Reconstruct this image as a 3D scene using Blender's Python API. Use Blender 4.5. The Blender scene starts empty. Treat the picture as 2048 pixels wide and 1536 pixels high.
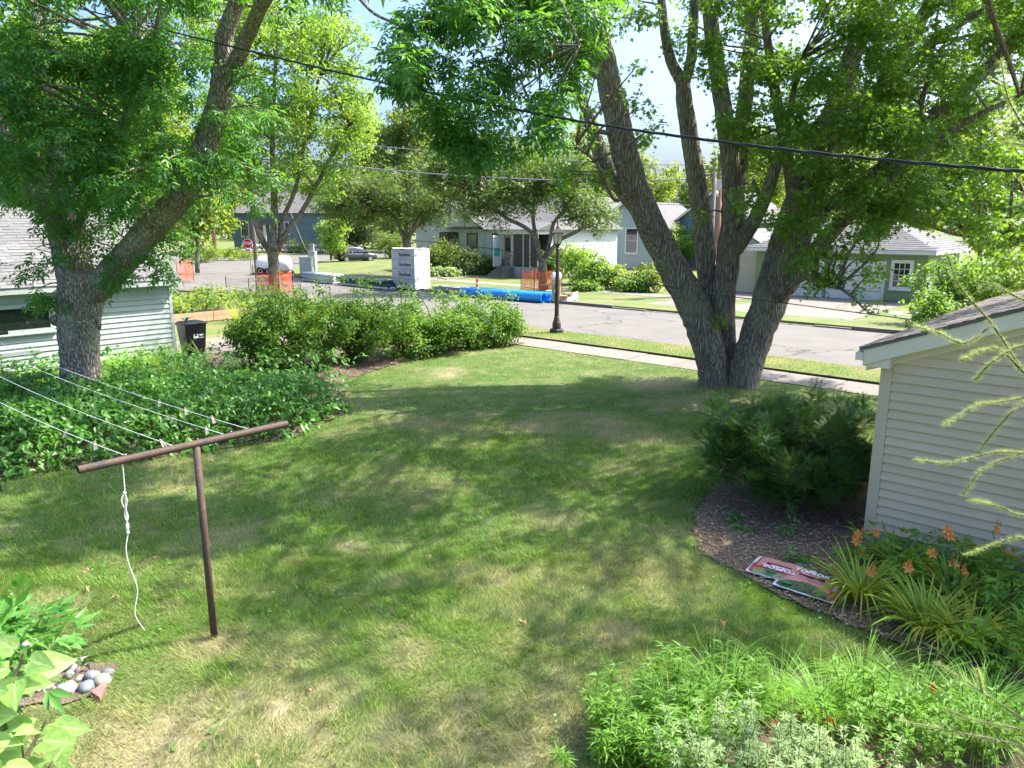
import bpy, math, numpy as np
from mathutils import Vector, Matrix, Quaternion
rng = np.random.default_rng(7)
scene = bpy.context.scene
COL = scene.collection

# ------------------------------------------------------------------ camera
F, CAMH, PITCH = 1470.0, 4.0, math.radians(12.3)
cam = bpy.data.cameras.new('camera'); camo = bpy.data.objects.new('camera', cam); COL.objects.link(camo)
cam.sensor_width = 36.0; cam.lens = 36.0 * F / 2048.0; cam.clip_end = 3000; cam.clip_start = 0.05
camo.location = (0, 0, CAMH); camo.rotation_euler = (math.pi / 2 - PITCH, 0, 0)
scene.camera = camo
# ------------------------------------------------------------------ sky + sun
SUN_AZ, SUN_EL = math.radians(18), math.radians(52)
world = bpy.data.worlds.new('World'); scene.world = world; world.use_nodes = True
wn = world.node_tree; bg = wn.nodes['Background']
sky = wn.nodes.new('ShaderNodeTexSky'); sky.sky_type = 'NISHITA'; sky.sun_disc = False
sky.sun_elevation = SUN_EL; sky.sun_rotation = math.pi / 2 - SUN_AZ
sky.altitude = 0; sky.air_density = 1.0; sky.dust_density = 6.0; sky.ozone_density = 9.0
wn.links.new(sky.outputs[0], bg.inputs[0]); bg.inputs[1].default_value = 0.068
sun = bpy.data.lights.new('sun', 'SUN'); sun.energy = 2.0; sun.angle = math.radians(0.55); sun.color = (1.0, 0.93, 0.80)
suno = bpy.data.objects.new('sun', sun); COL.objects.link(suno)
SV = Vector((math.cos(SUN_EL) * math.cos(SUN_AZ), math.cos(SUN_EL) * math.sin(SUN_AZ), math.sin(SUN_EL)))
suno.rotation_euler = SV.to_track_quat('Z', 'Y').to_euler()
vs = scene.view_settings; vs.view_transform = 'Standard'; vs.look = 'None'; vs.gamma = 1.0; vs.exposure = 2.8; vs.use_curve_mapping = False
scene.render.engine = 'CYCLES'
cy = scene.cycles
cy.use_denoising = True; cy.max_bounces = 8; cy.diffuse_bounces = 6; cy.glossy_bounces = 2
cy.transmission_bounces = 5; cy.transparent_max_bounces = 6
cy.caustics_reflective = False; cy.caustics_refractive = False

# ------------------------------------------------------------------ coordinates
CT, ST = math.cos(PITCH), math.sin(PITCH)
ORG = np.array([0, 0, CAMH])
LA = math.radians(-41.9)
U = np.array([math.cos(LA), math.sin(LA), 0.0]); V = np.array([-math.sin(LA), math.cos(LA), 0.0]); Z = np.array([0, 0, 1.0])
def ray(x, y):
    a = (x - 1024) / F; b = -(y - 768) / F
    return np.array([a, CT + b * ST, -ST + b * CT])
def at(x, y, z=0.0):
    d = ray(x, y); return ORG + d * ((z - CAMH) / d[2])
def atY(x, y, Y):
    d = ray(x, y); return ORG + d * (Y / d[1])
def atU(x, y, u):
    d = ray(x, y); return ORG + d * (u / (d @ U))
def atV(x, y, v):
    d = ray(x, y); return ORG + d * (v / (d @ V))
def L(u, v, z=0.0): return U * u + V * v + Z * z
def nrm(a): return a / np.maximum(np.linalg.norm(a, axis=-1, keepdims=True), 1e-9)

# ------------------------------------------------------------------ mesh helpers
class MB:
    def __init__(s): s.v = []; s.f = []; s.n = 0
    def add(s, v, f):
        v = np.asarray(v, float); s.v.append(v); s.f += [tuple(int(i) + s.n for i in q) for q in f]; s.n += len(v); return s
    def hexa(s, b, t):      # bottom 4 pts, top 4 pts (both same winding ccw from above)
        return s.add(np.vstack([b, t]), [(3, 2, 1, 0), (4, 5, 6, 7), (0, 1, 5, 4), (1, 2, 6, 5), (2, 3, 7, 6), (3, 0, 4, 7)])
    def box(s, c, size, ax=None):
        ax = np.eye(3) if ax is None else np.asarray(ax); c = np.asarray(c, float)
        h = np.asarray(size) / 2
        q = [(-1, -1), (1, -1), (1, 1), (-1, 1)]
        b = np.array([c + ax[0] * h[0] * i + ax[1] * h[1] * j - ax[2] * h[2] for i, j in q])
        return s.hexa(b, b + 2 * ax[2] * h[2])
    def ubox(s, u0, u1, v0, v1, z0, z1):
        b = np.array([L(u0, v0, z0), L(u1, v0, z0), L(u1, v1, z0), L(u0, v1, z0)])
        return s.hexa(b, b + Z * (z1 - z0))
    def prism(s, poly, off):
        poly = np.asarray(poly, float); n = len(poly); off = np.asarray(off, float)
        fs = [tuple(range(n))[::-1], tuple(range(n, 2 * n))] + [(i, (i + 1) % n, n + (i + 1) % n, n + i) for i in range(n)]
        return s.add(np.vstack([poly, poly + off]), fs)
    def tube(s, path, rad, sides=8, cap=True, jit=0.0, seed=0, close_tip=False):
        p = np.asarray(path, float); n = len(p); r = np.broadcast_to(np.asarray(rad, float), (n,)).copy()
        t = np.gradient(p, axis=0) if n > 1 else p; t = nrm(t)
        ref = np.array([0.0, 0, 1]) if abs(t[0][2]) < 0.9 else np.array([0.0, 1, 0])
        vs_, x = [], nrm(np.cross(ref, t[0]))
        rg = np.random.default_rng(seed)
        ang = np.arange(sides) * 2 * math.pi / sides
        for i in range(n):
            x = nrm(x - t[i] * (x @ t[i])); y = np.cross(t[i], x)
            rr = r[i] * (1 + (rg.uniform(-jit, jit, sides) if jit else 0))
            vs_.append(p[i] + np.outer(np.cos(ang) * rr, x) + np.outer(np.sin(ang) * rr, y))
        fs = [(i * sides + j, i * sides + (j + 1) % sides, (i + 1) * sides + (j + 1) % sides, (i + 1) * sides + j) for i in range(n - 1) for j in range(sides)]
        if cap: fs += [tuple(range(sides))[::-1], tuple(range((n - 1) * sides, n * sides))]
        return s.add(np.vstack(vs_), fs)
    def lathe(s, prof, c=(0, 0, 0), sides=16, axis=None):
        c = np.asarray(c, float); ax = np.eye(3) if axis is None else np.asarray(axis)
        ang = np.arange(sides) * 2 * math.pi / sides
        vs_ = [c + ax[2] * z + np.outer(np.cos(ang) * r, ax[0]) + np.outer(np.sin(ang) * r, ax[1]) for r, z in prof]
        n = len(prof)
        fs = [(i * sides + j, i * sides + (j + 1) % sides, (i + 1) * sides + (j + 1) % sides, (i + 1) * sides + j) for i in range(n - 1) for j in range(sides)]
        fs += [tuple(range(sides))[::-1], tuple(range((n - 1) * sides, n * sides))]
        return s.add(np.vstack(vs_), fs)
    def build(s, name, mat, parent=None, **k): return obj(name, np.vstack(s.v), s.f, mat, parent, **k)

def mesh_np(name, v, tris):
    me = bpy.data.meshes.new(name); v = np.ascontiguousarray(v, np.float32); tris = np.ascontiguousarray(tris, np.int32)
    me.vertices.add(len(v)); me.vertices.foreach_set('co', v.ravel())
    me.loops.add(tris.size); me.loops.foreach_set('vertex_index', tris.ravel())
    me.polygons.add(len(tris)); k = tris.shape[1]
    me.polygons.foreach_set('loop_start', np.arange(len(tris), dtype=np.int32) * k)
    me.update(calc_edges=True); return me
def link(o, parent=None):
    COL.objects.link(o)
    if parent is not None:
        o.parent = parent
        root = parent; M = Matrix.Identity(4)
        while root is not None:
            M = root.matrix_basis.copy() if root.parent is None else root.matrix_basis.copy()
            if root.parent is None: break
            root = root.parent
        if root is not parent: o.matrix_parent_inverse = Matrix.Identity(4)
        else: o.matrix_parent_inverse = M.inverted()
    return o
def obj(name, v, f, mat, parent=None, smooth=False, kind=None, bevel=0.0):
    me = bpy.data.meshes.new(name)
    if isinstance(f, np.ndarray): bpy.data.meshes.remove(me); me = mesh_np(name, v, f)
    else: me.from_pydata([tuple(p) for p in np.asarray(v)], [], f)
    me.materials.append(mat)
    if smooth: me.polygons.foreach_set('use_smooth', np.ones(len(me.polygons), bool))
    o = bpy.data.objects.new(name, me); link(o, parent)
    if kind: o['kind'] = kind
    if bevel:
        b = o.modifiers.new('bevel', 'BEVEL'); b.width = bevel; b.segments = 2; b.limit_method = 'ANGLE'
    return o
def tag(o, label, cat, group=None):
    o['label'] = label; o['category'] = cat
    if group: o['group'] = group
    return o
def thing(name, loc, label, cat, group=None):
    o = bpy.data.objects.new(name, None); COL.objects.link(o); o.location = tuple(float(a) for a in loc); o.empty_display_size = 0.1
    o.matrix_basis = Matrix.Translation(Vector(o.location))
    return tag(o, label, cat, group)
def struct(name, mb, mat, **k): o = mb.build(name, mat, **k); o['kind'] = 'structure'; return o
def dup(root, loc, label=None, rz=0.0, scale=1.0):
    r = root.copy(); COL.objects.link(r); r.location = tuple(float(a) for a in loc); r.rotation_euler = (0, 0, rz); r.scale = (scale,) * 3
    if label: r['label'] = label
    for ch in list(root.children):
        c = ch.copy(); COL.objects.link(c); c.parent = r
        for g in list(ch.children):
            d = g.copy(); COL.objects.link(d); d.parent = c
    return r
def smoothpath(pts, n=6):
    p = np.asarray(pts, float); out = []
    q = np.vstack([2 * p[0] - p[1], p, 2 * p[-1] - p[-2]])
    for i in range(1, len(q) - 2):
        for t in np.linspace(0, 1, n, endpoint=False):
            a, b, c, d = q[i - 1], q[i], q[i + 1], q[i + 2]
            out.append(0.5 * (2 * b + (c - a) * t + (2 * a - 5 * b + 4 * c - d) * t * t + (3 * b - a - 3 * c + d) * t ** 3))
    out.append(p[-1]); return np.array(out)
# ---- value noise
_perm = np.random.default_rng(3).random((256, 256))
def vnoise(x, y):
    xi, yi = np.floor(x).astype(int), np.floor(y).astype(int); fx, fy = x - xi, y - yi
    fx = fx * fx * (3 - 2 * fx); fy = fy * fy * (3 - 2 * fy)
    g = lambda a, b: _perm[a % 256, b % 256]
    return (g(xi, yi) * (1 - fx) + g(xi + 1, yi) * fx) * (1 - fy) + (g(xi, yi + 1) * (1 - fx) + g(xi + 1, yi + 1) * fx) * fy
def fbm(x, y, o=4): return sum(vnoise(x * 2 ** i + 17 * i, y * 2 ** i + 31 * i) * 0.5 ** i for i in range(o)) / sum(0.5 ** i for i in range(o))
def inpoly(P, poly):
    x, y = P[:, 0], P[:, 1]; poly = np.asarray(poly)[:, :2]; r = np.zeros(len(P), bool); j = len(poly) - 1
    for i in range(len(poly)):
        xi, yi, xj, yj = *poly[i], *poly[j]
        r ^= ((yi > y) != (yj > y)) & (x < (xj - xi) * (y - yi) / (yj - yi + 1e-12) + xi); j = i
    return r

# ------------------------------------------------------------------ materials
def lin(*c): return tuple(((v / 255) / 12.92 if v / 255 <= .04045 else ((v / 255 + .055) / 1.055) ** 2.4) for v in c)
def base_mat(name):
    m = bpy.data.materials.new(name); m.use_nodes = True; nt = m.node_tree
    return m, nt, nt.nodes['Principled BSDF']
def N(nt, t, **k):
    n = nt.nodes.new(t)
    for a, b in k.items(): setattr(n, a, b)
    return n
def mixcol(nt, fac, a, b, blend='MIX'):
    n = N(nt, 'ShaderNodeMix', data_type='RGBA', blend_type=blend)
    for s, v in ((n.inputs[0], fac), (n.inputs[6], a), (n.inputs[7], b)):
        if isinstance(v, (tuple, list)): s.default_value = (*v[:3], 1)
        elif isinstance(v, (int, float)): s.default_value = v
        else: nt.links.new(v, s)
    return n.outputs[2]
def noise(nt, scale, detail=4, rough=.55, vec=None, dist=0):
    n = N(nt, 'ShaderNodeTexNoise'); n.inputs['Scale'].default_value = scale; n.inputs['Detail'].default_value = detail
    n.inputs['Roughness'].default_value = rough; n.inputs['Distortion'].default_value = dist
    nt.links.new(vec if vec is not None else N(nt, 'ShaderNodeNewGeometry').outputs['Position'], n.inputs['Vector']); return n.outputs['Fac']
def ramp(nt, fac, a, b, lo=0., hi=1.):
    n = N(nt, 'ShaderNodeMapRange'); nt.links.new(fac, n.inputs[0]); n.inputs[1].default_value = a; n.inputs[2].default_value = b
    n.inputs[3].default_value = lo; n.inputs[4].default_value = hi; return n.outputs[0]
def bump(nt, h, strength, dist, bs):
    n = N(nt, 'ShaderNodeBump'); n.inputs['Strength'].default_value = strength; n.inputs['Distance'].default_value = dist
    nt.links.new(h, n.inputs['Height']); nt.links.new(n.outputs[0], bs.inputs['Normal'])
def mat(name, c, rough=.6, metal=0., c2=None, sc=3., bstr=0., bsc=60., bd=.004, spec=.4, objrand=0.):
    m, nt, b = base_mat(name); b.inputs['Roughness'].default_value = rough; b.inputs['Metallic'].default_value = metal
    b.inputs['Specular IOR Level'].default_value = spec
    c2 = c2 or tuple(x * .78 for x in c)
    col = mixcol(nt, ramp(nt, noise(nt, sc, 5), .35, .7), c, c2)
    if objrand:
        oi = N(nt, 'ShaderNodeObjectInfo'); k = ramp(nt, oi.outputs['Random'], 0, 1, 1 - objrand, 1 + objrand)
        cc = N(nt, 'ShaderNodeCombineColor'); [nt.links.new(k, cc.inputs[i]) for i in range(3)]
        col = mixcol(nt, 1.0, col, cc.outputs[0], 'MULTIPLY')
    nt.links.new(col, b.inputs['Base Color'])
    if bstr: bump(nt, noise(nt, bsc, 4), bstr, bd, b)
    return m
def leaf(name, c1, c2, tr=.4, tc=None, rough=.5, spec=.35, c3=None):
    m, nt, b = base_mat(name)
    g = N(nt, 'ShaderNodeNewGeometry'); r = g.outputs['Random Per Island']
    col = mixcol(nt, r, c1, c2)
    big = ramp(nt, noise(nt, .55, 2), .38, .66)
    col = mixcol(nt, big, col, mixcol(nt, .5, col, c3 or c2))
    nt.links.new(col, b.inputs['Base Color']); b.inputs['Roughness'].default_value = rough; b.inputs['Specular IOR Level'].default_value = spec
    t = N(nt, 'ShaderNodeBsdfTranslucent')
    tc = tc or (min(1, c2[0] * 3.0 + .02), min(1, c2[1] * 2.4), c2[2] * 1.0)
    nt.links.new(mixcol(nt, r, tc, tuple(x * .75 for x in tc)), t.inputs['Color'])
    mx = N(nt, 'ShaderNodeMixShader'); mx.inputs[0].default_value = tr
    nt.links.new(b.outputs[0], mx.inputs[1]); nt.links.new(t.outputs[0], mx.inputs[2])
    nt.links.new(mx.outputs[0], nt.nodes['Material Output'].inputs[0]); return m
def bark(name, c1, c2, sx=9., sz=1.6, st=.9, bd=.04):
    m, nt, b = base_mat(name)
    g = N(nt, 'ShaderNodeNewGeometry'); mp = N(nt, 'ShaderNodeMapping'); mp.inputs['Scale'].default_value = (sx, sx, sz)
    nt.links.new(g.outputs['Position'], mp.inputs['Vector'])
    n1 = noise(nt, 1.0, 3, .6, mp.outputs[0], 1.2)
    vo = N(nt, 'ShaderNodeTexVoronoi', feature='DISTANCE_TO_EDGE'); vo.inputs['Scale'].default_value = 1.6; nt.links.new(mp.outputs[0], vo.inputs['Vector'])
    rid = ramp(nt, vo.outputs['Distance'], 0.0, .28)
    mul = N(nt, 'ShaderNodeMath', operation='MULTIPLY'); nt.links.new(rid, mul.inputs[0]); nt.links.new(ramp(nt, n1, .2, .75), mul.inputs[1])
    col = mixcol(nt, ramp(nt, mul.outputs[0], .05, .6), c1, c2)
    col = mixcol(nt, ramp(nt, noise(nt, 1.7, 3), .5, .75, 0, .45), col, (c2[0] * .8, c2[1] * .95, c2[2] * .75))
    nt.links.new(col, b.inputs['Base Color']); b.inputs['Roughness'].default_value = .9; b.inputs['Specular IOR Level'].default_value = .15
    bump(nt, mul.outputs[0], st, bd, b); return m
def lawn_mat(name, blades):
    m, nt, b = base_mat(name)
    a = N(nt, 'ShaderNodeAttribute', attribute_name='dry')
    r = N(nt, 'ShaderNodeNewGeometry').outputs['Random Per Island'] if blades else noise(nt, 35, 3)
    if blades:
        g = mixcol(nt, r, (.08, .195, .02), (.22, .35, .05)); d = mixcol(nt, r, (.34, .29, .13), (.56, .48, .27))
    else:
        g = mixcol(nt, r, (.03, .075, .015), (.08, .14, .03)); d = mixcol(nt, r, (.20, .165, .10), (.34, .29, .18))
    nt.links.new(mixcol(nt, a.outputs['Fac'], g, d), b.inputs['Base Color'])
    b.inputs['Roughness'].default_value = .55 if blades else .9; b.inputs['Specular IOR Level'].default_value = .3 if blades else .1
    if blades:
        t = N(nt, 'ShaderNodeBsdfTranslucent'); nt.links.new(mixcol(nt, a.outputs['Fac'], (.25, .42, .04), (.6, .5, .24)), t.inputs['Color'])
        mx = N(nt, 'ShaderNodeMixShader'); mx.inputs[0].default_value = .35
        nt.links.new(b.outputs[0], mx.inputs[1]); nt.links.new(t.outputs[0], mx.inputs[2]); nt.links.new(mx.outputs[0], nt.nodes['Material Output'].inputs[0])
    else: bump(nt, noise(nt, 60, 4), .6, .02, b)
    return m
def glass_mat(name, c=(.012, .016, .018), rough=.04):
    m, nt, b = base_mat(name); b.inputs['Base Color'].default_value = (*c, 1); b.inputs['Roughness'].default_value = rough
    b.inputs['Specular IOR Level'].default_value = .8; b.inputs['Coat Weight'].default_value = .5; return m
def mesh_fence_mat(name, c):
    m, nt, b = base_mat(name); b.inputs['Base Color'].default_value = (*c, 1); b.inputs['Roughness'].default_value = .6
    t = N(nt, 'ShaderNodeBsdfTranslucent'); t.inputs['Color'].default_value = (*c, 1)
    mx = N(nt, 'ShaderNodeMixShader'); mx.inputs[0].default_value = .5
    nt.links.new(b.outputs[0], mx.inputs[1]); nt.links.new(t.outputs[0], mx.inputs[2]); nt.links.new(mx.outputs[0], nt.nodes['Material Output'].inputs[0]); return m
def concrete(name, c, c2, crack=True):
    m, nt, b = base_mat(name)
    n1 = ramp(nt, noise(nt, .6, 6, .65), .3, .7); n2 = noise(nt, 45, 4)
    col = mixcol(nt, n1, c, c2); col = mixcol(nt, ramp(nt, n2, .3, .75, 0, .35), col, tuple(x * .6 for x in c2))
    if crack:
        vo = N(nt, 'ShaderNodeTexVoronoi', feature='DISTANCE_TO_EDGE'); vo.inputs['Scale'].default_value = .22
        g = N(nt, 'ShaderNodeNewGeometry'); ad = N(nt, 'ShaderNodeVectorMath', operation='ADD'); nn = N(nt, 'ShaderNodeTexNoise'); nn.inputs['Scale'].default_value = .9; nn.inputs['Detail'].default_value = 5
        nt.links.new(g.outputs['Position'], nn.inputs['Vector']); sc_ = N(nt, 'ShaderNodeVectorMath', operation='SCALE'); sc_.inputs['Scale'].default_value = 1.6
        nt.links.new(nn.outputs['Color'], sc_.inputs[0]); nt.links.new(g.outputs['Position'], ad.inputs[0]); nt.links.new(sc_.outputs[0], ad.inputs[1]); nt.links.new(ad.outputs[0], vo.inputs['Vector'])
        cf = ramp(nt, vo.outputs['Distance'], .003, .011, .75, 0)
        col = mixcol(nt, cf, col, tuple(x * .35 for x in c2))
    nt.links.new(col, b.inputs['Base Color']); b.inputs['Roughness'].default_value = .9; b.inputs['Specular IOR Level'].default_value = .2
    bump(nt, n2, .25, .004, b); return m
def rust(name):
    m, nt, b = base_mat(name)
    col = mixcol(nt, ramp(nt, noise(nt, 9, 6, .7), .35, .65), (.10, .052, .038), (.045, .036, .032))
    col = mixcol(nt, ramp(nt, noise(nt, 55, 4), .55, .75), col, (.16, .10, .075))
    nt.links.new(col, b.inputs['Base Color']); b.inputs['Roughness'].default_value = .75; b.inputs['Metallic'].default_value = .15
    bump(nt, noise(nt, 120, 3), .35, .003, b); return m

M = {}
M['lawn'] = lawn_mat('lawn_soil', False); M['blade'] = lawn_mat('lawn_blade', True)
M['fargrass'] = mat('far_grass', (.075, .13, .022), .9, c2=(.17, .155, .055), sc=.5, bstr=.6, bsc=25, bd=.04)
M['ground'] = mat('ground_far', (.07, .11, .03), .95, c2=(.12, .13, .05), sc=.2)
M['asphalt'] = concrete('street_paving', (.175, .162, .146), (.135, .126, .114))
M['walk'] = concrete('sidewalk_concrete', (.24, .215, .185), (.175, .16, .14), False)
M['drive'] = concrete('driveway_concrete', (.23, .20, .168), (.18, .158, .135))
M['kerb'] = concrete('kerb_concrete', (.20, .185, .165), (.15, .14, .12), False)
M['soil'] = mat('bed_soil', (.10, .07, .05), .95, c2=(.18, .13, .095), sc=9, bstr=1, bsc=45, bd=.03)
M['mulch'] = mat('mulch_base', (.15, .10, .066), .95, c2=(.21, .15, .105), sc=20, bstr=1, bsc=60, bd=.03)
M['edge'] = mat('soil_edge', (.035, .026, .018), .95)
M['white'] = mat('white_paint', (.62, .62, .60), .55, c2=(.56, .56, .54), sc=2)
M['warmw'] = mat('warm_white_trim', (.74, .65, .52), .55, c2=(.69, .61, .49), sc=2)
M['trim'] = mat('beige_trim', (.60, .47, .325), .55, c2=(.56, .44, .305), sc=2)
M['beige'] = mat('beige_vinyl', (.60, .465, .31), .5, c2=(.56, .435, .29), sc=1.5, objrand=.05)
M['pale'] = mat('pale_green_siding', (.42, .475, .45), .55, c2=(.37, .425, .40), sc=1.3, objrand=.05)
M['palet'] = mat('pale_trim', (.45, .50, .48), .5)
M['greensid'] = mat('green_siding', (.20, .27, .135), .6, c2=(.17, .235, .118), sc=1, objrand=.06)
M['cream'] = mat('cream_panel', (.46, .43, .32), .55, c2=(.42, .39, .29), sc=1.2, objrand=.04)
M['creamw'] = mat('cream_wall', (.50, .50, .45), .6, c2=(.46, .46, .41))
M['housew'] = mat('white_house_siding', (.58, .60, .60), .6, c2=(.52, .54, .55), sc=.7)
M['blueh'] = mat('blue_house_siding', (.14, .20, .24), .6, c2=(.115, .165, .20), sc=.8)
M['bluer'] = mat('grey_blue_siding', (.33, .38, .375), .6, c2=(.29, .34, .335), sc=.8)
M['found'] = mat('foundation_block', (.36, .42, .44), .85, c2=(.29, .34, .36), sc=3, bstr=.4)
M['shingle'] = mat('grey_shingle', (.165, .16, .16), .85, c2=(.12, .12, .123), sc=6, bstr=.5, bsc=120, objrand=.22)
M['shingleb'] = mat('brown_shingle', (.16, .135, .12), .9, c2=(.10, .088, .08), sc=8, bstr=.6, bsc=120)
M['roofg'] = mat('far_roof', (.135, .131, .129), .85, c2=(.10, .098, .096), sc=2.5, bstr=.3)
M['glass'] = glass_mat('window_glass'); M['glassl'] = glass_mat('window_glass_curtain', (.17, .17, .16), .15)
M['dark'] = mat('dark_frame', (.03, .035, .035), .5)
M['rust'] = rust('rusted_pipe')
M['rope'] = mat('white_rope', (.72, .74, .73), .7, bstr=.3, bsc=300)
M['pin'] = mat('weathered_wood', (.33, .29, .25), .8)
M['pole'] = mat('pole_wood', (.24, .19, .15), .85, c2=(.17, .135, .11), sc=4); M['polec'] = mat('cedar_pole', (.36, .19, .115), .8, c2=(.30, .15, .09), sc=4)
M['lampm'] = mat('lamp_metal', (.055, .046, .038), .5, metal=.2, bstr=.2, bsc=50)
M['lampg'] = mat('lamp_glass', (.62, .60, .55), .25)
M['orange'] = mesh_fence_mat('orange_mesh', (.80, .17, .06)); M['orangep'] = mat('orange_plastic', (.85, .17, .03), .45)
M['reflect'] = mat('reflective_band', (.8, .8, .8), .4)
M['blue'] = mat('blue_pvc', (.025, .27, .72), .32, c2=(.02, .235, .64), sc=1.5, spec=.5)
M['pvcw'] = mat('pale_conduit', (.56, .60, .60), .4); M['pvcb'] = mat('dark_conduit', (.035, .07, .08), .4)
M['foamshade'] = mat('foam_wrap_shaded', (.37, .38, .38), .55, c2=(.54, .56, .56), sc=1); M['foamw'] = mat('foam_wrap_white', (.82, .82, .82), .5, bstr=.3, bsc=6, bd=.05)  # grey foam: shade of the lettered side put into the wrap's colour
M['print'] = mat('blue_print', (.03, .045, .14), .6); M['printr'] = mat('red_print', (.6, .05, .04), .6)
M['card'] = mat('cardboard', (.42, .30, .18), .85, c2=(.36, .25, .15)); M['plast'] = mat('plastic_sheet', (.78, .80, .82), .3, bstr=.5, bsc=8, bd=.03)
M['plankg'] = mat('grey_bundle', (.32, .34, .34), .7)
M['cab'] = mat('cabinet_grey', (.50, .53, .50), .5, c2=(.45, .48, .45)); M['yellow'] = mat('yellow_paint', (.72, .48, .06), .5)
M['black'] = mat('black_plastic', (.016, .017, .018), .42); M['tyre'] = mat('tyre_rubber', (.018, .018, .018), .85); M['steel'] = mat('steel', (.45, .46, .47), .35, metal=.8)
M['carp'] = mat('car_paint', (.012, .0135, .016), .38, metal=.0, c2=(.015, .017, .02), spec=.6); M['carg'] = glass_mat('car_glass', (.03, .04, .045)); M['alloy'] = mat('alloy', (.5, .5, .52), .3, metal=.7)
M['red'] = mat('sign_red', (.62, .015, .025), .4); M['signw'] = mat('sign_white', (.85, .85, .85), .4); M['teal'] = mat('teal_sign', (.05, .42, .36), .5)
M['screen'] = mat('porch_screen', (.07, .065, .06), .7); M['doorb'] = mat('porch_door', (.30, .25, .21), .6)
M['cedar'] = mat('cedar_plank', (.52, .31, .19), .75, c2=(.43, .25, .15), sc=5, objrand=.1)
M['stone'] = mat('boulder', (.36, .33, .29), .85, c2=(.25, .23, .21), sc=2, bstr=.5, bsc=15, bd=.03, objrand=.3)
M['bagr'] = mat('bag_red', (.56, .055, .055), .35, spec=.5); M['bagp'] = mat('bag_pink', (.60, .27, .25), .35); M['bagd'] = mat('bag_dark', (.05, .055, .03), .4, c2=(.10, .16, .04), sc=25); M['bagw'] = mat('bag_white', (.72, .74, .76), .35, bstr=.4, bsc=20, bd=.01)
M['bagk'] = mat('bag_maroon', (.20, .02, .03), .4); M['bagg'] = mat('bag_green', (.02, .22, .10), .4); M['bagleaf'] = mat('bag_leafprint', (.10, .25, .04), .4, c2=(.45, .35, .25), sc=30)
M['cable'] = mat('black_cable', (.02, .025, .03), .45); M['wire'] = mat('grey_wire', (.25, .25, .27), .4)
M['ashbark'] = bark('ash_bark', (.125, .105, .086), (.52, .465, .39), 15, 3.2, .9, .03)
M['maplebark'] = bark('maple_bark', (.12, .098, .08), (.50, .43, .36), 15, 1.4, 1.0, .045)
M['barkg'] = bark('grey_bark', (.10, .085, .065), (.27, .24, .18), 6, 1.5, .5, .03)
M['ashleaf'] = leaf('ash_leaf', (.032, .135, .03), (.085, .235, .04), .42, (.22, .50, .04), .42, .45)
M['mapleleaf'] = leaf('maple_leaf', (.04, .13, .024), (.11, .23, .035), .45, (.32, .55, .04), .45, .4)
M['locust'] = leaf('bright_leaf', (.10, .22, .03), (.20, .34, .05), .5, (.42, .62, .06))
M['norway'] = leaf('norway_leaf', (.045, .115, .028), (.12, .185, .04), .36, (.26, .40, .05), c3=(.14, .15, .04))
M['bgA'] = leaf('far_leaf_mid', (.05, .115, .03), (.11, .19, .045), .38); M['bgB'] = leaf('far_leaf_light', (.085, .17, .03), (.16, .26, .05), .42); M['bgC'] = leaf('far_leaf_deep', (.03, .075, .025), (.07, .13, .035), .3)
M['hedge'] = leaf('hedge_leaf', (.04, .125, .02), (.10, .215, .03), .42, (.32, .52, .04))
M['cover'] = leaf('cover_leaf', (.055, .19, .03), (.13, .30, .05), .4, (.18, .42, .05), .38, .5)
M['fern'] = leaf('fern_leaf', (.07, .19, .03), (.15, .30, .045), .45)
M['yew'] = leaf('yew_needle', (.025, .085, .02), (.055, .135, .026), .28, (.14, .26, .03), c3=(.09, .17, .03))
M['lily'] = leaf('daylily_leaf', (.15, .28, .025), (.30, .42, .04), .4, (.4, .52, .04)); M['lilyy'] = leaf('daylily_old_leaf', (.28, .30, .03), (.42, .34, .06), .4)
M['petal'] = leaf('lily_petal', (.70, .22, .03), (.78, .32, .07), .35, (.85, .35, .08))
M['willow'] = leaf('narrow_leaf', (.06, .18, .022), (.15, .30, .035), .4); M['sedge'] = leaf('sedge_blade', (.11, .27, .04), (.22, .42, .07), .42)
M['silver'] = leaf('silver_leaf', (.17, .28, .09), (.33, .43, .18), .38, (.5, .65, .2)); M['beebalm'] = leaf('red_flower', (.35, .03, .03), (.50, .07, .03), .2, (.4, .05, .03))
M['lilac'] = leaf('lilac_leaf', (.20, .36, .08), (.33, .50, .15), .42, (.50, .70, .18), .4, .4); M['larch'] = leaf('larch_needle', (.26, .38, .09), (.40, .50, .18), .42, (.55, .65, .2))
def rib_leaf(m):
    nt = m.node_tree; b = nt.nodes['Principled BSDF']; src = b.inputs['Base Color'].links[0].from_socket; a = N(nt, 'ShaderNodeAttribute', attribute_name='rib')
    w = N(nt, 'ShaderNodeMath', operation='FRACT'); mu = N(nt, 'ShaderNodeMath', operation='MULTIPLY'); mu.inputs[1].default_value = 5.0; nt.links.new(a.outputs['Fac'], mu.inputs[0]); nt.links.new(mu.outputs[0], w.inputs[0])
    c = mixcol(nt, ramp(nt, noise(nt, 60, 3), .4, .7, 0, .5), src, (.10, .22, .04)); c = mixcol(nt, ramp(nt, a.outputs['Fac'], .86, .97, 0, .8), c, (.55, .66, .32)); nt.links.new(c, b.inputs['Base Color'])
    bump(nt, noise(nt, 90, 3), .5, .004, b)
rib_leaf(M['lilac'])
M['stem'] = mat('stem', (.12, .19, .04), .7); M['twig'] = mat('twig', (.10, .075, .05), .85)
M['dead'] = mat('dead_leaf', (.36, .21, .12), .8, c2=(.28, .15, .09), sc=20)
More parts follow.
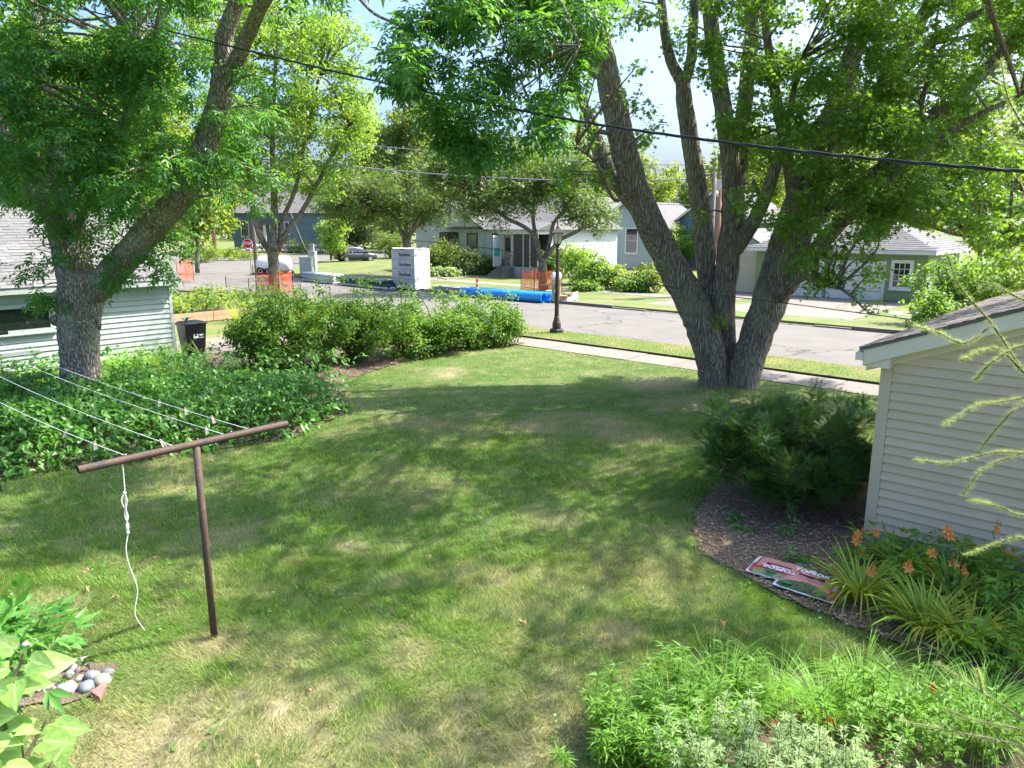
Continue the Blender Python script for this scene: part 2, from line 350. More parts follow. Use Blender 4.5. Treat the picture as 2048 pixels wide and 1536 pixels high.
M['rockA'] = mat('river_rock', (.17, .18, .185), .7, c2=(.12, .13, .135), sc=8, bstr=.2, objrand=.2); M['rockB'] = mat('pale_rock', (.34, .29, .265), .75, c2=(.27, .235, .215), sc=14, bstr=.25); M['rockC'] = mat('tan_rock', (.26, .24, .185), .75, c2=(.20, .19, .15), sc=8); M['brick'] = mat('red_stone', (.30, .11, .10), .85, c2=(.36, .15, .14), sc=8, bstr=.3)
M['chip'] = leaf('wood_chip', (.16, .105, .065), (.46, .35, .24), .05, (.2, .15, .1), .9, .1)

# ------------------------------------------------------------------ leaf templates: local x = side, y = along, z = normal
def t_leaf(l, w, fold=.15, droop=.15, mid=.4):
    v = np.array([[0, 0, 0], [-w / 2, l * mid, fold * w], [w / 2, l * mid, fold * w], [0, l, -droop * l], [0, l * mid, -.02 * l]])
    return v, np.array([[0, 4, 1], [1, 4, 3], [0, 2, 4], [4, 2, 3]])
def t_leaf2(l, w, fold=.2, droop=.15, mid=.4):
    v = np.array([[0, 0, 0], [-w / 2, l * mid, fold * w], [w / 2, l * mid, fold * w], [0, l, -droop * l]])
    return v, np.array([[0, 3, 1], [0, 2, 3]])
def t_maple(s):
    a = np.radians([-115, -68, -52, -26, 0, 26, 52, 68, 115]); r = np.array([.45, .34, .85, .42, 1.0, .42, .85, .34, .45]) * s
    v = [[0, 0, 0]] + [[math.sin(t) * q, .1 * s + math.cos(t) * q, -.12 * q * q / s] for t, q in zip(a, r)]
    f = [[0, i + 1, i] for i in range(1, 9)]
    return np.array(v), np.array(f)
def t_tri(s):
    a = np.radians([-70, -32, 0, 32, 70]); r = np.array([.85, .4, 1.0, .4, .85]) * s
    v = [[0, 0, 0]] + [[math.sin(t) * q, math.cos(t) * q, -.1 * q] for t, q in zip(a, r)]
    return np.array(v), np.array([[0, i + 1, i] for i in range(1, 5)])
def xf(t, pos, yaw=0., pitch=0., roll=0., s=1.):
    v, f = t; v = v * s
    c, sn = math.cos(roll), math.sin(roll); v = v @ np.array([[c, 0, -sn], [0, 1, 0], [sn, 0, c]])
    c, sn = math.cos(pitch), math.sin(pitch); v = v @ np.array([[1, 0, 0], [0, c, sn], [0, -sn, c]])
    c, sn = math.cos(yaw), math.sin(yaw); v = v @ np.array([[c, sn, 0], [-sn, c, 0], [0, 0, 1]])
    return v + np.asarray(pos), f
def join(ts):
    vs_, fs, n = [], [], 0
    for v, f in ts: vs_.append(v); fs.append(f + n); n += len(v)
    return np.vstack(vs_), np.vstack(fs)
def spray_pinnate(l, pairs, ll, lw, rg, lf=t_leaf2, spread=55):
    ts = []
    for i in range(pairs):
        y = l * (.25 + .65 * i / max(1, pairs - 1)) if pairs > 1 else l * .5
        for sgn in (-1, 1):
            ts.append(xf(lf(ll, lw), (0, y, -.15 * y * y / l), sgn * -math.radians(spread + rg.uniform(-12, 12)), math.radians(rg.uniform(-25, 5)), rg.uniform(-.4, .4), rg.uniform(.8, 1.1)))
    ts.append(xf(lf(ll * 1.1, lw), (0, l * .95, -.15 * l), 0, -.3))
    return join(ts)
def spray_random(n, rad, tf, rg, droop=-.3):
    ts = []
    for i in range(n):
        p = rg.normal(0, 1, 3) * rad * np.array([.6, .6, .35]) + np.array([0, rad * .7, 0])
        ts.append(xf(tf, p, rg.uniform(-1.7, 1.7), droop + rg.uniform(-.6, .5), rg.uniform(-.7, .7), rg.uniform(.75, 1.15)))
    return join(ts)
def scatter(ts, P, D, Nn, S, rg):
    """place copies of templates ts at points P, along D, normal near Nn, scale S -> verts, tris"""
    P = np.asarray(P); D = nrm(np.asarray(D)); X = nrm(np.cross(D, Nn)); Nz = np.cross(X, D); S = np.broadcast_to(S, (len(P),))
    pick = rg.integers(0, len(ts), len(P)); vs_, fs, n = [], [], 0
    for k, (tv, tf) in enumerate(ts):
        i = np.where(pick == k)[0]
        if not len(i): continue
        w = P[i][:, None, :] + S[i][:, None, None] * (tv[None, :, 0:1] * X[i][:, None, :] + tv[None, :, 1:2] * D[i][:, None, :] + tv[None, :, 2:3] * Nz[i][:, None, :])
        vs_.append(w.reshape(-1, 3)); fs.append((tf[None] + (np.arange(len(i)) * len(tv))[:, None, None] + n).reshape(-1, tf.shape[1])); n += len(i) * len(tv)
    return np.vstack(vs_), np.vstack(fs)
def sph(n, rg): return nrm(rg.normal(0, 1, (n, 3)))
def clump(c, r, n, rg, droop=.25, shell=.55, up=1.0):
    """n spray bases in an ellipsoid, pointing outwards"""
    r = np.broadcast_to(np.asarray(r, float), (3,)); d = sph(n, rg); q = (shell + (1 - shell) * rg.random(n)) * rg.random(n) ** .35
    P = np.asarray(c) + d * r * q[:, None] * .85
    D = nrm(d * np.array([1, 1, .6]) + sph(n, rg) * .55 - np.array([0, 0, droop]))
    Nn = nrm(np.array([0, 0, up]) + sph(n, rg) * .45 + d * .25)
    return P, D, Nn
def crown(clumps, ts, dens, scale, rg, droop=.25, shell=.5):
    Ps, Ds, Ns = [], [], []
    for c, r in clumps:
        r = np.broadcast_to(np.asarray(r, float), (3,)); n = max(4, int(dens * (r[0] * r[1] * r[2]) ** (2 / 3)))
        P, D, Q = clump(c, r, n, rg, droop, shell); Ps.append(P); Ds.append(D); Ns.append(Q)
    P, D, Q = np.vstack(Ps), np.vstack(Ds), np.vstack(Ns)
    return scatter(ts, P, D, Q, scale * rg.uniform(.75, 1.2, len(P)), rg)
def limb(mb, pts, rad, sides=10, n=5, wob=0., seed=0, jit=.05):
    p = smoothpath(pts, n); r = np.interp(np.linspace(0, 1, len(p)), np.linspace(0, 1, len(rad)), rad)
    if wob:
        rg = np.random.default_rng(seed); p[1:-1] += rg.normal(0, 1, (len(p) - 2, 3)) * r[1:-1, None] * wob
    mb.tube(p, r, sides, True, jit, seed); return p
def twig_to(mb, limbs, c, rg, r0=.035, minlen=.3):
    """thin branch from nearest limb point below c to c"""
    d = np.linalg.norm(limbs - c, axis=1) + np.maximum(0, limbs[:, 2] - c[2]) * 1.5; a = limbs[np.argmin(d)]
    ln = np.linalg.norm(c - a)
    if ln < minlen: return
    mid = (a + c) / 2 + rg.normal(0, 1, 3) * ln * .08 + np.array([0, 0, .10 * ln])
    r = min(.09, r0 * (.5 + ln * .35)); p = smoothpath([a, mid, c], 4); mb.tube(p, np.linspace(r, r * .25, len(p)), 5)

T_ASH = [spray_pinnate(.26, 3, .13, .05, rng) for _ in range(4)]
T_MAP = [spray_random(6, .16, t_maple(.085), rng) for _ in range(4)]
T_MAP3 = [spray_random(6, .16, t_tri(.095), rng) for _ in range(4)]
T_HED = [spray_random(6, .12, t_leaf(.085, .06, .2, .2), rng) for _ in range(4)]
T_FAR = [spray_random(9, .42, t_leaf2(.24, .20, .2, .2), rng) for _ in range(4)]
T_FARM = [spray_random(8, .38, t_tri(.19), rng) for _ in range(4)]

# ------------------------------------------------------------------ setting: ground, street, walks
def sheet(name, pts, z, m): 
    p = np.array([[q[0], q[1], z] for q in pts]); b = MB(); b.add(p, [tuple(range(len(p)))]); return struct(name, b, m)
struct('ground', MB().add([[-900, -300, -.4], [900, -300, -.4], [900, 1500, -.4], [-900, 1500, -.4]], [(0, 1, 2, 3)]), M['ground'])
# street: our street plus the side street at its far end, one sheet
def flat(name, uvs, z, m): return sheet(name, [L(*q) for q in uvs], z, m)
flat('street', [(-100, 15), (90, 21.95), (90, 30.55), (-40, 30.55), (-48, 31), (-48, 160), (-130, 160), (-130, 15)], -.12, M['asphalt'])
# lawn of our lot and the neighbour's (v < 18.45), grid with the dry attribute
DRYC = [(1080, 850, .9, .75), (1190, 845, .8, .7), (1270, 875, .7, .7), (550, 1425, .3, .9), (350, 1480, .9, .75), (240, 1500, .7, .6), (560, 1330, .5, .6), (900, 1480, .8, .6), (1040, 1500, .6, .65),  # first three: dry grass, with sun patches put into the straw colour
        (1230, 1270, .35, .7), (700, 1090, .3, .6), (1100, 1430, .9, .5), (1290, 1150, .9, .55), (960, 830, .5, .5), (650, 1390, .5, .5), (430, 1290, .4, .7), (860, 970, .5, .35), (1320, 770, 1.2, .6), (1100, 1040, .6, .45), (820, 1300, .4, .5), (640, 1500, .6, .6), (100, 1200, .35, .6), (1000, 1160, .3, .6)]
DRYP = [(at(x, y)[:2], r, k) for x, y, r, k in DRYC]
def dryness(x, y):
    d = np.clip((fbm(x * .55 + 40, y * .55 + 9, 4) - .54) * 4.2, 0, 1) * .42 + np.clip((fbm(x * 2.3, y * 2.3, 3) - .52) * 4, 0, 1) * .25 + np.clip((fbm(x * 7.3, y * 7.3, 3) - .52) * 4, 0, 1) * .28
    for (c, r, k) in DRYP:
        q = np.hypot(x - c[0], y - c[1]) / r + (fbm(x * 3 + 5, y * 3, 3) - .5) * 1.1
        d = np.maximum(d, k * np.clip(1.3 - q, 0, 1))
    d = d + np.clip((y - 15) / 9, 0, 1) * .25 * fbm(x, y, 3) + np.clip((6.2 - y) / 2, 0, 1) * .1
    return np.clip(d, 0, .95)
def set_dry(me, d):
    a = me.attributes.new('dry', 'FLOAT', 'POINT'); a.data.foreach_set('value', np.ascontiguousarray(d, np.float32))
xs = np.arange(-14, 12.01, .14); ys = np.arange(3, 25.01, .14)
# outer lawn sheet just below, inner fine grid clipped to the lot
flat('lawn', [(-60, -40), (60, -40), (60, 18.45), (-60, 18.45)], -.02, M['fargrass'])
gx, gy = np.meshgrid(xs, ys); P = np.stack([gx.ravel(), gy.ravel()], 1); vv = P @ V[:2]
zz = (fbm(P[:, 0] * .8, P[:, 1] * .8, 3) - .5) * .05 * np.clip((18.2 - vv) / 1.5, 0, 1)
nx = len(xs); idx = np.arange(len(P)).reshape(len(ys), nx)
q = np.stack([idx[:-1, :-1], idx[:-1, 1:], idx[1:, 1:], idx[1:, :-1]], -1).reshape(-1, 4)
ok = (vv < 18.4) & ((P @ U[:2]) > -30)
q = q[ok[q].all(1)]
lawn = obj('lawn_turf', np.column_stack([P, zz]), q, M['lawn'], smooth=True); lawn['kind'] = 'structure'
set_dry(lawn.data, dryness(P[:, 0], P[:, 1]))
# sidewalk slabs
sw = struct('sidewalk', MB().ubox(-45, 40, 18.47, 19.83, -.2, -.012), M['edge'])
slab = None
for i in range(40):
    u0 = -45 + i * 1.5
    if slab is None: slab = MB().ubox(u0, u0 + 1.478, 18.47, 19.83, -.1, .0).build('slab', M['walk'], sw, bevel=.006)
    else:
        c = slab.copy(); COL.objects.link(c); off = L(i * 1.5, 0); c.location = (off[0], off[1], float(rng.uniform(-.004, .008)))
# boulevard strips and kerbs
b = MB().ubox(-45, 60, 19.86, 21.72, -.3, .06); struct('boulevard', b, M['fargrass'])
struct('boulevard_edge', MB().ubox(-45, 60, 19.835, 19.862, -.2, .05), M['edge'])
struct('near_kerb', MB().ubox(-45, 90, 21.72, 21.95, -.3, .02), M['kerb'])
DU0, DU1 = -20.4, -9.6
struct('far_kerb', MB().ubox(-44, DU0 - .3, 30.55, 30.75, -.3, .03).ubox(DU1 + .3, 90, 30.55, 30.75, -.3, .03), M['kerb'])
b = MB(); b.prism([L(DU0 - .3, 30.55, -.3), L(DU0 + 1.6, 30.55, -.3), L(DU0 + 1.6, 30.75, -.3), L(DU0 - .3, 30.75, -.3)], (0, 0, .24)); b.prism([L(DU1 - 1.2, 30.55, -.3), L(DU1 + .3, 30.55, -.3), L(DU1 + .3, 30.75, -.3), L(DU1 - 1.2, 30.75, -.3)], (0, 0, .24))
struct('kerb_ramp', b, M['kerb'])
# far lots: lawn polygon round the corner, with depth
c0 = [L(90, 30.75), L(-44, 30.75), at(592, 551), at(586, 540), at(600, 529), at(640, 521), at(780, 514), at(860, 508), L(-60, 140), L(90, 140)]
b = MB(); b.prism([p * [1, 1, 0] + Z * -.3 for p in c0][::-1], (0, 0, .3)); fl = struct('far_lawn', b, M['fargrass'])
c1 = [at(330, 508), at(380, 514), at(500, 512), at(620, 507), at(790, 502), at(870, 498), L(-84, 300), L(-300, 300), L(-300, 0)]
b = MB(); b.prism([p * [1, 1, 0] + Z * -.3 for p in c1][::-1], (0, 0, .3)); struct('corner_lawn', b, M['fargrass'])
# far sidewalk, garage driveway, house path
struct('far_sidewalk', MB().ubox(-50, DU0, 36.0, 37.5, -.1, .012).ubox(DU1, 60, 36.0, 37.5, -.1, .012), M['walk'])
b = MB(); b.hexa(np.array([L(DU0, 30.56, -.25), L(DU1, 30.56, -.25), L(DU1 - .4, 33, -.25), L(DU0 + .4, 33, -.25)]), np.array([L(DU0, 30.56, -.1), L(DU1, 30.56, -.1), L(DU1 - .4, 33, .02), L(DU0 + .4, 33, .02)]))
b.ubox(DU0 + .4, -17.3, 33, 42.2, -.2, .02).ubox(-16.2, DU1 - .4, 33, 41.9, -.2, .02).ubox(-17.3, -16.2, 33, 35, -.2, .02); struct('garage_driveway', b, M['drive'])
struct('house_path', MB().ubox(-41.9, -40.6, 37.5, 43.4, -.1, .014).ubox(-47.5, -46.3, 30.8, 36, -.1, .014), M['walk'])
# neighbour's driveway on the left
struct('neighbour_driveway', MB().ubox(-25.4, -22.3, 9.6, 18.46, -.1, .014).ubox(-25.4, -22.3, 19.84, 21.73, -.1, .075), M['drive'])
# planting beds
BED_L = [at(-40, 960), at(0, 955), at(250, 928), at(430, 902), at(600, 872), at(690, 828), at(700, 792), at(690, 760), at(800, 726), at(960, 699), at(1052, 687), L(-18.9, 18.4), L(-21.9, 10.2), L(-21.9, -3)]
BED_R = [at(1450, 960), at(1400, 1015), at(1383, 1060), at(1405, 1110), at(1480, 1150), at(1545, 1188), at(1640, 1226), at(1760, 1278), at(1900, 1326), at(2080, 1385), L(2.5, 9.55), L(-2.5, 9.55), L(-2.8, 12.6), L(-4.6, 13.6), L(-6.1, 12.6)]
BED_RK = [at(-60, 1300), at(60, 1335), at(170, 1325), at(235, 1335), at(228, 1362), at(190, 1385), at(140, 1408), at(70, 1412), at(-80, 1440)]
BED_F = [at(1200, 1540), at(1215, 1470), at(1290, 1390), at(1400, 1350), at(1560, 1345), at(1750, 1360), at(1950, 1420), at(2200, 1480), at(2200, 1700), at(1150, 1700)]
def wobble(pl, amp, seed):
    rg = np.random.default_rng(seed); out = []
    for a_, b_ in zip(pl, pl[1:] + pl[:1]):
        n_ = max(1, int(np.linalg.norm(b_ - a_) / .13)); out += [a_ + (b_ - a_) * (k / n_) + np.append(rg.normal(0, amp, 2), 0) for k in range(n_)]
    return out
BED_L, BED_R, BED_RK, BED_F = [wobble(q, a_, k) for k, (q, a_) in enumerate(((BED_L, .035), (BED_R, .03), (BED_RK, .025), (BED_F, .03)))]
for nm, pl, m_ in (('hedge_bed', BED_L, 'soil'), ('mulch_bed', BED_R, 'mulch'), ('rock_bed', BED_RK, 'soil'), ('front_bed', BED_F, 'soil')): sheet(nm, pl, .024, M[m_])
# lawn grass blades
def blades(n, ymin, ymax, h, w, seed):
    rg = np.random.default_rng(seed)
    y = np.sqrt(rg.uniform(ymin ** 2, ymax ** 2, n)); x = rg.uniform(-.78, .78, n) * y
    p = np.column_stack([x, y]); keep = (p @ V[:2] < 18.42) & (p @ U[:2] > -21)
    for pl in (BED_L, BED_R, BED_RK, BED_F): keep &= ~inpoly(p + rg.normal(0, .06, p.shape), pl)
    p = p[keep]; d = dryness(p[:, 0], p[:, 1])
    k2 = rg.random(len(p)) > np.clip((d - .55) * 1.7, 0, .7)
    p, d = p[k2], d[k2]; n = len(p); z0 = (fbm(p[:, 0] * .8, p[:, 1] * .8, 3) - .5) * .05 * np.clip((18.2 - p @ V[:2]) / 1.5, 0, 1) - .005
    lean_a = fbm(p[:, 0] * 1.4 + 8, p[:, 1] * 1.4, 3) * 12 + rg.normal(0, .8, n); ll = rg.uniform(.4, 1.1, n)
    hh = h * rg.uniform(.55, 1.25, n) * (.65 + .7 * fbm(p[:, 0] * 1.1, p[:, 1] * 1.1, 3)); a = rg.uniform(0, math.pi, n); ww = w * rg.uniform(.7, 1.3, n)
    r0 = np.column_stack([p, z0]); s = np.column_stack([np.cos(a) * ww, np.sin(a) * ww, np.zeros(n)])
    tip = r0 + np.column_stack([np.cos(lean_a) * hh * ll, np.sin(lean_a) * hh * ll, hh])
    v = np.stack([r0 - s, r0 + s, tip], 1).reshape(-1, 3); f = np.arange(3 * n).reshape(-1, 3)
    return v, f, np.repeat(np.clip(d + rg.normal(0, .16, n) + (rg.random(n) < .06) * .5, 0, 1), 3)
def tufts_blades(n, ymin, ymax, seed):
    rg = np.random.default_rng(seed); y = np.sqrt(rg.uniform(ymin ** 2, ymax ** 2, n)); x = rg.uniform(-.78, .78, n) * y; p = np.column_stack([x, y]); keep = (p @ V[:2] < 18.2) & (p @ U[:2] > -20)
    for pl in (BED_L, BED_R, BED_RK, BED_F): keep &= ~inpoly(p, pl)
    p = p[keep]; k = 16; p = np.repeat(p, k, 0) + rg.normal(0, .035, (len(p) * k, 2)); n = len(p); d = dryness(p[:, 0], p[:, 1]) * .8; a = rg.uniform(0, 6.28, n); hh = rg.uniform(.05, .11, n); w = rg.uniform(.003, .0055, n)
    r0 = np.column_stack([p, np.full(n, -.01)]); s_ = np.column_stack([np.cos(a) * w, np.sin(a) * w, 0 * a]); la = rg.uniform(0, 6.28, n); tip = r0 + np.column_stack([np.cos(la) * hh * .7, np.sin(la) * hh * .7, hh])
    return np.stack([r0 - s_, r0 + s_, tip], 1).reshape(-1, 3), np.arange(3 * n).reshape(-1, 3), np.repeat(np.clip(d + np.repeat(rg.normal(0, .18, n // k), k), 0, 1), 3)
bl = [tufts_blades(4200, 4.6, 13, 14), blades(200000, 4.6, 8.5, .062, .0034, 11), blades(190000, 8.5, 15, .06, .0046, 12), blades(150000, 15, 27, .055, .0065, 13)]
v, f = join([(a, b_) for a, b_, _ in bl]); gr = obj('lawn_grass', v, f, M['blade'], kind='stuff'); set_dry(gr.data, np.concatenate([c for _, _, c in bl])); tag(gr, 'patchy green and straw coloured lawn grass of the yard', 'grass')
# boulevard grass blades
n = 42000; uu = rng.uniform(-26, 10, n); vv = rng.uniform(19.87, 21.7, n); p = uu[:, None] * U + vv[:, None] * V; 
a = rng.uniform(0, 6.3, n); hh = rng.uniform(.03, .075, n)
r0 = p + Z * .055; s = np.column_stack([np.cos(a), np.sin(a), 0 * a]) * .006; tip = r0 + np.column_stack([rng.normal(0, .03, n), rng.normal(0, .03, n), hh])
g2 = obj('boulevard_grass', np.stack([r0 - s, r0 + s, tip], 1).reshape(-1, 3), np.arange(3 * n).reshape(-1, 3), M['blade'], kind='stuff')
set_dry(g2.data, np.repeat(np.clip(.3 + (fbm(p[:, 0] * .9, p[:, 1] * .9, 3) - .45) * 2.5 + rng.normal(0, .15, n), 0, 1), 3)); tag(g2, 'dry mown grass strip between sidewalk and street', 'grass')
# mulch chips
def chips(poly, n, seed, l=.05):
    rg = np.random.default_rng(seed); pl = np.asarray(poly)[:, :2]; lo, hi = pl.min(0), pl.max(0)
    p = rg.uniform(lo, hi, (n, 2)); p = p[inpoly(p, pl)]; p = p + rg.normal(0, .04, p.shape); n = len(p); P = np.column_stack([p, .032 + rg.random(n) * .02])
    t = t_leaf2(l, l * .28, 0, 0); D = np.column_stack([rg.normal(0, 1, (n, 2)), rg.normal(0, .25, n)])
    return scatter([t], P, D, nrm(Z + sph(n, rg) * .4), rg.uniform(.5, 1.6, n), rg)
o = obj('mulch_chips', *chips(BED_R, 30000, 5), M['chip'], kind='stuff'); tag(o, 'brown shredded wood mulch round the topsoil bags and evergreen', 'mulch')
o = obj('bed_litter', *chips(BED_L, 26000, 6, .07), M['chip'], kind='stuff'); tag(o, 'dry leaf litter along the front of the hedge', 'leaf litter')

# ------------------------------------------------------------------ big trees
def px_limb(mb, pts, Y, seed=0, sides=12, wob=.03, n=6):
    """pts: (px, py, width_px, dy)"""
    p = [atY(x, y, Y + d) for x, y, w, d in pts]; r = [w / 2 * (Y + d) / F / CT * .87 for x, y, w, d in pts]
    return limb(mb, p, r, sides, n, wob, seed)
# --- ash on the left
YA = 16.2
ash = thing('ash_tree', atY(165, 815, YA) * [1, 1, 0], 'large ash tree with thick furrowed trunk forking low beside the pale garage', 'tree')
mb = MB(); LS = []
LS.append(px_limb(mb, [(164, 850, 104, 0), (165, 810, 88, 0), (160, 720, 82, 0), (157, 650, 86, 0), (160, 610, 96, 0), (165, 575, 96, 0), (168, 540, 80, 0)], YA, 1, 20, .01))
LS.append(px_limb(mb, [(165, 590, 84, 0), (145, 520, 76, .1), (130, 450, 74, .2), (100, 400, 66, .3), (50, 345, 58, .4), (0, 270, 54, .4), (-60, 160, 46, .5), (-110, 20, 34, .6), (-140, -150, 22, .8)], YA, 2, 18))
LS.append(px_limb(mb, [(115, 430, 40, .3), (118, 360, 36, .6), (105, 270, 32, 1.0), (90, 160, 26, 1.3), (75, 40, 22, 1.6), (65, -120, 14, 2)], YA, 3))
LS.append(px_limb(mb, [(178, 590, 66, 0), (225, 545, 62, -.1), (290, 470, 58, -.3), (355, 400, 56, -.5), (395, 330, 52, -.6), (425, 250, 48, -.7), (442, 180, 46, -.8), (448, 130, 44, -.8)], YA, 4, 18))
LS.append(px_limb(mb, [(446, 150, 36, -.8), (448, 80, 36, -.9), (465, 30, 34, -1), (495, -40, 28, -1.3), (540, -160, 20, -1.6)], YA, 5))
LS.append(px_limb(mb, [(450, 165, 30, -.8), (478, 110, 32, -1), (505, 50, 30, -1.4), (545, -20, 27, -2.0), (650, -90, 22, -3.2), (800, -120, 16, -4.4), (930, -60, 9, -5.2), (1000, 40, 5, -5.6)], YA, 6))
LS.append(px_limb(mb, [(760, -112, 14, -4.2), (700, -50, 9, -4.4), (740, 20, 7, -4.6), (810, 55, 5, -4.8)], YA, 7, 7))
LS.append(px_limb(mb, [(870, -95, 14, -4.8), (1000, -90, 10, -5.4), (1110, -10, 8, -6.0), (1160, 90, 5, -6.3)], YA, 8, 7))
LS.append(px_limb(mb, [(140, 500, 22, .1), (170, 420, 16, -.3), (215, 350, 12, -.8), (250, 230, 9, -1.2), (300, 120, 7, -1.6)], YA, 9, 8))
LS.append(px_limb(mb, [(355, 400, 12, -.5), (330, 300, 10, -.8), (300, 200, 8, -1), (270, 90, 6, -1)], YA, 10, 8))
# knots
k = atY(197, 648, YA - .52); mb.lathe([(.13, -.05), (.12, .05), (.075, .10), (.05, .05), (.0, .03)], k, 12, (U, Z, np.array([.25, -1, .1]) / 1.03))
k = atY(118, 640, YA - .25); mb.lathe([(.16, -.1), (.13, .06), (.07, .11), (.0, .12)], k, 10, (V, Z, np.array([-1., -.4, 0]) / 1.08))
limbs = np.vstack(LS); rg = np.random.default_rng(21)
CL = []
def fill(x0, x1, y0, y1, n, Y, dy, r, rg, keep=None):
    out = []
    while len(out) < n:
        x, y = rg.uniform(x0, x1), rg.uniform(y0, y1)
        if keep is not None and not keep(x, y): continue
        out.append((atY(x, y, Y + rg.uniform(*dy)), rg.uniform(*r) * np.array([1, 1, .75])))
    return out
inA = lambda x, y: y < 460 - max(0, (x - 250)) * .62 + 60 * math.sin(x * .02) and not (430 < x < 640 and y < 120 and rg.random() < .6)
CL += fill(-150, 420, -40, 420, 70, YA, (-2.6, 2.6), (.45, .85), rg, inA)
CL += fill(-100, 330, 60, 380, 26, YA, (-2.8, -1.2), (.45, .75), rg, inA)
CL += fill(380, 560, 40, 330, 10, YA, (-1.8, 1.0), (.3, .55), rg)
CL += fill(150, 330, 330, 560, 16, YA, (-.9, 1.2), (.25, .45), rg)
CL += fill(290, 380, 440, 540, 7, YA, (-.3, 1.2), (.22, .38), rg)
CL += fill(20, 120, 490, 600, 7, YA, (-.6, .4), (.18, .32), rg)
CL += fill(380, 520, 230, 420, 10, YA, (-1, .8), (.25, .45), rg)
CL += fill(470, 560, 330, 430, 5, YA, (-1.0, 0), (.2, .35), rg)
CL += fill(90, 200, 380, 470, 5, YA, (-1.2, -.4), (.25, .4), rg)
for x, y in ((200, 500), (215, 560), (170, 450), (250, 420), (325, 545), (130, 505), (50, 540), (560, 30), (620, 10), (680, -20)): CL.append((atY(x, y, YA - .7), np.array([.28, .28, .26])))
# branch hanging into the top centre
def inB(x, y):
    c = (x - 985) / 215; return y < 300 - 190 * abs(c) ** 2.0 and x > 800
CB = fill(800, 1190, -60, 300, 58, YA, (-6.4, -4.6), (.26, .46), rg, inB)
CB += [(atY(x, y, YA - 5.4), np.array([.2, .2, .2])) for x, y in ((800, 100), (815, 150), (790, 70), (870, 200), (900, 250), (960, 270), (985, 300), (940, 320))]
# crown above the frame (throws the shade)
CU = [(atY(rg.uniform(-250, 620), rg.uniform(-420, -40), YA + rg.uniform(-3.5, 3.5)), rg.uniform(.6, 1.0) * np.array([1, 1, .7])) for _ in range(46)]
CU += [(atY(rg.uniform(600, 1150), rg.uniform(-330, -60), YA - rg.uniform(2.5, 6)), rg.uniform(.4, .7) * np.array([1, 1, .7])) for _ in range(12)]
for c, r in CL + CU: twig_to(mb, limbs, c, rg)
for c, r in CB: twig_to(mb, limbs, c, rg, .009, .25)
mb.build('trunk', M['ashbark'], ash, smooth=True)
v1 = crown(CL, T_ASH, 190, 1.0, rg, .45, .35); v2 = crown(CB, T_ASH, 330, .92, rg, .5, .3); v3 = crown(CU, T_ASH, 110, 1.25, rg, .35)
o = obj('crown', *join([v1, v2, v3]), M['ashleaf'], ash)

# --- silver maple on the right
YM = 18.3
mpl = thing('maple_tree', atY(1460, 772, YM) * [1, 1, 0], 'big multi-stemmed maple with shaggy grey bark at the edge of the sidewalk', 'tree')
mb = MB(); LS = []
def ml(pts, seed, sides=14): LS.append(px_limb(mb, [(a, b_, w * .86, d) for a, b_, w, d in pts], YM, seed, sides, .02))
ml([(1432, 790, 96, 0), (1428, 745, 80, 0), (1412, 680, 82, 0), (1388, 615, 84, .1), (1345, 535, 78, .1), (1302, 450, 72, 0), (1262, 350, 68, -.1), (1235, 240, 64, -.2), (1215, 150, 58, -.3), (1196, 60, 52, -.4), (1185, -60, 44, -.6), (1170, -260, 26, -.9)], 31, 20)
ml([(1330, 520, 50, .4), (1285, 430, 48, .6), (1235, 365, 46, .7), (1205, 320, 40, .8), (1180, 240, 28, .9), (1150, 170, 18, .9), (1120, 90, 12, .8)], 32)
ml([(1200, 150, 40, -.1), (1178, 110, 38, 0), (1150, 50, 32, .1), (1120, -40, 26, .3), (1080, -200, 14, .4)], 33)
ml([(1240, 270, 14, -.2), (1190, 260, 12, -.6), (1140, 240, 9, -1), (1080, 250, 6, -1.4)], 34, 7)
ml([(1424, 660, 58, .5), (1418, 600, 54, .6), (1411, 500, 52, .6), (1398, 390, 48, .6), (1382, 290, 44, .6), (1368, 200, 40, .6), (1364, 165, 34, .6), (1345, 130, 26, .6), (1332, 80, 24, .6), (1322, -10, 20, .7), (1310, -180, 12, .7)], 35)
ml([(1366, 180, 26, .6), (1382, 120, 26, .5), (1387, 40, 24, .4), (1392, -80, 16, .3)], 36)
ml([(1450, 775, 60, .3), (1448, 700, 62, .3), (1446, 610, 62, .3), (1458, 500, 60, .2), (1466, 420, 58, .1), (1462, 330, 50, 0), (1448, 230, 44, 0), (1434, 130, 40, 0), (1420, 30, 36, 0), (1405, -80, 28, 0), (1390, -250, 16, 0)], 37)
ml([(1466, 440, 34, .1), (1480, 330, 38, .2), (1488, 220, 38, .3), (1500, 110, 36, .4), (1510, 0, 32, .5), (1520, -140, 20, .6)], 38)
ml([(1470, 500, 40, .1), (1500, 455, 38, -.2), (1528, 400, 34, -.5), (1552, 330, 28, -.8), (1575, 240, 18, -1.0), (1600, 120, 12, -1.3)], 39)
ml([(1482, 800, 98, -.2), (1490, 740, 84, -.2), (1518, 660, 84, -.2), (1550, 570, 92, -.2), (1578, 490, 100, -.2), (1600, 420, 92, -.2), (1625, 350, 76, -.2), (1652, 270, 62, -.1), (1680, 190, 52, 0), (1705, 110, 46, .1), (1735, 30, 42, .2), (1760, -60, 34, .3), (1800, -240, 18, .5)], 40, 20)
ml([(1590, 440, 34, -.5), (1582, 370, 30, -.8), (1572, 290, 28, -1), (1556, 220, 28, -1.1), (1545, 150, 24, -1.2), (1530, 40, 18, -1.3), (1520, -90, 12, -1.5)], 41)
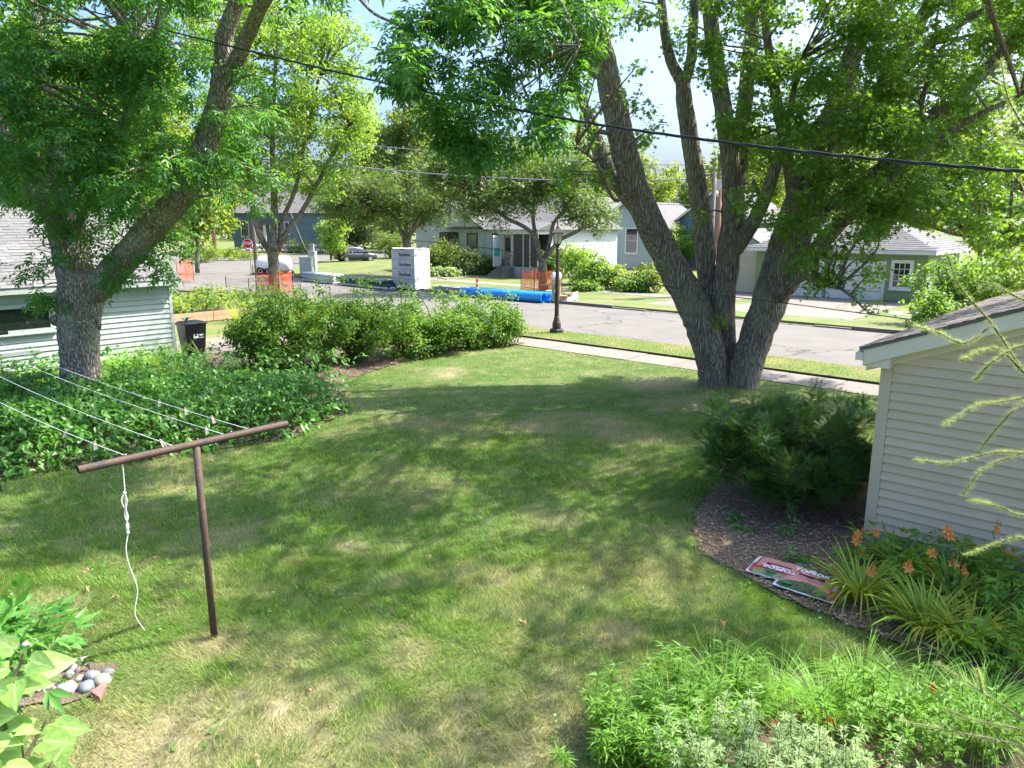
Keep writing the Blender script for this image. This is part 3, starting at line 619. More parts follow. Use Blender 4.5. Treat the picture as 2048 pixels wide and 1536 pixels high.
ml([(1600, 470, 46, -.3), (1660, 415, 44, -.6), (1720, 375, 44, -.9), (1790, 315, 40, -1.3), (1835, 260, 38, -1.5), (1900, 205, 36, -1.8), (1960, 150, 32, -2.1), (2040, 70, 28, -2.5), (2130, -60, 18, -3)], 42)
ml([(1570, 580, 44, -.5), (1625, 510, 42, -.7), (1685, 440, 38, -1.0), (1750, 375, 30, -1.4), (1820, 320, 24, -1.8), (1920, 250, 16, -2.4), (2040, 190, 10, -3)], 43)
ml([(1640, 310, 44, -.1), (1690, 270, 42, .3), (1740, 210, 40, .7), (1785, 140, 38, 1.0), (1830, 60, 34, 1.3), (1880, -30, 28, 1.6), (1950, -160, 16, 2)], 44)
ml([(1800, 150, 24, 1), (1860, 90, 24, .7), (1930, 40, 20, .4), (2010, 0, 16, 0), (2100, -60, 10, -.4)], 45)
ml([(1560, 600, 18, -.6), (1600, 560, 14, -1.3), (1650, 560, 11, -2.0), (1700, 590, 8, -2.5), (1730, 620, 5, -2.8)], 46, 7)
ml([(1740, 440, 16, -1.2), (1820, 440, 12, -1.8), (1920, 470, 9, -2.2), (2040, 480, 6, -2.6)], 47, 7)
ml([(1835, 260, 16, -1.5), (1845, 200, 13, -1.4), (1860, 140, 9, -1.3), (1870, 90, 6, -1.2)], 48, 7)
ml([(1270, 370, 16, -.2), (1230, 400, 10, -.9), (1195, 330, 8, -1.4), (1150, 290, 6, -1.8)], 49, 7)
limbs = np.vstack(LS); rg = np.random.default_rng(22); CL = []
CL += fill(1480, 2080, -40, 420, 116, YM, (-3.2, 2.6), (.35, .75), rg, lambda x, y: not (1990 < x and y > 300))
CL += fill(1680, 2080, 250, 520, 34, YM, (-3.5, -.5), (.4, .7), rg, lambda x, y: y < 430 + (x - 1680) * .28)
CL += fill(1310, 1500, -40, 330, 24, YM, (-1.8, 1.2), (.25, .5), rg, lambda x, y: not (1225 < x < 1345 and 40 < y < 330))
CL += fill(1060, 1215, 200, 380, 12, YM, (-1.8, .8), (.25, .45), rg)
CL += fill(1215, 1320, -40, 60, 6, YM, (-.8, .8), (.25, .45), rg)
CL += fill(1270, 1350, 270, 350, 4, YM, (-.8, .4), (.2, .32), rg)
CL += fill(1560, 1760, 420, 560, 20, YM, (-3.0, -1.2), (.25, .42), rg, lambda x, y: y < 600 - abs(x - 1650) * .5)
CL += [(atY(x, y, YM - 2.4), np.array([.25, .25, .2])) for x, y in ((1720, 585), (1745, 615), (1690, 555), (1600, 545), (1620, 580), (1655, 560), (1580, 520), (1560, 450), (1540, 430), (1255, 190), (1275, 130), (1290, 215), (1310, 250))]
CL += [(atY(x, y, YM - .4), np.array([.22, .22, .2])) for x, y in ((1440, 640), (1450, 250), (1400, 430), (1520, 330), (1480, 410), (1600, 330), (1500, 300))]
CL += fill(1700, 2100, -40, 260, 30, YM, (-2.5, 3.5), (.4, .75), rg)
CU = [(atY(rg.uniform(950, 2300), rg.uniform(-430, -30), YM + rg.uniform(-6.5, 3.0)), rg.uniform(.5, .9) * np.array([1, 1, .7])) for _ in range(190)]
CU += [(np.array([rg.uniform(6, 14), rg.uniform(7.5, 15), rg.uniform(7.5, 12)]), rg.uniform(.7, 1.2) * np.array([1, 1, .7])) for _ in range(16)]
CU += [(np.array([rg.uniform(3.5, 13.5), rg.uniform(6.5, 14), rg.uniform(8.4, 12)]), rg.uniform(.35, .62) * np.array([1, 1, .7])) for _ in range(70)]  # unseen airy clumps added to break up the sun on the near lawn
CU += [(np.array([rg.uniform(-1.5, 4), rg.uniform(22, 27), rg.uniform(10.6, 13.5)]), rg.uniform(.6, 1.0) * np.array([1, 1, .7])) for _ in range(30)]  # more unseen clumps, added to shade the pale garage wall
for c, r in CL: twig_to(mb, limbs, c, rg)
for c, r in CU: twig_to(mb, limbs, c, rg, .012)
mb.build('trunk', M['maplebark'], mpl, smooth=True)
v1 = crown(CL, T_MAP, 180, 1.08, rg, .35, .35); v3 = crown(CU, T_MAP3, 52, 1.55, rg, .3)
obj('crown', *join([v1, v3]), M['mapleleaf'], mpl)

# ------------------------------------------------------------------ smaller trees and background trees
def tree(name, label, Y, limbs_px, blobs, tmpl, m, dens, scale, seed, bm='barkg', fillers=None, group=None, droop=.2):
    x, y = limbs_px[0][0][:2]; base = atY(x, y, Y)
    t = thing(name, (base[0], base[1], 0), label, 'tree', group); mb = MB(); ls = []; rg = np.random.default_rng(seed)
    for i, lp in enumerate(limbs_px): ls.append(px_limb(mb, [(a, b_, w, 0 if i == 0 else rg.uniform(-.6, .6)) for a, b_, w in lp], Y, seed + i, 9, .03, 4))
    ls = np.vstack(ls); cl = []
    for (cx, cy, rx, ry, n, r0, r1) in blobs:
        for _ in range(n):
            d = rg.normal(0, 1, 3); d = d / np.linalg.norm(d) * rg.random() ** .4
            c = atY(cx + d[0] * rx, cy + d[1] * ry, Y + d[2] * rx * Y / F * .9); r = rg.uniform(r0, r1); cl.append((c, r * np.array([1, 1, .75])))
    for c, r in cl: twig_to(mb, ls, c, rg, .05, 1.0)
    mb.build('trunk', M[bm], t, smooth=True); obj('crown', *crown(cl, tmpl, dens, scale, rg, droop, .4), M[m], t); return t
tree('boulevard_tree', 'tall bright yellow-green tree with forked trunk behind the orange fence and stop sign', 43.5,
     [[(550, 588, 30), (548, 540, 24), (546, 495, 26)], [(542, 505, 15), (524, 480, 14), (510, 440, 12), (502, 390, 10), (495, 330, 7)], [(547, 500, 20), (549, 440, 17), (548, 380, 14), (545, 280, 11), (550, 150, 8), (560, 20, 5)],
      [(555, 500, 15), (575, 460, 12), (600, 430, 11), (630, 375, 9), (665, 310, 8), (700, 250, 6)], [(558, 495, 12), (565, 440, 10), (590, 380, 9), (610, 280, 8), (640, 150, 6)]],
     [(590, 190, 160, 210, 110, .7, 1.2), (500, 300, 110, 100, 26, .8, 1.4), (690, 240, 70, 90, 24, .7, 1.2), (600, 370, 90, 50, 12, .6, 1.0), (480, 60, 140, 100, 30, .9, 1.6), (640, 90, 70, 80, 14, .8, 1.2)], T_FAR, 'locust', 26, .68, 51)
tree('boulevard_maple', 'low spreading maple with crooked limbs inside orange fence before the white house', 45.0,
     [[(1087, 585, 20), (1086, 550, 17), (1084, 515, 18)], [(1080, 520, 12), (1070, 475, 10), (1045, 452, 9), (1010, 435, 8), (985, 410, 6)], [(1078, 500, 10), (1068, 455, 9), (1066, 420, 8), (1072, 385, 6)],
      [(1090, 515, 12), (1100, 480, 9), (1108, 445, 8), (1135, 415, 7), (1150, 385, 5)], [(1096, 510, 11), (1120, 480, 9), (1155, 462, 8), (1200, 430, 6)], [(1062, 425, 7), (1045, 405, 6), (1030, 375, 4)]],
     [(1000, 385, 90, 40, 30, .5, .9), (1060, 350, 80, 45, 40, .5, .9), (905, 350, 60, 40, 26, .6, .9), (1175, 415, 55, 38, 34, .4, .7), (960, 410, 60, 30, 16, .4, .7), (1130, 350, 70, 50, 26, .5, .8), (1105, 400, 60, 40, 10, .4, .6), (1000, 440, 30, 15, 5, .3, .5), (1200, 450, 35, 15, 6, .3, .5), (930, 320, 70, 40, 16, .6, .9)], T_FARM, 'norway', 50, .9, 61)
tree('shade_maple', 'spreading maple with yellowing dark leaves behind the wrapped foam stack', 58.0,
     [[(812, 556, 16), (812, 500, 15), (812, 465, 17)], [(808, 475, 11), (795, 445, 9), (775, 420, 7), (750, 395, 5)], [(816, 475, 12), (835, 445, 10), (860, 425, 7), (890, 430, 5), (905, 440, 3)], [(812, 470, 8), (813, 430, 7), (815, 380, 5)]],
     [(790, 390, 110, 55, 64, .6, 1.1), (700, 400, 80, 60, 44, .6, 1.0), (850, 420, 60, 35, 14, .5, .8), (870, 360, 60, 50, 16, .6, 1.0)], T_FARM, 'norway', 44, 1.0, 71)
tree('small_tree', 'small rounded bright green tree in front of the parked dark car', 80, [[(662, 520, 5), (663, 500, 5), (665, 470, 4)], [(663, 505, 3), (675, 480, 2), (685, 455, 2)]], [(668, 468, 30, 38, 34, .5, .9)], T_FAR, 'locust', 34, .8, 72)
bgl = [  # cx, cy, rx, ry, Y, mat, label
 (430, 330, 70, 150, 105, 'bgB', 'sunlit tree behind the ash branches left of the cross street'), (250, 250, 130, 190, 70, 'bgB', 'bright tree standing behind the pale garage roof'), (60, 230, 120, 200, 60, 'bgB', 'leafy tree at the far left edge behind the ash'),
 (395, 430, 40, 70, 62, 'bgB', 'bright small tree just right of the pale garage roof'),
 (820, 300, 80, 130, 110, 'bgA', 'tall soft green poplar-like tree above the foam stack'), (900, 330, 60, 110, 125, 'bgC', 'dark tree behind the middle of the street wires'), (745, 330, 60, 120, 120, 'bgA', 'grey-green tree right of the bright boulevard tree'),
 (985, 340, 60, 90, 118, 'bgC', 'deep green tree behind the left end of the white house roof'), (1065, 345, 55, 80, 122, 'bgA', 'tree above the roof vents of the white house'), (1150, 330, 60, 75, 120, 'bgB', 'light green tree left of the maple stem'), (1225, 345, 60, 80, 110, 'bgA', 'tree seen between the maple stems above the blue gable'),
 (1310, 370, 60, 60, 100, 'bgB', 'light tree framed by the two left maple stems'), (1420, 380, 60, 80, 95, 'bgA', 'tree behind the two utility poles'), (1520, 350, 80, 100, 90, 'bgB', 'bright tree above the cream garage roof'), (1620, 380, 70, 90, 80, 'bgA', 'tree above the left part of the green garage roof'),
 (1720, 370, 80, 110, 75, 'bgB', 'sunlit tree above the middle of the green garage'), (1840, 340, 90, 130, 70, 'bgB', 'yellow-green tree above the right end of the green garage'), (1960, 330, 100, 160, 60, 'bgB', 'large bright tree at the right edge beyond the maple'),
 (2080, 380, 100, 160, 50, 'bgA', 'tree cut by the right edge of the view'), (700, 450, 60, 50, 125, 'bgC', 'dark trees edge behind the parked car'), (780, 455, 35, 45, 92, 'bgA', 'dense green tree left of the white house'), (620, 440, 45, 60, 128, 'bgA', 'tree beside the blue house across the cross street'), (480, 420, 50, 60, 118, 'bgC', 'dark spruce-like tree beside the blue house porch'), (860, 470, 30, 40, 100, 'bgC', 'shadowy tree behind the white house corner')]
for i, (cx, cy, rx, ry, Y, m_, lab) in enumerate(bgl):
    g = at(cx, 540)  # ground row under it
    yb = 768 - F * ((Y * ST - CAMH * CT) / (Y * CT + CAMH * ST))
    w = 420 / Y * 1.0
    nb = int(rx * ry / 130 * (Y / 90) ** 1.2 * .9) + 14; rr = max(.9, rx * Y / F * .30)
    tree('background_tree', lab, Y, [[(cx, yb, w * 1.6), (cx, (yb + cy) / 2, w * 1.3), (cx + rx * .1, cy, w), (cx, cy - ry * .5, w * .5)], [(cx, (yb + cy) / 2, w), (cx - rx * .4, cy, w * .5)], [(cx, (yb + cy) / 2 - 10, w * .8), (cx + rx * .5, cy - 10, w * .4)]],
         [(cx, cy, rx, ry, nb, rr * .55, rr)], T_FAR, m_, 14 * (90 / Y) ** .3, 1.55, 100 + i, 'barkg', None, 'trees closing the background')
# far wood closing the gaps at the horizon
cl = []
for i in range(150):
    x = rng.uniform(-120, 150); y = 165 + rng.uniform(0, 40); cl.append((np.array([x, y, rng.uniform(2, 11 + 3 * math.sin(x * .13))]), rng.uniform(2.2, 4.2) * np.array([1, 1, .8])))
o = obj('far_wood', *crown(cl, T_FAR, 4.5, 3.4, rng, .1), M['bgA'], kind='stuff'); tag(o, 'distant wood along the horizon', 'wood')

# ------------------------------------------------------------------ building helpers
def lap(parent, P0, A, Nn, s0, s1, z0, z1, exp, m, gable=None, thick=.03, joined=False, name='board', zmin_fn=None):
    """lap siding on the plane P0 + s*A + z*Z, outward normal Nn. gable(z) -> (sa, sb) limits the run"""
    acc = MB() if joined else None; z = z0; P0 = np.asarray(P0, float)
    while z < z1 - 1e-3:
        zt = min(z + exp, z1); sa0, sb0 = (s0, s1) if gable is None else gable(z); sa1, sb1 = (s0, s1) if gable is None else gable(zt)
        if sb0 - sa0 > .05:
            if sb1 - sa1 < .02: sa1 = (sa1 + sb1) / 2 - .01; sb1 = sa1 + .02
            q = lambda s, zz, o: P0 + A * s + Z * zz + Nn * o
            mb = acc or MB()
            b_ = np.array([q(sa0, z + .002, thick), q(sb0, z + .002, thick), q(sb0, z + .002, -.03), q(sa0, z + .002, -.03)])
            t_ = np.array([q(sa1, zt, .003), q(sb1, zt, .003), q(sb1, zt, -.03), q(sa1, zt, -.03)])
            mb.hexa(b_, t_)
            if not joined: mb.build(name, M[m], parent)
        z = zt
    if joined: o = acc.build('siding', M[m], parent); return o
def window(parent, C, A, Nn, w, h, cols, rows, frame='white', glass='glass', fw=.07, dep=.05, sill=True, name='window'):
    """framed window centred on C (on the wall plane)"""
    C = np.asarray(C, float); ax = (A, Nn, Z); mb = MB()
    mb.box(C + A * (w / 2 - fw / 2) + Nn * dep / 2, (fw, dep, h), ax).box(C - A * (w / 2 - fw / 2) + Nn * dep / 2, (fw, dep, h), ax)
    mb.box(C + Z * (h / 2 - fw / 2) + Nn * dep / 2, (w - 2 * fw, dep * .98, fw), ax).box(C - Z * (h / 2 - fw / 2) + Nn * dep / 2, (w - 2 * fw, dep * .98, fw), ax)
    mw, mt = (w - 2 * fw) / cols, (h - 2 * fw) / rows; g = min(.03, mw * .16)
    for i in range(1, cols): mb.box(C + A * (-w / 2 + fw + i * mw) + Nn * dep * .38, (g, dep * .5, h - 2 * fw), ax)
    for i in range(1, rows): mb.box(C + Z * (-h / 2 + fw + i * mt) + Nn * dep * .37, (w - 2 * fw, dep * .46, g), ax)
    wo = mb.build(name, M[frame], parent)
    for i in range(cols):
        for j in range(rows):
            MB().box(C + A * (-w / 2 + fw + (i + .5) * mw) + Z * (-h / 2 + fw + (j + .5) * mt) + Nn * dep * .42, (mw - g, .01, mt - g), ax).build('pane', M[glass], wo)
    if sill: MB().box(C - Z * (h / 2 + .02) + Nn * (dep * .75), (w + .08, dep * 1.5, .04), ax).build('sill', M[frame], wo)
    return wo
def shingles(parent, E0, A, run, up, length, m, row=.145, tab=.30, limit=280, seed=0, nparts=True):
    """courses from eave point E0 along A (length) climbing vector `up` for distance run; each tab a thin wedge"""
    rg = np.random.default_rng(seed); nn = nrm(np.cross(A, up)); nn = nn if nn[2] > 0 else -nn
    rows = int(run / row); cols = int(length / tab); proto = None; acc = MB(); cnt = 0
    for i in range(rows):
        off = (i % 2) * tab * .5 + rg.uniform(-.03, .03)
        for j in range(cols + 1):
            s0 = max(0, j * tab - off); s1 = min(length, (j + 1) * tab - off - .006)
            if s1 - s0 < .03: continue
            th = rg.choice([.008, .013, .017]); a = E0 + A * s0 + up * (i * row); w = A * (s1 - s0); t = up * (row + .03)
            mb = MB() if cnt < limit else acc
            b_ = np.array([a, a + w, a + w + t, a + t]); tp = np.array([a + nn * (th + .004), a + w + nn * (th + .004), a + w + t + nn * .003, a + t + nn * .003])
            mb.hexa(b_, tp)
            if cnt < limit: mb.build('shingle', M[m], parent)
            cnt += 1
    if acc.n: acc.build('upper_shingles', M[m], parent, kind='stuff')
NV = -V; NU = U
# ------------------------------------------------------------------ beige garage on the right
bg_ = thing('beige_garage', L(-2.5, 9.6), 'beige vinyl sided garage gable behind the daylilies', 'garage')
WU0, WV, WH, WLEN = -2.5, 9.6, 2.5, 6.6
PIT = .385; mid = WLEN / 2
MB().ubox(WU0, WU0 + WLEN, WV + .03, WV + 7, 0, WH - .02).prism([L(WU0, WV + .03, WH - .02), L(WU0 + WLEN, WV + .03, WH - .02), L(WU0 + mid, WV + .03, WH - .02 + mid * PIT)], V * 6.97).build('wall', M['beige'], bg_)
MB().ubox(WU0 - .01, WU0 + WLEN + .01, WV - .008, WV + .0, -.05, .2).build('foundation', M['found'], bg_)
lap(bg_, L(0, WV), U, NV, WU0 + .1, WU0 + WLEN, .20, WH + mid * PIT, .1135, 'beige', lambda z: (max(WU0 + .1, WU0 + (z - WH) / PIT), min(WU0 + WLEN - .1, WU0 + WLEN - (z - WH) / PIT)))
MB().ubox(WU0 - .03, WU0 + .098, WV - .03, WV + .0, .12, WH).ubox(WU0 - .034, WU0 + .0, WV + .002, WV + .1, .12, WH).build('corner_trim', M['trim'], bg_)
# rake boards, soffit return, roof
ov, oe = .2, .2
a0 = L(WU0 - oe, WV - ov, WH - oe * PIT); r0 = L(WU0 + mid, WV - ov, WH + mid * PIT); e1 = L(WU0 + WLEN + oe, WV - ov, WH - oe * PIT)
for p, q_ in ((a0, r0), (r0, e1)):
    mb = MB(); mb.hexa(np.array([p - Z * .10, q_ - Z * .10, q_ - Z * .10 + V * .025, p - Z * .10 + V * .025]), np.array([p + Z * .08, q_ + Z * .08, q_ + Z * .08 + V * .025, p + Z * .08 + V * .025])); mb.build('rake_board', M['warmw'], bg_)
    mb = MB(); mb.hexa(np.array([p - Z * .085 + V * .027, q_ - Z * .085 + V * .027, q_ - Z * .085 + V * (ov - .01), p - Z * .085 + V * (ov - .01)]), np.array([p - Z * .07 + V * .027, q_ - Z * .07 + V * .027, q_ - Z * .07 + V * (ov - .01), p - Z * .07 + V * (ov - .01)])); mb.build('soffit', M['trim'], bg_)
    mb = MB(); mb.hexa(np.array([p - Z * .10 + V * (ov - .03), q_ - Z * .10 + V * (ov - .03), q_ - Z * .10 + V * (ov - .002), p - Z * .10 + V * (ov - .002)]) - Z * .1, np.array([p - Z * .086 + V * (ov - .03), q_ - Z * .086 + V * (ov - .03), q_ - Z * .086 + V * (ov - .002), p - Z * .086 + V * (ov - .002)])); mb.build('frieze_board', M['warmw'], bg_)
mb = MB(); mb.prism([L(WU0 - oe, WV - ov + .03, WH - oe * PIT - .12), L(WU0 + .10, WV - ov + .03, WH - oe * PIT - .12), L(WU0 + .10, WV - ov + .03, WH + .02), L(WU0 - oe, WV - ov + .03, WH - oe * PIT + .05)], V * (ov - .05)); mb.build('eave_return', M['warmw'], bg_)
mb = MB(); mb.ubox(WU0 - oe - .09, WU0 - oe + .01, WV - ov, WV + 7.3, WH - oe * PIT - .05, WH - oe * PIT + .05); mb.build('gutter', M['warmw'], bg_)
for sgn, p, q_ in ((1, a0, r0), (-1, e1, r0)):
    up = nrm(q_ - p); mb = MB(); p2 = p - up * .05 + V * -.02 + Z * .085; q2 = q_ + V * -.02 + Z * .085
    mb.hexa(np.array([p2, q2, q2 + V * 7.7, p2 + V * 7.7]), np.array([p2, q2, q2 + V * 7.7, p2 + V * 7.7]) + Z * .03); ro = mb.build('roof', M['shingleb'], bg_)
    shingles(ro, p2 + Z * .032, V, np.linalg.norm(q2 - p2), up, 7.7, 'shingleb', .14, .30, 0, 4)
# ------------------------------------------------------------------ pale garage on the left
pg = thing('pale_garage', L(-22.1, 9.5), 'pale green sided garage with grey shingle roof behind the ash trunk', 'garage')
GU, GV1, GV0, GH = -22.1, 9.5, -.5, 2.42
MB().ubox(GU - 6.4, GU - .03, GV0, GV1, 0, GH).build('wall', M['pale'], pg)
lap(pg, L(GU, 0), V, NU, GV0, GV1 - .08, .12, GH, .145, 'pale')
MB().ubox(GU - .05, GU + .03, GV1 - .078, GV1 + .01, .05, GH).build('corner_trim', M['palet'], pg)
pgp = .58; er = L(GU + .32, GV0 - .2, GH - .02); up = nrm(np.array(-U + Z * pgp)); run = 3.55 / math.cos(math.atan(pgp))
MB().ubox(GU + .29, GU + .33, GV0 - .2, GV1 + .22, GH - .17, GH - .0).build('fascia', M['palet'], pg); MB().ubox(GU, GU + .288, GV0 - .2, GV1 + .2, GH - .16, GH - .145).build('soffit', M['palet'], pg)
mb = MB(); p = er; w = V * (GV1 - GV0 + .42); t = up * run; mb.hexa(np.array([p, p + w, p + w + t, p + t]), np.array([p, p + w, p + w + t, p + t]) + Z * .02); t2 = -U * 3.55 - Z * 3.55 * pgp; mb.hexa(np.array([p + t, p + w + t, p + w + t + t2, p + t + t2]), np.array([p + t, p + w + t, p + w + t + t2, p + t + t2]) + Z * .02)
ro = mb.build('roof', M['shingle'], pg)
shingles(ro, er + Z * .022 - up * .03 + V * 4.6, V, run, up, GV1 - GV0 + .42 - 4.6, 'shingle', .15, .33, 250, 5)
gp = lambda s: L(GU - 3.2 + s, GV1, 0)
mb = MB(); mb.prism([L(GU - 6.6, GV1 - .02, GH), L(GU + .2, GV1 - .02, GH), L(GU - 3.2, GV1 - .02, GH + 3.3 * pgp)], V * .03); mb.build('gable', M['pale'], pg)
MB().ubox(GU - 5.9, GU - .6, GV1, GV1 + .04, .02, 2.15).build('garage_door', M['palet'], pg)
wc = (atU(-30, 632, GU) + atU(105, 632, GU)) / 2; wr = atU(105, 632, GU); wz0, wz1 = atU(60, 665, GU)[2], atU(60, 608, GU)[2]
vR = wr @ V; window(pg, L(GU + .012, vR - .95, (wz0 + wz1) / 2), V, NU, 1.9, wz1 - wz0, 1, 1, 'palet', 'glass', .09, .06)
pp = atU(100, 700, GU); MB().box(L(GU + .02, pp @ V - 1.2, pp[2]), (1.9, .03, .10), (V, U, Z)).build('bare_strip', M['plankg'], pg)
sc_ = atU(325, 604, GU); MB().box(sc_ + U * .03, (.1, .05, .04), (V, U, Z)).build('outlet', M['white'], pg)
# white house behind the garage roof
wh = thing('neighbour_house', L(-33, 3), 'white sided neighbour house gable showing above the pale garage roof', 'house')
MB().ubox(-40, -32, -4, 7.0, 0, 3.6).build('wall', M['housew'], wh); mb = MB(); mb.prism([L(-31.98, -4, 3.6), L(-31.98, 7, 3.6), L(-31.98, 1.5, 6.3)], -U * .1); mb.build('gable', M['housew'], wh)
lap(wh, L(-31.97, 0), V, NU, -4, 7, .3, 6.2, .2, 'housew', lambda z: (-4 + max(0, z - 3.6) / .49, 7 - max(0, z - 3.6) / .49), .02, True)
mb = MB(); 
for a_, b_ in ((-4.4, 1.5), (7.4, 1.5)):
    z0_ = 3.4; p, q_ = L(-31.6, a_, z0_), L(-31.6, b_, 6.36); mb.hexa(np.array([p, q_, q_ - U * 9, p - U * 9]), np.array([p, q_, q_ - U * 9, p - U * 9]) + Z * .12)
mb.build('roof', M['roofg'], wh)
# ------------------------------------------------------------------ green garage
gg = thing('green_garage', L(-9.7, 41.9), 'green sided garage with white doors, multi-pane window and hip roof', 'garage')
g0, g1, gv, gd, gh = -18.4, -9.45, 41.9, 7.0, 2.55
MB().ubox(g0, g1 - .03, gv + .03, gv + gd, 0, gh).build('wall', M['greensid'], gg)
lap(gg, L(0, gv), U, NV, g0, g1 - .06, .05, gh, .19, 'greensid', None, .02); lap(gg, L(g1, 0), V, NU, gv + .06, gv + gd, .05, gh, .19, 'greensid', None, .02)
MB().ubox(g1 - .058, g1 + .026, gv - .026, gv + .058, 0, gh).build('corner_trim', M['greensid'], gg)
d_r = atV(1766, 560, gv) @ U; zt = atV(1766, 527, gv)[2]
for k_, (a_, b_) in enumerate(((d_r - 2.75, d_r), (d_r - 5.95, d_r - 3.15))):
    mb = MB(); fr = .1; mb.ubox(a_ - fr, a_, gv - .05, gv, 0, zt + fr).ubox(b_, b_ + fr, gv - .05, gv, 0, zt + fr).ubox(a_, b_, gv - .05, gv, zt, zt + fr); dr = mb.build('garage_door', M['white'], gg)
    for j in range(4): MB().ubox(a_ + .01, b_ - .01, gv - .03, gv, .02 + j * zt / 4, (j + 1) * zt / 4 - .012).build('panel', M['white'], dr, bevel=.006)
wcx = atV(1803, 555, gv); wt, wb_ = atV(1803, 520, gv)[2], atV(1803, 580, gv)[2]; wl, wr_ = atV(1781, 550, gv) @ U, atV(1826, 550, gv) @ U
window(gg, L((wl + wr_) / 2, gv - .005, (wt + wb_) / 2), U, NV, wr_ - wl, wt - wb_, 3, 4, 'white', 'glass', .16, .07)
window(gg, L(g1 + .005, gv + 3.0, 1.55), V, NU, 1.0, 1.5, 2, 2, 'white', 'glassl', .12, .07)
o_ = .45; e = [L(g0 - o_, gv - o_, gh), L(g1 + o_, gv - o_, gh), L(g1 + o_, gv + gd + o_, gh), L(g0 - o_, gv + gd + o_, gh)]; hr = 1.75; h0, h1 = L(g0 + 3.4, gv + gd / 2, gh + hr), L(g1 - 3.4, gv + gd / 2, gh + hr)
mb = MB(); mb.add([*[q + Z * .12 for q in e], h0 + Z * .12, h1 + Z * .12], [(0, 1, 5, 4), (1, 2, 5), (2, 3, 4, 5), (3, 0, 4)]); ro = mb.build('roof', M['roofg'], gg)
MB().ubox(g0 - o_, g1 + o_, gv - o_, gv + gd + o_, gh - .08, gh + .115).build('fascia', M['white'], gg)
shingles(ro, L(g0 - o_, gv - o_, gh + .125), U, .15 * 3, nrm(V * 3.95 + Z * hr), g1 - g0 + 2 * o_, 'roofg', .15, .5, 0, 6)
acc = MB(); n_c = 18; sl = nrm(np.array(h0 - e[0]))     # courses of the front slope as stepped strips
for i in range(n_c):
    f0, f1 = i / n_c, (i + 1.15) / n_c; f1 = min(1, f1)
    for A_, B_, C_, D_ in ((e[0], e[1], h1, h0), (e[1], e[2], h1, h1)):
        p = A_ + (D_ - A_) * f0; q_ = B_ + (C_ - B_) * f0; p1 = A_ + (D_ - A_) * f1; q1 = B_ + (C_ - B_) * f1
        acc.hexa(np.array([p, q_, q1, p1]) + Z * .121, np.array([p + Z * .15, q_ + Z * .15, q1 + Z * .125, p1 + Z * .125]))
acc.build('roof_courses', M['roofg'], gg, kind='stuff')
# ------------------------------------------------------------------ cream garage
cg = thing('cream_garage', L(-19, 42.2), 'cream garage with ribbed overhead door and low gable behind the maple stems', 'garage')
cv = 42.2; cl_, cr_ = atV(1418, 560, cv) @ U, atV(1536, 560, cv) @ U; ch = atV(1480, 503, cv)[2]; cm = (cl_ + cr_) / 2; cp = atV(1478, 462, cv)[2]
MB().ubox(cl_, cr_, cv, cv + 7, 0, ch).build('wall', M['creamw'], cg); mb = MB(); mb.prism([L(cl_ - .3, cv - .04, ch), L(cr_ + .3, cv - .04, ch), L(cm, cv - .04, cp)], V * 7); mb.build('gable', M['creamw'], cg)
da, db = cl_ + .7, cr_ - .35; zt = ch - .22; mb = MB(); mb.ubox(da - .1, da, cv - .05, cv, 0, zt + .1).ubox(db, db + .1, cv - .05, cv, 0, zt + .1).ubox(da, db, cv - .05, cv, zt, zt + .1); dr = mb.build('garage_door', M['creamw'], cg)
for j in range(12): mb = MB(); z_ = j * zt / 12; mb.hexa(np.array([L(da, cv - .035, z_), L(db, cv - .035, z_), L(db, cv - .001, z_), L(da, cv - .001, z_)]), np.array([L(da, cv - .012, z_ + zt / 12), L(db, cv - .012, z_ + zt / 12), L(db, cv - .001, z_ + zt / 12), L(da, cv - .001, z_ + zt / 12)])); mb.build('slat', M['cream'], dr)
mb = MB()
for a_ in (cl_ - .35, cr_ + .35):
    p, q_ = L(a_, cv - .25, ch - .05), L(cm, cv - .25, cp + .06); mb.hexa(np.array([p, q_, q_ + V * 7.5, p + V * 7.5]), np.array([p, q_, q_ + V * 7.5, p + V * 7.5]) + Z * .09)
mb.build('roof', M['roofg'], cg)
mb = MB()
for i in range(22):
    u_ = cl_ + (i + .5) * (cr_ - cl_) / 22; zz_ = ch + (cp - ch) * (1 - abs(u_ - cm) / (cm - cl_ + .3)); mb.ubox(u_ - .008, u_ + .008, cv - .052, cv - .042, ch + .01, zz_ - .03)
mb.build('battens', M['creamw'], cg)
txt = bpy.data.curves.new('house_number', 'FONT'); txt.body = '1198'; txt.size = .16; txt.extrude = .004
def text_obj(name, body, size, C, A, Up, Nn, m, parent, align='CENTER', bold=False, shear=0.0, ext=.003):
    cu = bpy.data.curves.new(name, 'FONT'); cu.body = body; cu.size = size; cu.extrude = ext; cu.align_x = align; cu.align_y = 'CENTER'; cu.shear = shear; cu.resolution_u = 2
    if bold: cu.offset = size * .025
    to = bpy.data.objects.new('tmp', cu); COL.objects.link(to); dg = bpy.context.evaluated_depsgraph_get(); me = bpy.data.meshes.new_from_object(to.evaluated_get(dg)); bpy.data.objects.remove(to); bpy.data.curves.remove(cu)
    A, Up, Nn, C = [Vector(tuple(float(k) for k in q)) for q in (A, Up, Nn, C)]
    mm = Matrix((A, Up, Nn)).transposed().to_4x4(); mm.translation = C; me.transform(mm); me.materials.clear(); me.materials.append(M[m]); me.name = name
    o = bpy.data.objects.new(name, me); link(o, parent); return o
bpy.data.curves.remove(txt)
text_obj('house_number', '31', .2, L(cm + .25, cv - .052, ch - .06), U, Z, NV, 'dark', cg)
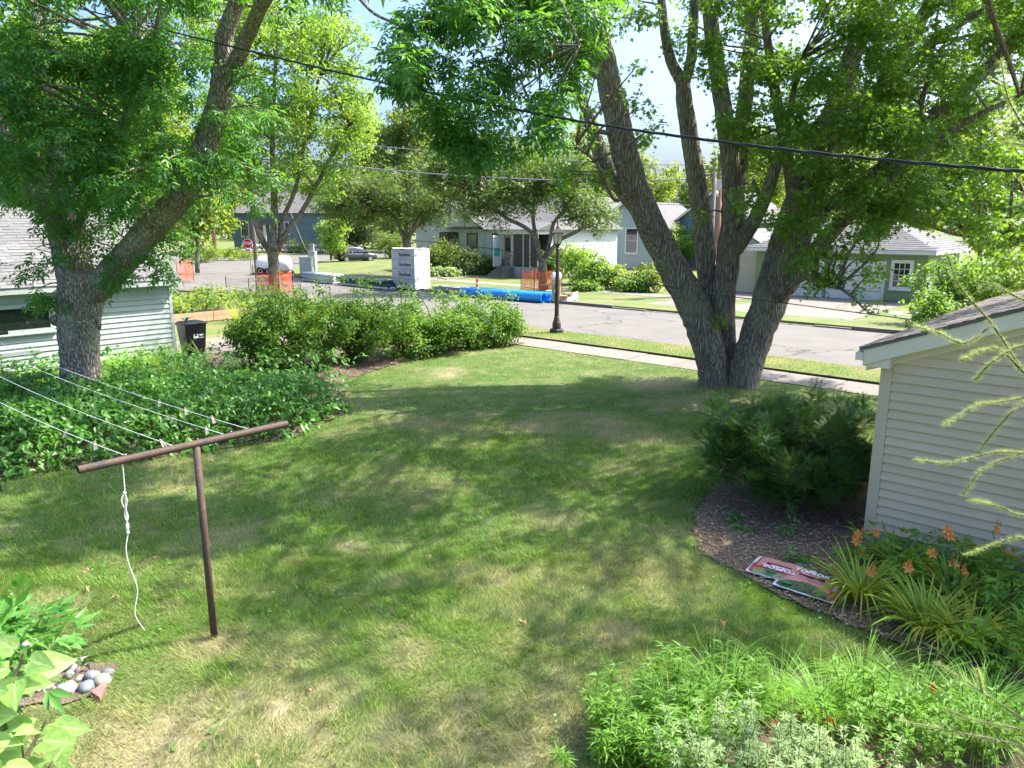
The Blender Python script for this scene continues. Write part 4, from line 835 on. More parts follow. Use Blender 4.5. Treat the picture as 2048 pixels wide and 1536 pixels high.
# ------------------------------------------------------------------ white house across the street
ho = thing('white_house', L(-44, 44), 'white clapboard house with grey roof, screened porch and front steps', 'house')
hv = 44.0; uL = atV(833, 500, hv) @ U; uR = atV(1100, 500, hv) @ U; ez = atV(850, 458, hv)[2]; uG = atV(970, 500, hv) @ U; gm = (uL + uG) / 2; pk = atV(900, 404, hv)[2]
MB().ubox(uL, uR, hv + .02, hv + 9, 0, ez).build('wall', M['housew'], ho); mb = MB(); mb.prism([L(uL, hv + .02, ez), L(uG, hv + .02, ez), L(gm, hv + .02, pk)], V * 4.5); mb.build('gable', M['housew'], ho)
MB().ubox(uL - .02, uR, hv - .02, hv + .0, 0, .55).build('foundation', M['found'], ho)
lap(ho, L(0, hv), U, NV, uL, uR, .56, ez, .17, 'housew', None, .018, True); lap(ho, L(0, hv), U, NV, uL, uG, ez, pk, .17, 'housew', lambda z: (uL + (z - ez) * (gm - uL) / (pk - ez), uG - (z - ez) * (uG - gm) / (pk - ez)), .018, True)
mb = MB(); rz = pk - .2; e0, e1_ = L(gm, hv - .4, ez), L(uR + .4, hv - .4, ez); r_0, r_1 = L(gm, hv + 4.5, rz + .5), L(uR - 1.2, hv + 4.5, rz + .5); b0, b1 = L(gm, hv + 9.4, ez), L(uR + .4, hv + 9.4, ez)
mb.add([e0, e1_, r_1, r_0, b0, b1], [(0, 1, 2, 3), (3, 2, 5, 4), (1, 5, 2)])
for a_ in (uL - .35, uG + .35):
    p, q_ = L(a_, hv - .35, ez - .1), L(gm, hv - .35, pk + .08); mb.hexa(np.array([p, q_, q_ + V * 6, p + V * 6]), np.array([p, q_, q_ + V * 6, p + V * 6]) + Z * .1)
ro = mb.build('roof', M['roofg'], ho)
for x_ in (1017, 1043): c = atV(x_, 396, hv + 4.2); mb = MB(); mb.box(c - Z * .05, (.35, .3, .25), (U, V, Z)); mb.build('roof_vent', M['dark'], ro)
def hwin(x0, x1, y0, y1, cols, rows, fr='dark', gl='glass', v=hv):
    a_, b_ = atV(x0, y0, v), atV(x1, y1, v); a_u, b_u = a_ @ U, b_ @ U; zt, zb = a_[2], b_[2]
    window(ho, L((a_u + b_u) / 2, v - .02, (zt + zb) / 2), U, NV, b_u - a_u, zt - zb, cols, rows, fr, gl, .09, .06)
hwin(880, 899, 464, 517, 1, 2); hwin(899.5, 918, 464, 517, 1, 2); hwin(935, 956, 466, 518, 1, 2, 'dark', 'glassl'); hwin(985, 999, 467, 500, 1, 2)
MB().ubox(atV(968, 480, hv) @ U - .04, atV(968, 480, hv) @ U + .04, hv - .08, hv - .02, .3, ez).build('downspout', M['housew'], ho)
# porch
pu0, pu1 = atV(1001, 500, hv - 1.6) @ U, atV(1075, 500, hv - 1.6) @ U; pz0, pz1 = .8, atV(1020, 468, hv - 1.6)[2]; pv = hv - 1.6
po = MB().ubox(pu0, pu1, pv, hv, 0, pz0).build('porch', M['found'], ho)
MB().ubox(pu0 - .15, pu1 + .15, pv - .15, hv - .02, pz1, pz1 + .3).build('porch_beam', M['housew'], po); mb = MB(); mb.hexa(np.array([L(pu0 - .3, pv - .3, pz1 + .3), L(pu1 + .3, pv - .3, pz1 + .3), L(pu1 + .3, hv, pz1 + .3), L(pu0 - .3, hv, pz1 + .3)]), np.array([L(pu0 - .3, pv - .3, pz1 + .34), L(pu1 + .3, pv - .3, pz1 + .34), L(pu1 + .3, hv, pz1 + .9), L(pu0 - .3, hv, pz1 + .9)])); mb.build('porch_roof', M['roofg'], po)
MB().ubox(pu0 + .3, pu1, hv - .3, hv - .03, pz0, pz1).build('porch_back', M['screen'], po)
for i, f_ in enumerate((0, .3, .34, .62, .8, 1)): u_ = pu0 + (pu1 - pu0) * f_; MB().ubox(u_ - .04, u_ + .04, pv, pv + .08, pz0, pz1).build('post', M['housew'], po)
for a_, b_ in ((.35, .61), (.63, .79), (.81, .99)): MB().ubox(pu0 + (pu1 - pu0) * a_, pu0 + (pu1 - pu0) * b_, pv + .02, pv + .04, pz0 + .1, pz1 - .05).build('screen_panel', M['screen'], po)
dr = MB().ubox(pu0 + .06, pu0 + (pu1 - pu0) * .29, pv + .3, pv + .35, pz0, pz1 - .1).build('front_door', M['doorb'], po); MB().ubox(pu0 + .25, pu0 + (pu1 - pu0) * .24, pv + .285, pv + .299, pz0 + 1.1, pz1 - .3).build('pane', M['glass'], dr)
dr = MB().ubox(pu0 - .03, pu0 + .02, pv - .85, pv, pz0 - .02, pz1 - .1).build('screen_door', M['housew'], po); MB().ubox(pu0 + .021, pu0 + .03, pv - .75, pv - .1, pz0 + .75, pz0 + 1.4).build('door_sign', M['teal'], dr); MB().ubox(pu0 - .045, pu0 - .031, pv - .75, pv - .1, pz0 + .75, pz0 + 1.4).build('door_sign', M['teal'], dr)
for i in range(5): MB().ubox(pu0 - .2, pu0 + 1.4, pv - .3 * (i + 1), pv - .3 * i - .003, 0, pz0 - .16 * (i + 1) + .12).build('step', M['walk'], po, bevel=.01)
mb = MB(); mb.tube([L(pu0 + 1.3, pv - .1, pz0 + .9), L(pu0 + 1.3, pv - 1.4, .95)], .025, 6).tube([L(pu0 + 1.3, pv - .1, pz0), L(pu0 + 1.3, pv - .1, pz0 + .9)], .025, 6).tube([L(pu0 + 1.3, pv - 1.4, 0), L(pu0 + 1.3, pv - 1.4, .95)], .025, 6); mb.build('railing', M['dark'], po)
# ------------------------------------------------------------------ far houses
def far_house(name, label, u0, u1, v, dep, h, rise, wall, wins, face='V'):
    t = thing(name, L(u0, v), label, 'house'); um = (u0 + u1) / 2
    MB().ubox(u0, u1, v, v + dep, 0, h).build('wall', M[wall], t); mb = MB(); mb.prism([L(u0, v, h), L(u1, v, h), L(um, v, h + rise)], V * dep); mb.build('gable', M[wall], t)
    lap(t, L(0, v), U, NV, u0, u1, .4, h + rise - .1, .2, wall, lambda z: (u0 + max(0, z - h) * (um - u0) / rise, u1 - max(0, z - h) * (u1 - um) / rise), .02, True)
    mb = MB()
    for a_ in (u0 - .4, u1 + .4): p, q_ = L(a_, v - .4, h - .4 * rise / (um - u0)), L(um, v - .4, h + rise); mb.hexa(np.array([p, q_, q_ + V * (dep + .8), p + V * (dep + .8)]), np.array([p, q_, q_ + V * (dep + .8), p + V * (dep + .8)]) + Z * .15)
    mb.build('roof', M['roofg'], t)
    mb = MB()
    for a_ in (u0 - .4, u1 + .4): p, q_ = L(a_, v - .43, h - .4 * rise / (um - u0) - .1), L(um, v - .43, h + rise - .1); mb.hexa(np.array([p, q_, q_ + V * .03, p + V * .03]), np.array([p, q_, q_ + V * .03, p + V * .03]) + Z * .22)
    mb.build('rake_board', M['white'], t)
    for (x0, x1, y0, y1, c_, r_) in wins:
        a_, b_ = atV(x0, y0, v), atV(x1, y1, v); window(t, L((a_ @ U + b_ @ U) / 2, v - .02, (a_[2] + b_[2]) / 2), U, NV, b_ @ U - a_ @ U, a_[2] - b_[2], c_, r_, 'white', 'glass', .12, .07)
    return t
v_ = 58.0; far_house('blue_gable_house', 'pale blue sided house gable right of the white house behind the arborvitae', atV(1185, 480, v_) @ U, atV(1320, 480, v_) @ U, v_, 9, atV(1200, 455, v_)[2], 2.2, 'bluer', [(1252, 1276, 455, 508, 1, 2)])
v_ = 62.0; far_house('slate_house', 'slate blue house with pale roof seen between the maple stems', atV(1355, 470, v_) @ U, atV(1500, 470, v_) @ U, v_, 9, atV(1400, 440, v_)[2], 2.4, 'blueh', [(1366, 1380, 470, 500, 1, 2)])
v_ = 70.0; far_house('rear_white_house', 'white house peak showing behind the white house roof', atV(1105, 450, v_) @ U, atV(1190, 450, v_) @ U, v_, 9, atV(1130, 440, v_)[2], 2.6, 'housew', [])
# blue house across the cross street: faces the camera along U
t = thing('blue_house', at(560, 500) * [1, 1, 0], 'dark blue house with white windows and porch behind the boulder wall', 'house'); Yb = 112.
def wbox(x0, x1, y0, y1, Y, dep): a_, b_ = atY(x0, y1, Y), atY(x1, y0, Y); return MB().box(((a_[0] + b_[0]) / 2, Y + dep / 2, (a_[2] + b_[2]) / 2), (b_[0] - a_[0], dep, b_[2] - a_[2]))
wbox(470, 640, 425, 505, Yb, 9).build('wall', M['blueh'], t)
mb = MB(); a_, b_, c_ = atY(462, 426, Yb - .5), atY(648, 426, Yb - .5), atY(560, 385, Yb + 4); mb.add([a_, b_, c_ + [4, 0, 0], c_ - [4, 0, 0], a_ + [0, 10, 0], b_ + [0, 10, 0]], [(0, 1, 2, 3), (3, 2, 5, 4), (1, 5, 2), (0, 3, 4)]); mb.build('roof', M['roofg'], t)
pr = wbox(512, 545, 445, 450, Yb - 2.6, 2.6).build('porch_roof', M['roofg'], t)
for x_ in (514, 530, 543): wbox(x_ - .9, x_ + .9, 450, 503, Yb - 2.5, .15).build('post', M['white'], t)
for x0, x1, y0, y1 in ((483, 490, 441, 474), (490.5, 497, 441, 474), (515, 520, 446, 472), (521, 527, 446, 472), (556, 566, 443, 470), (570, 578, 443, 470)):
    a_, b_ = atY(x0, y1, Yb), atY(x1, y0, Yb); window(t, ((a_[0] + b_[0]) / 2, Yb - .02, (a_[2] + b_[2]) / 2), np.array([1., 0, 0]), np.array([0, -1., 0]), b_[0] - a_[0], b_[2] - a_[2], 2, 2, 'white', 'glass', .13, .08)

# ------------------------------------------------------------------ clothesline
PU, PV = -6.57, 2.92
def tpost(label, u):
    t = thing('clothesline_post', L(u, PV), label, 'post', 'rusty T posts of the clothesline'); 
    MB().tube([L(u, PV, -.1), L(u, PV, 1.0), L(u, PV, 1.975)], .033, 14).build('upright', M['rust'], t, smooth=True)
    mb = MB(); mb.tube([L(u, PV - 1.0, 2.0), L(u, PV + .95, 2.0)], .034, 14, False); mb.tube([L(u, PV + .95, 2.0), L(u, PV - 1.0, 2.0)], .029, 14, False); cb = mb.build('crossbar', M['rust'], t, smooth=True)
    for dv in (-.62, -.3, -.24, .02, .35): MB().lathe([(.007, 0), (.009, .012), (.004, .016)], L(u, PV + dv, 2.033), 8).build('eye_bolt', M['steel'], cb)
    return t
tpost('rusty brown T shaped clothesline post standing in the lawn', PU); tpost('far clothesline post standing in the ground cover at the far left', -16.2); tag(MB().tube([at(1, 985) - Z * .05, at(1, 985) + Z * .5], .02, 8).build('stake', M['rust'], smooth=True), 'short rusty stake at the left edge of the lawn', 'stake')
lines = []
for i, (dv, sag) in enumerate(((-.62, .16), (-.22, .12), (.27, .10), (.52, .09))):
    a_, b_ = L(PU, PV + dv, 2.035), L(-16.2, PV + dv, 2.035); s_ = np.linspace(0, 1, 26); p = a_ + (b_ - a_) * s_[:, None] - Z * (4 * sag * s_ * (1 - s_))[:, None]; lines.append(p)
    tag(MB().tube(p, .0027, 6).build('clothesline', M['rope'], smooth=True), ['lowest white clothesline, the one nearest the camera', 'second white clothesline from the camera', 'third white clothesline from the camera', 'white clothesline farthest from the camera'][i], 'clothesline', 'white lines of the clothesline')
PINL = ['nearest the hanging rope', 'second on the nearest line', 'on the second line', 'single on the third line', 'next to the crossbar on the third line', 'first on the farthest line', 'middle one on the farthest line', 'third one on the farthest line']
for i, (li, f_) in enumerate(((0, .075), (0, .16), (1, .022), (2, .115), (2, .036), (3, .21), (3, .14), (3, .075))):
    p = lines[li][0] + (lines[li][-1] - lines[li][0]) * f_; k = f_ * 25; i0 = int(k); p = lines[li][i0] + (lines[li][i0 + 1] - lines[li][i0]) * (k - i0)
    t = thing('clothespin', p, 'grey wooden clothespin ' + PINL[i], 'clothespin', 'clothespins on the lines'); an = rng.uniform(-.8, .8)
    for sg in (-1, 1):
        d = nrm(np.array([math.sin(an) * .5, sg * .18, -1 if i != 2 else -.5])); mb = MB(); e_ = nrm(np.cross(d, U)); mb.box(p + d * .012 + V * sg * .006, (.014, .008, .085), (e_, nrm(np.cross(d, e_)), d)); mb.build('prong', M['pin'], t)
    MB().tube([p - V * .012, p + V * .012], .006, 6).build('spring', M['steel'], t)
# dangling rope
a_ = atU(243, 925, PU - .02); rp = [(243, 918, 0), (246, 940, 0), (249, 975, 0), (250, 990, .01), (253, 1030, .0), (256, 1064, 0), (254, 1078, .0), (252, 1100, 0), (258, 1130, 0), (270, 1160, .0), (275, 1185, 0), (270, 1215, 0), (272, 1235, 0), (290, 1262, 0)]
p = np.array([atU(x, y, PU + .01) for x, y, _ in rp]); tp_ = thing('hanging_rope', p[-1], 'white rope with a knotted loop hanging from the crossbar to the grass', 'rope')
MB().tube(smoothpath(p, 5), .0046, 7).build('strand', M['rope'], tp_, smooth=True)
for dx in (-6, 5): MB().tube(smoothpath([atU(249, 985, PU + .01), atU(249 + dx, 1003, PU + .015), atU(252 - dx * .6, 1030, PU - .01), atU(255 + dx * .4, 1050, PU + .01), atU(256, 1064, PU)], 5), .005, 6).build('strand', M['rope'], tp_, smooth=True)
for x, y in ((249, 986), (256, 1065)): MB().lathe([(.004, -.016), (.014, -.008), (.015, .006), (.005, .015)], atU(x, y, PU + .01), 8).build('knot', M['rope'], tp_, smooth=True)
# ------------------------------------------------------------------ topsoil bags
def bag(label, c, ang, sx, sy, flip):
    A = np.array([math.cos(ang), math.sin(ang), 0]); B = np.array([-math.sin(ang), math.cos(ang), 0]); t = thing('topsoil_bag', c, label, 'bag', 'topsoil bags on the mulch')
    n = 42; g = np.linspace(-1, 1, n); X, Y = np.meshgrid(g, g); rg = np.random.default_rng(3 if flip else 4)
    hgt = .085 * (1 - np.abs(X) ** 4) * (1 - np.abs(Y) ** 4) + .018 + (fbm(X * 3 + (9 if flip else 0), Y * 3, 3) - .5) * .03 * (1 - np.abs(X) ** 3)
    top = c + A * 0; V_ = (c[None, None] + A * (X * sx / 2)[..., None] + B * (Y * sy / 2)[..., None] + Z * hgt[..., None])
    Vb = (c[None, None] + A * (X * sx / 2)[..., None] + B * (Y * sy / 2)[..., None] + Z * (hgt[..., None] * 0 + .03))
    idx = np.arange(n * n).reshape(n, n); q_ = np.stack([idx[:-1, :-1], idx[:-1, 1:], idx[1:, 1:], idx[1:, :-1]], -1).reshape(-1, 4)
    vv_ = np.vstack([V_.reshape(-1, 3), Vb.reshape(-1, 3)]); fs = np.vstack([q_, q_[:, ::-1] + n * n]); rim = np.concatenate([idx[0], idx[1:, -1], idx[-1, -2::-1], idx[-2:0:-1, 0]]); rim2 = np.roll(rim, -1)
    fs = np.vstack([fs, np.stack([rim, rim2, rim2 + n * n, rim + n * n], 1)[:, ::-1]])
    o = obj('bag_body', vv_, fs, M['bagp'], t, smooth=True)
    # printed fields = material by face position (local a along length, b across)
    me = o.data; names = ['bagp', 'bagw', 'bagr', 'bagd', 'bagleaf', 'bagk']
    for k_ in names[1:]: me.materials.append(M[k_])
    cx = ((X[:-1, :-1] + X[1:, 1:]) / 2).ravel(); cyy = ((Y[:-1, :-1] + Y[1:, 1:]) / 2).ravel(); mi = np.zeros(len(me.polygons), np.int32)
    top_ = np.zeros(len(q_), np.int32)
    top_[cyy > .42] = 2; top_[cyy > .72] = 4; top_[cyy < -.45 - .25 * np.abs(cx)] = 3; top_[cyy < -.8] = 3; top_[np.abs(cx) > .93] = 1; top_[(cx > .76) & (cx < .93)] = 2
    mi[:len(q_)] = top_; mi[len(q_):] = 1; me.polygons.foreach_set('material_index', mi)
    zt_ = .112
    text_obj('lettering', 'TOPSOIL', .10, c + B * sy * .285 + A * -.02 + Z * zt_, A, B, Z, 'signw', t, 'CENTER', True, .0)
    MB().box(c + B * sy * .10 + Z * (zt_ - .006), (sx * .42, .035, .012), (A, B, Z)).build('print_bar', M['bagk'], t)
    MB().box(c + B * sy * .155 - A * .02 + Z * (zt_ - .006), (sx * .30, .012, .01), (A, B, Z)).build('print_line', M['signw'], t)
    MB().lathe([(.001, 0), (.05, 0), (.05, .004), (.001, .005)], c + B * sy * .40 + A * sx * .08 + Z * (zt_ - .026), 14, (A * 1.3, B * .6, Z)).build('print_badge', M['bagg'], t)
    MB().lathe([(.001, 0), (.05, 0), (.05, .004), (.001, .005)], c - B * sy * .40 - A * sx * .28 + Z * (zt_ - .035), 14, (A * 1.2, B * .6, Z)).build('print_badge', M['bagg'], t)
    text_obj('lettering', 'TOPSOIL', .045, c + A * sx * .425 + Z * .088, B, -A, Z, 'signw', t, 'CENTER', True)
    return t
ba = math.atan2(*(at(1605, 1212) - at(1500, 1150))[[1, 0]]);
q1, q2, q3, q4 = at(1500, 1150, .05), at(1560, 1190, .05), at(1640, 1150, .05), at(1570, 1128, .05)
fa = math.atan2(-.70, .70)
bag('topsoil bag lying upside down nearer the evergreen bush', at(1560, 1151) + Z * .03, fa + math.pi + .12, .66, .48, True)
bag('topsoil bag with upright red TOPSOIL print at the lawn edge', at(1618, 1182) + Z * .04, fa + .06, .66, .48, False)
# ------------------------------------------------------------------ bin with green bow
bn = thing('wheeled_bin', L(-21.7, 10.4), 'black wheeled refuse bin with white label beside the pale garage corner', 'bin'); bc = at(388, 712); bu, bv_ = bc @ U, bc @ V; s0 = .26; s1 = .33
mb = MB(); fx = lambda s, z: [L(bu + i * s, bv_ + j * s, z) for i, j in ((-1, -1), (1, -1), (1, 1), (-1, 1))]; mb.hexa(np.array(fx(s0, .06)), np.array(fx(s1, 1.0))); mb.build('body', M['black'], bn, bevel=.03)
mb = MB(); mb.hexa(np.array(fx(s1 + .02, 1.0)), np.array(fx(s1 + .02, 1.045))); mb.hexa(np.array(fx(s1 + .02, 1.045)), np.array(fx(s1 - .06, 1.09))); mb.build('lid', M['black'], bn, bevel=.012)
for j in (-.2, .2): MB().lathe([(.1, -.03), (.11, -.01), (.11, .03), (.1, .04)], L(bu - .2, bv_ + j, .11), 14, (U, Z, V)).build('wheel', M['tyre'], bn)
lc = L(bu + .305, bv_ - .02, .70); lb = MB().box(lc, (.008, .15, .22), (U, V, Z)).build('label_panel', M['signw'], bn)
MB().prism([lc + U * .006 - V * .05 - Z * .04, lc + U * .006 + V * .05 - Z * .04, lc + U * .006 + Z * .05], U * .003).build('mark', M['black'], lb); MB().box(lc + V * .17 + U * .005 - Z * .02, (.008, .12, .05), (U, V, Z)).build('label_panel', M['signw'], bn); MB().box(lc + V * .17 + U * .005 - Z * .10, (.008, .14, .025), (U, V, Z)).build('label_panel', M['signw'], bn)
bw = thing('green_bow', L(bu - .1, bv_ - .1, 1.09), 'shiny green ribbon bow lying on the black bin lid', 'bow')
M['bow'] = mat('green_ribbon', (.01, .30, .14), .3)
for a_, ln in ((-.9, .2), (.5, .22), (2.0, .16), (3.4, .18), (4.4, .15)): d = np.array([math.cos(a_), math.sin(a_), .55]); s_ = np.array([-d[1], d[0], 0]) * .05; o_ = L(bu - .1, bv_ - .1, 1.1); mb = MB(); mb.prism([o_ - s_ * .3, o_ + s_ * .3, o_ + d * ln + s_, o_ + d * ln - s_], (0, 0, .008)); mb.build('loop', M['bow'], bw)
# ------------------------------------------------------------------ street lamp
lp = at(1113, 668); lt = thing('street_lamp', lp, 'dark bronze street lamp with four sided lantern on the grass strip', 'street lamp')
MB().lathe([(.26, 0), (.26, .16), (.235, .2), (.15, .205)], lp, 8).build('plinth', M['lampm'], lt)
MB().lathe([(.15, .2), (.165, .3), (.155, .42), (.115, .52), (.095, .6), (.105, .63), (.085, .66), (.078, 1.2), (.062, 3.0), (.058, 3.02), (.075, 3.04), (.09, 3.1), (.06, 3.14), (.055, 3.2), (.10, 3.23), (.10, 3.27)], lp, 16).build('shaft', M['lampm'], lt, smooth=False)
ln_ = MB(); s4 = lambda r, z: np.array([lp + np.array([i * r, j * r, z]) for i, j in ((-1, -1), (1, -1), (1, 1), (-1, 1))])
gl = MB().hexa(s4(.105, 3.29), s4(.165, 3.66)).build('lantern_glass', M['lampg'], lt)
for i, j in ((-1, -1), (1, -1), (1, 1), (-1, 1), (0, -1), (0, 1), (1, 0), (-1, 0)): ln_.tube([lp + np.array([i * .11, j * .11, 3.28]), lp + np.array([i * .171, j * .171, 3.67])], .011, 5)
ln_.hexa(s4(.12, 3.26), s4(.12, 3.29)).hexa(s4(.215, 3.66), s4(.215, 3.69)).hexa(s4(.215, 3.69), s4(.07, 3.84)); ln_.build('lantern_cage', M['lampm'], gl)
MB().lathe([(.07, 3.84), (.05, 3.9), (.02, 3.92), (.035, 3.96), (.012, 4.0), (.008, 4.10)], lp, 10).build('finial', M['lampm'], lt)
MB().box(lp + np.array([-.14, 0, 1.55]), (.09, .1, .62)).build('control_box', M['plankg'], lt); MB().box(lp + np.array([-.07, 0, 1.72]), (.08, .04, .04)).build('bracket', M['steel'], lt)
# ------------------------------------------------------------------ utility poles, wires
def pole(x, ybase, Y, h, r, m, label):
    p = atY(x, ybase, Y) * [1, 1, 0]; t = thing('utility_pole', p, label, 'utility pole'); MB().tube([p, p + Z * h], [r, r * .7], 12).build('shaft', M[m], t, smooth=True); return t, p
t, pp_ = pole(1416, 590, 41.5, 7.4, .16, 'pole', 'grey wooden utility pole rising behind the maple crotch'); MB().box(pp_ + Z * 6.6, (1.6, .1, .12), (U, V, Z)).build('crossarm', M['pole'], t); MB().lathe([(.2, 0), (.2, .5), (.16, .55)], pp_ + Z * 5.8 + U * .35, 12).build('insulator_can', M['cab'], t)
t, pc_ = pole(1429, 589, 41.9, 7.0, .14, 'polec', 'reddish brown pole standing beside the grey utility pole'); MB().tube([pc_ + U * .17 + Z * .3, pc_ + U * .17 + Z * 6], .03, 6).build('riser', M['wire'], t)
cbx = MB().box(atY(1424, 545, 41.0) * [1, 1, 0] + Z * 1.25, (.42, .3, 2.5), (U, V, Z)).build('pole_cabinet', M['white'], bevel=.02); tag(cbx, 'tall white utility cabinet below the two poles', 'cabinet')
pole(512, 530, 64, 8.5, .16, 'pole', 'utility pole behind the stop sign'); pole(430, 500, 92, 9, .2, 'polec', 'brown utility pole left of the blue house')
def wire(name, label, pts, r, m, twist=False, n=10):
    p = smoothpath([atY(x, y, d) for x, y, d in pts], n)
    if not twist: return tag(MB().tube(p, r, 6).build(name, M[m], smooth=True), label, 'wire')
    t = thing(name, p[len(p) // 2], label, 'wire'); p = smoothpath([atY(x, y, d) for x, y, d in pts], 60); k = np.cumsum(np.r_[0, np.linalg.norm(np.diff(p, axis=0), axis=1)]) * 6.0
    for ph in (0, 2.09, 4.19): MB().tube(p + np.column_stack([np.cos(k + ph) * .0, np.cos(k + ph), np.sin(k + ph)]) * r * 1.1, r, 5).build('strand', M[m], t, smooth=True)
    return t
wire('service_cable', 'thick twisted black cable crossing the whole view in front of the trees', [(-60, -40, 19), (270, 45, 16), (700, 150, 12.5), (1100, 232, 9.8), (1400, 278, 8.4), (1750, 318, 7.2), (2200, 355, 6.1)], .0085, 'cable', True)
wire('overhead_wire', 'thin dark wire running above the thick cable on the left', [(250, -60, 26), (400, 30, 25), (620, 110, 24), (780, 150, 23), (900, 172, 22)], .009, 'cable')
wire('overhead_wire', 'upper pale street wire running to the utility pole', [(-100, 215, 43), (515, 270, 42.5), (900, 305, 42), (1250, 327, 41.7), (1416, 330, 41.5)], .022, 'wire'); wire('overhead_wire', 'lower thick street wire running to the utility pole', [(-100, 285, 43), (515, 318, 42.5), (900, 350, 42), (1200, 362, 41.7), (1416, 357, 41.5)], .034, 'wire')
wire('overhead_wire', 'low thin cable crossing before the lamp and maple trunk to the beige garage', [(380, 372, 24), (640, 455, 19), (1000, 500, 14.5), (1330, 572, 11.8), (1600, 610, 10.4), (1830, 640, 9.45)], .007, 'cable')
wire('overhead_wire', 'pair wire crossing behind the white house roof', [(860, 398, 70), (1095, 392, 66), (1160, 402, 64), (1420, 412, 62)], .03, 'wire')
# ------------------------------------------------------------------ street side objects
# foam stack
f0 = at(830, 579); fu, fv = f0 @ U, f0 @ V; fh = 2.55; fs_ = thing('foam_stack', f0, 'tall stack of wrapped white insulation foam boards by the far kerb', 'foam stack')
FZ = -.12
for i in range(4): MB().ubox(fu - 2.2, fu, fv, fv + 1.25, FZ + .1 + i * (fh - .1) / 4 + (.0 if i else 0), FZ + .1 + (i + 1) * (fh - .1) / 4 - .006).build('bundle', M['foamshade'], fs_, bevel=.02)
MB().ubox(fu + .004, fu + .02, fv - .004, fv + 1.26, FZ + .1, FZ + fh).build('wrap', M['foamw'], fs_); n = 24
mb = MB(); X, Y = np.meshgrid(np.linspace(fu - 2.22, fu + .02, n), np.linspace(fv - .02, fv + 1.27, 12)); hz = FZ + fh + .01 + fbm(X * 3, Y * 3, 3) * .09; idx = np.arange(X.size).reshape(X.shape)
obj('top_wrap', np.array([L(a_, b_, c_) for a_, b_, c_ in zip(X.ravel(), Y.ravel(), hz.ravel())]), np.stack([idx[:-1, :-1], idx[:-1, 1:], idx[1:, 1:], idx[1:, :-1]], -1).reshape(-1, 4), M['foamw'], fs_, smooth=True)
for i in range(4):
    for j in range(2): MB().ubox(fu - 2.0 + j * 1.3, fu - 1.4 + j * 1.3, fv + .1, fv + 1.1, FZ, FZ + .1).build('bearer', M['pin'], fs_) if i == 0 else None
    zc = FZ + fh - .32 - i * (fh - .1) / 4; text_obj('lettering', 'Styrofoam', .27, L(fu - .92, fv - .006, zc), U, Z, NV, 'print', fs_, 'CENTER', True); MB().ubox(fu - 1.55, fu - 1.42, fv - .006, fv - .002, zc + .15, zc + .21).build('logo', M['printr'], fs_)
# blue pipes
b1, b2 = at(924, 593, -.12), at(1088, 606, -.12); d = nrm((b2 - b1) * [1, 1, 0]); dl = np.linalg.norm(b2 - b1); sd = np.array([-d[1], d[0], 0])
for i, (o_, r, dz, sh) in enumerate(((0, .27, 0, 0), (.53, .27, 0, .25), (.27, .12, .0, .9))):
    c_ = b1 + sd * o_ + Z * (r + .005) * 1 + d * sh; L_ = dl - (.0 if i < 2 else .6)
    mb = MB(); mb.tube([c_, c_ + d * L_], r, 24, False); mb.tube([c_ + d * L_, c_], r * .86, 24, False); 
    ang = np.arange(24) * 2 * math.pi / 24
    for e_ in (c_, c_ + d * L_):
        ring = lambda q: e_ + np.outer(np.cos(ang) * q, sd) + np.outer(np.sin(ang) * q, Z); mb.add(np.vstack([ring(r), ring(r * .86)]), [(k, (k + 1) % 24, 24 + (k + 1) % 24, 24 + k) for k in range(24)])
    tag(mb.build('blue_pipe', M['blue'], smooth=False), ['large blue plastic pipe lying nearest the camera on the street', 'large blue plastic pipe lying behind the front pipe at the kerb', 'short small blue pipe tucked between the large pipes'][i], 'pipe', 'blue pipes by the kerb')
# grey wrapped bundle left of the pipes
g1_, g2_ = at(862, 582, -.12), at(925, 590, -.12); gb = thing('board_bundle', g1_, 'low bundle of grey boards strapped together left of the blue pipes', 'boards'); gu, gv_ = g1_ @ U, g1_ @ V
for i in range(3): MB().ubox(gu, gu + 2.9, gv_ + .1, gv_ + .9, -.12 + i * .11, -.02 + i * .11).build('board', M['plankg'], gb)
for s_ in (.5, 2.2): MB().ubox(gu + s_, gu + s_ + .06, gv_ + .09, gv_ + .91, .205, .215).build('strap', M['plast'], gb)
tag(MB().box(at(885, 566) + Z * .32, (.75, .1, .09), (nrm(U + V * .4 - Z * .2), V, Z)).build('timber_offcut', M['card'], bevel=.01), 'short timber offcut lying on the grey board bundle', 'timber')
# conduits
ca, cb_ = at(606, 560), at(665, 566); dcu = nrm((at(780, 574) - at(606, 556)) * [1, 1, 0]); sdc = np.array([-dcu[1], dcu[0], 0])
cb1 = thing('pale_conduit_bundle', ca, 'bundle of pale grey plastic conduits on the far side of the street', 'conduits'); st_ = at(606, 562, -.12)
for r_ in range(5):
    for c_ in range(6 - r_ % 2): MB().tube([st_ + sdc * (c_ * .15 + (r_ % 2) * .075) + Z * (.08 + r_ * .13), st_ + sdc * (c_ * .15 + (r_ % 2) * .075) + Z * (.08 + r_ * .13) + dcu * 4.3], .073, 8).build('conduit', M['pvcw'], cb1, smooth=True)
cb2 = thing('dark_conduit_bundle', ca + dcu * 4, 'bundle of dark pipes with flared ends beside the foam stack', 'pipes'); st_ = st_ + dcu * 4.9
for r_ in range(3):
    for c_ in range(6):
        p = st_ + sdc * (c_ * .19 + (r_ % 2) * .05) + Z * (.1 + r_ * .19) + dcu * rng.uniform(-.2, .2); MB().tube([p, p + dcu * 5.4, p + dcu * 5.5, p + dcu * 5.8], [.085, .085, .11, .11], 8).build('pipe', M['pvcb' if r_ else 'pvcw'], cb2, smooth=True)
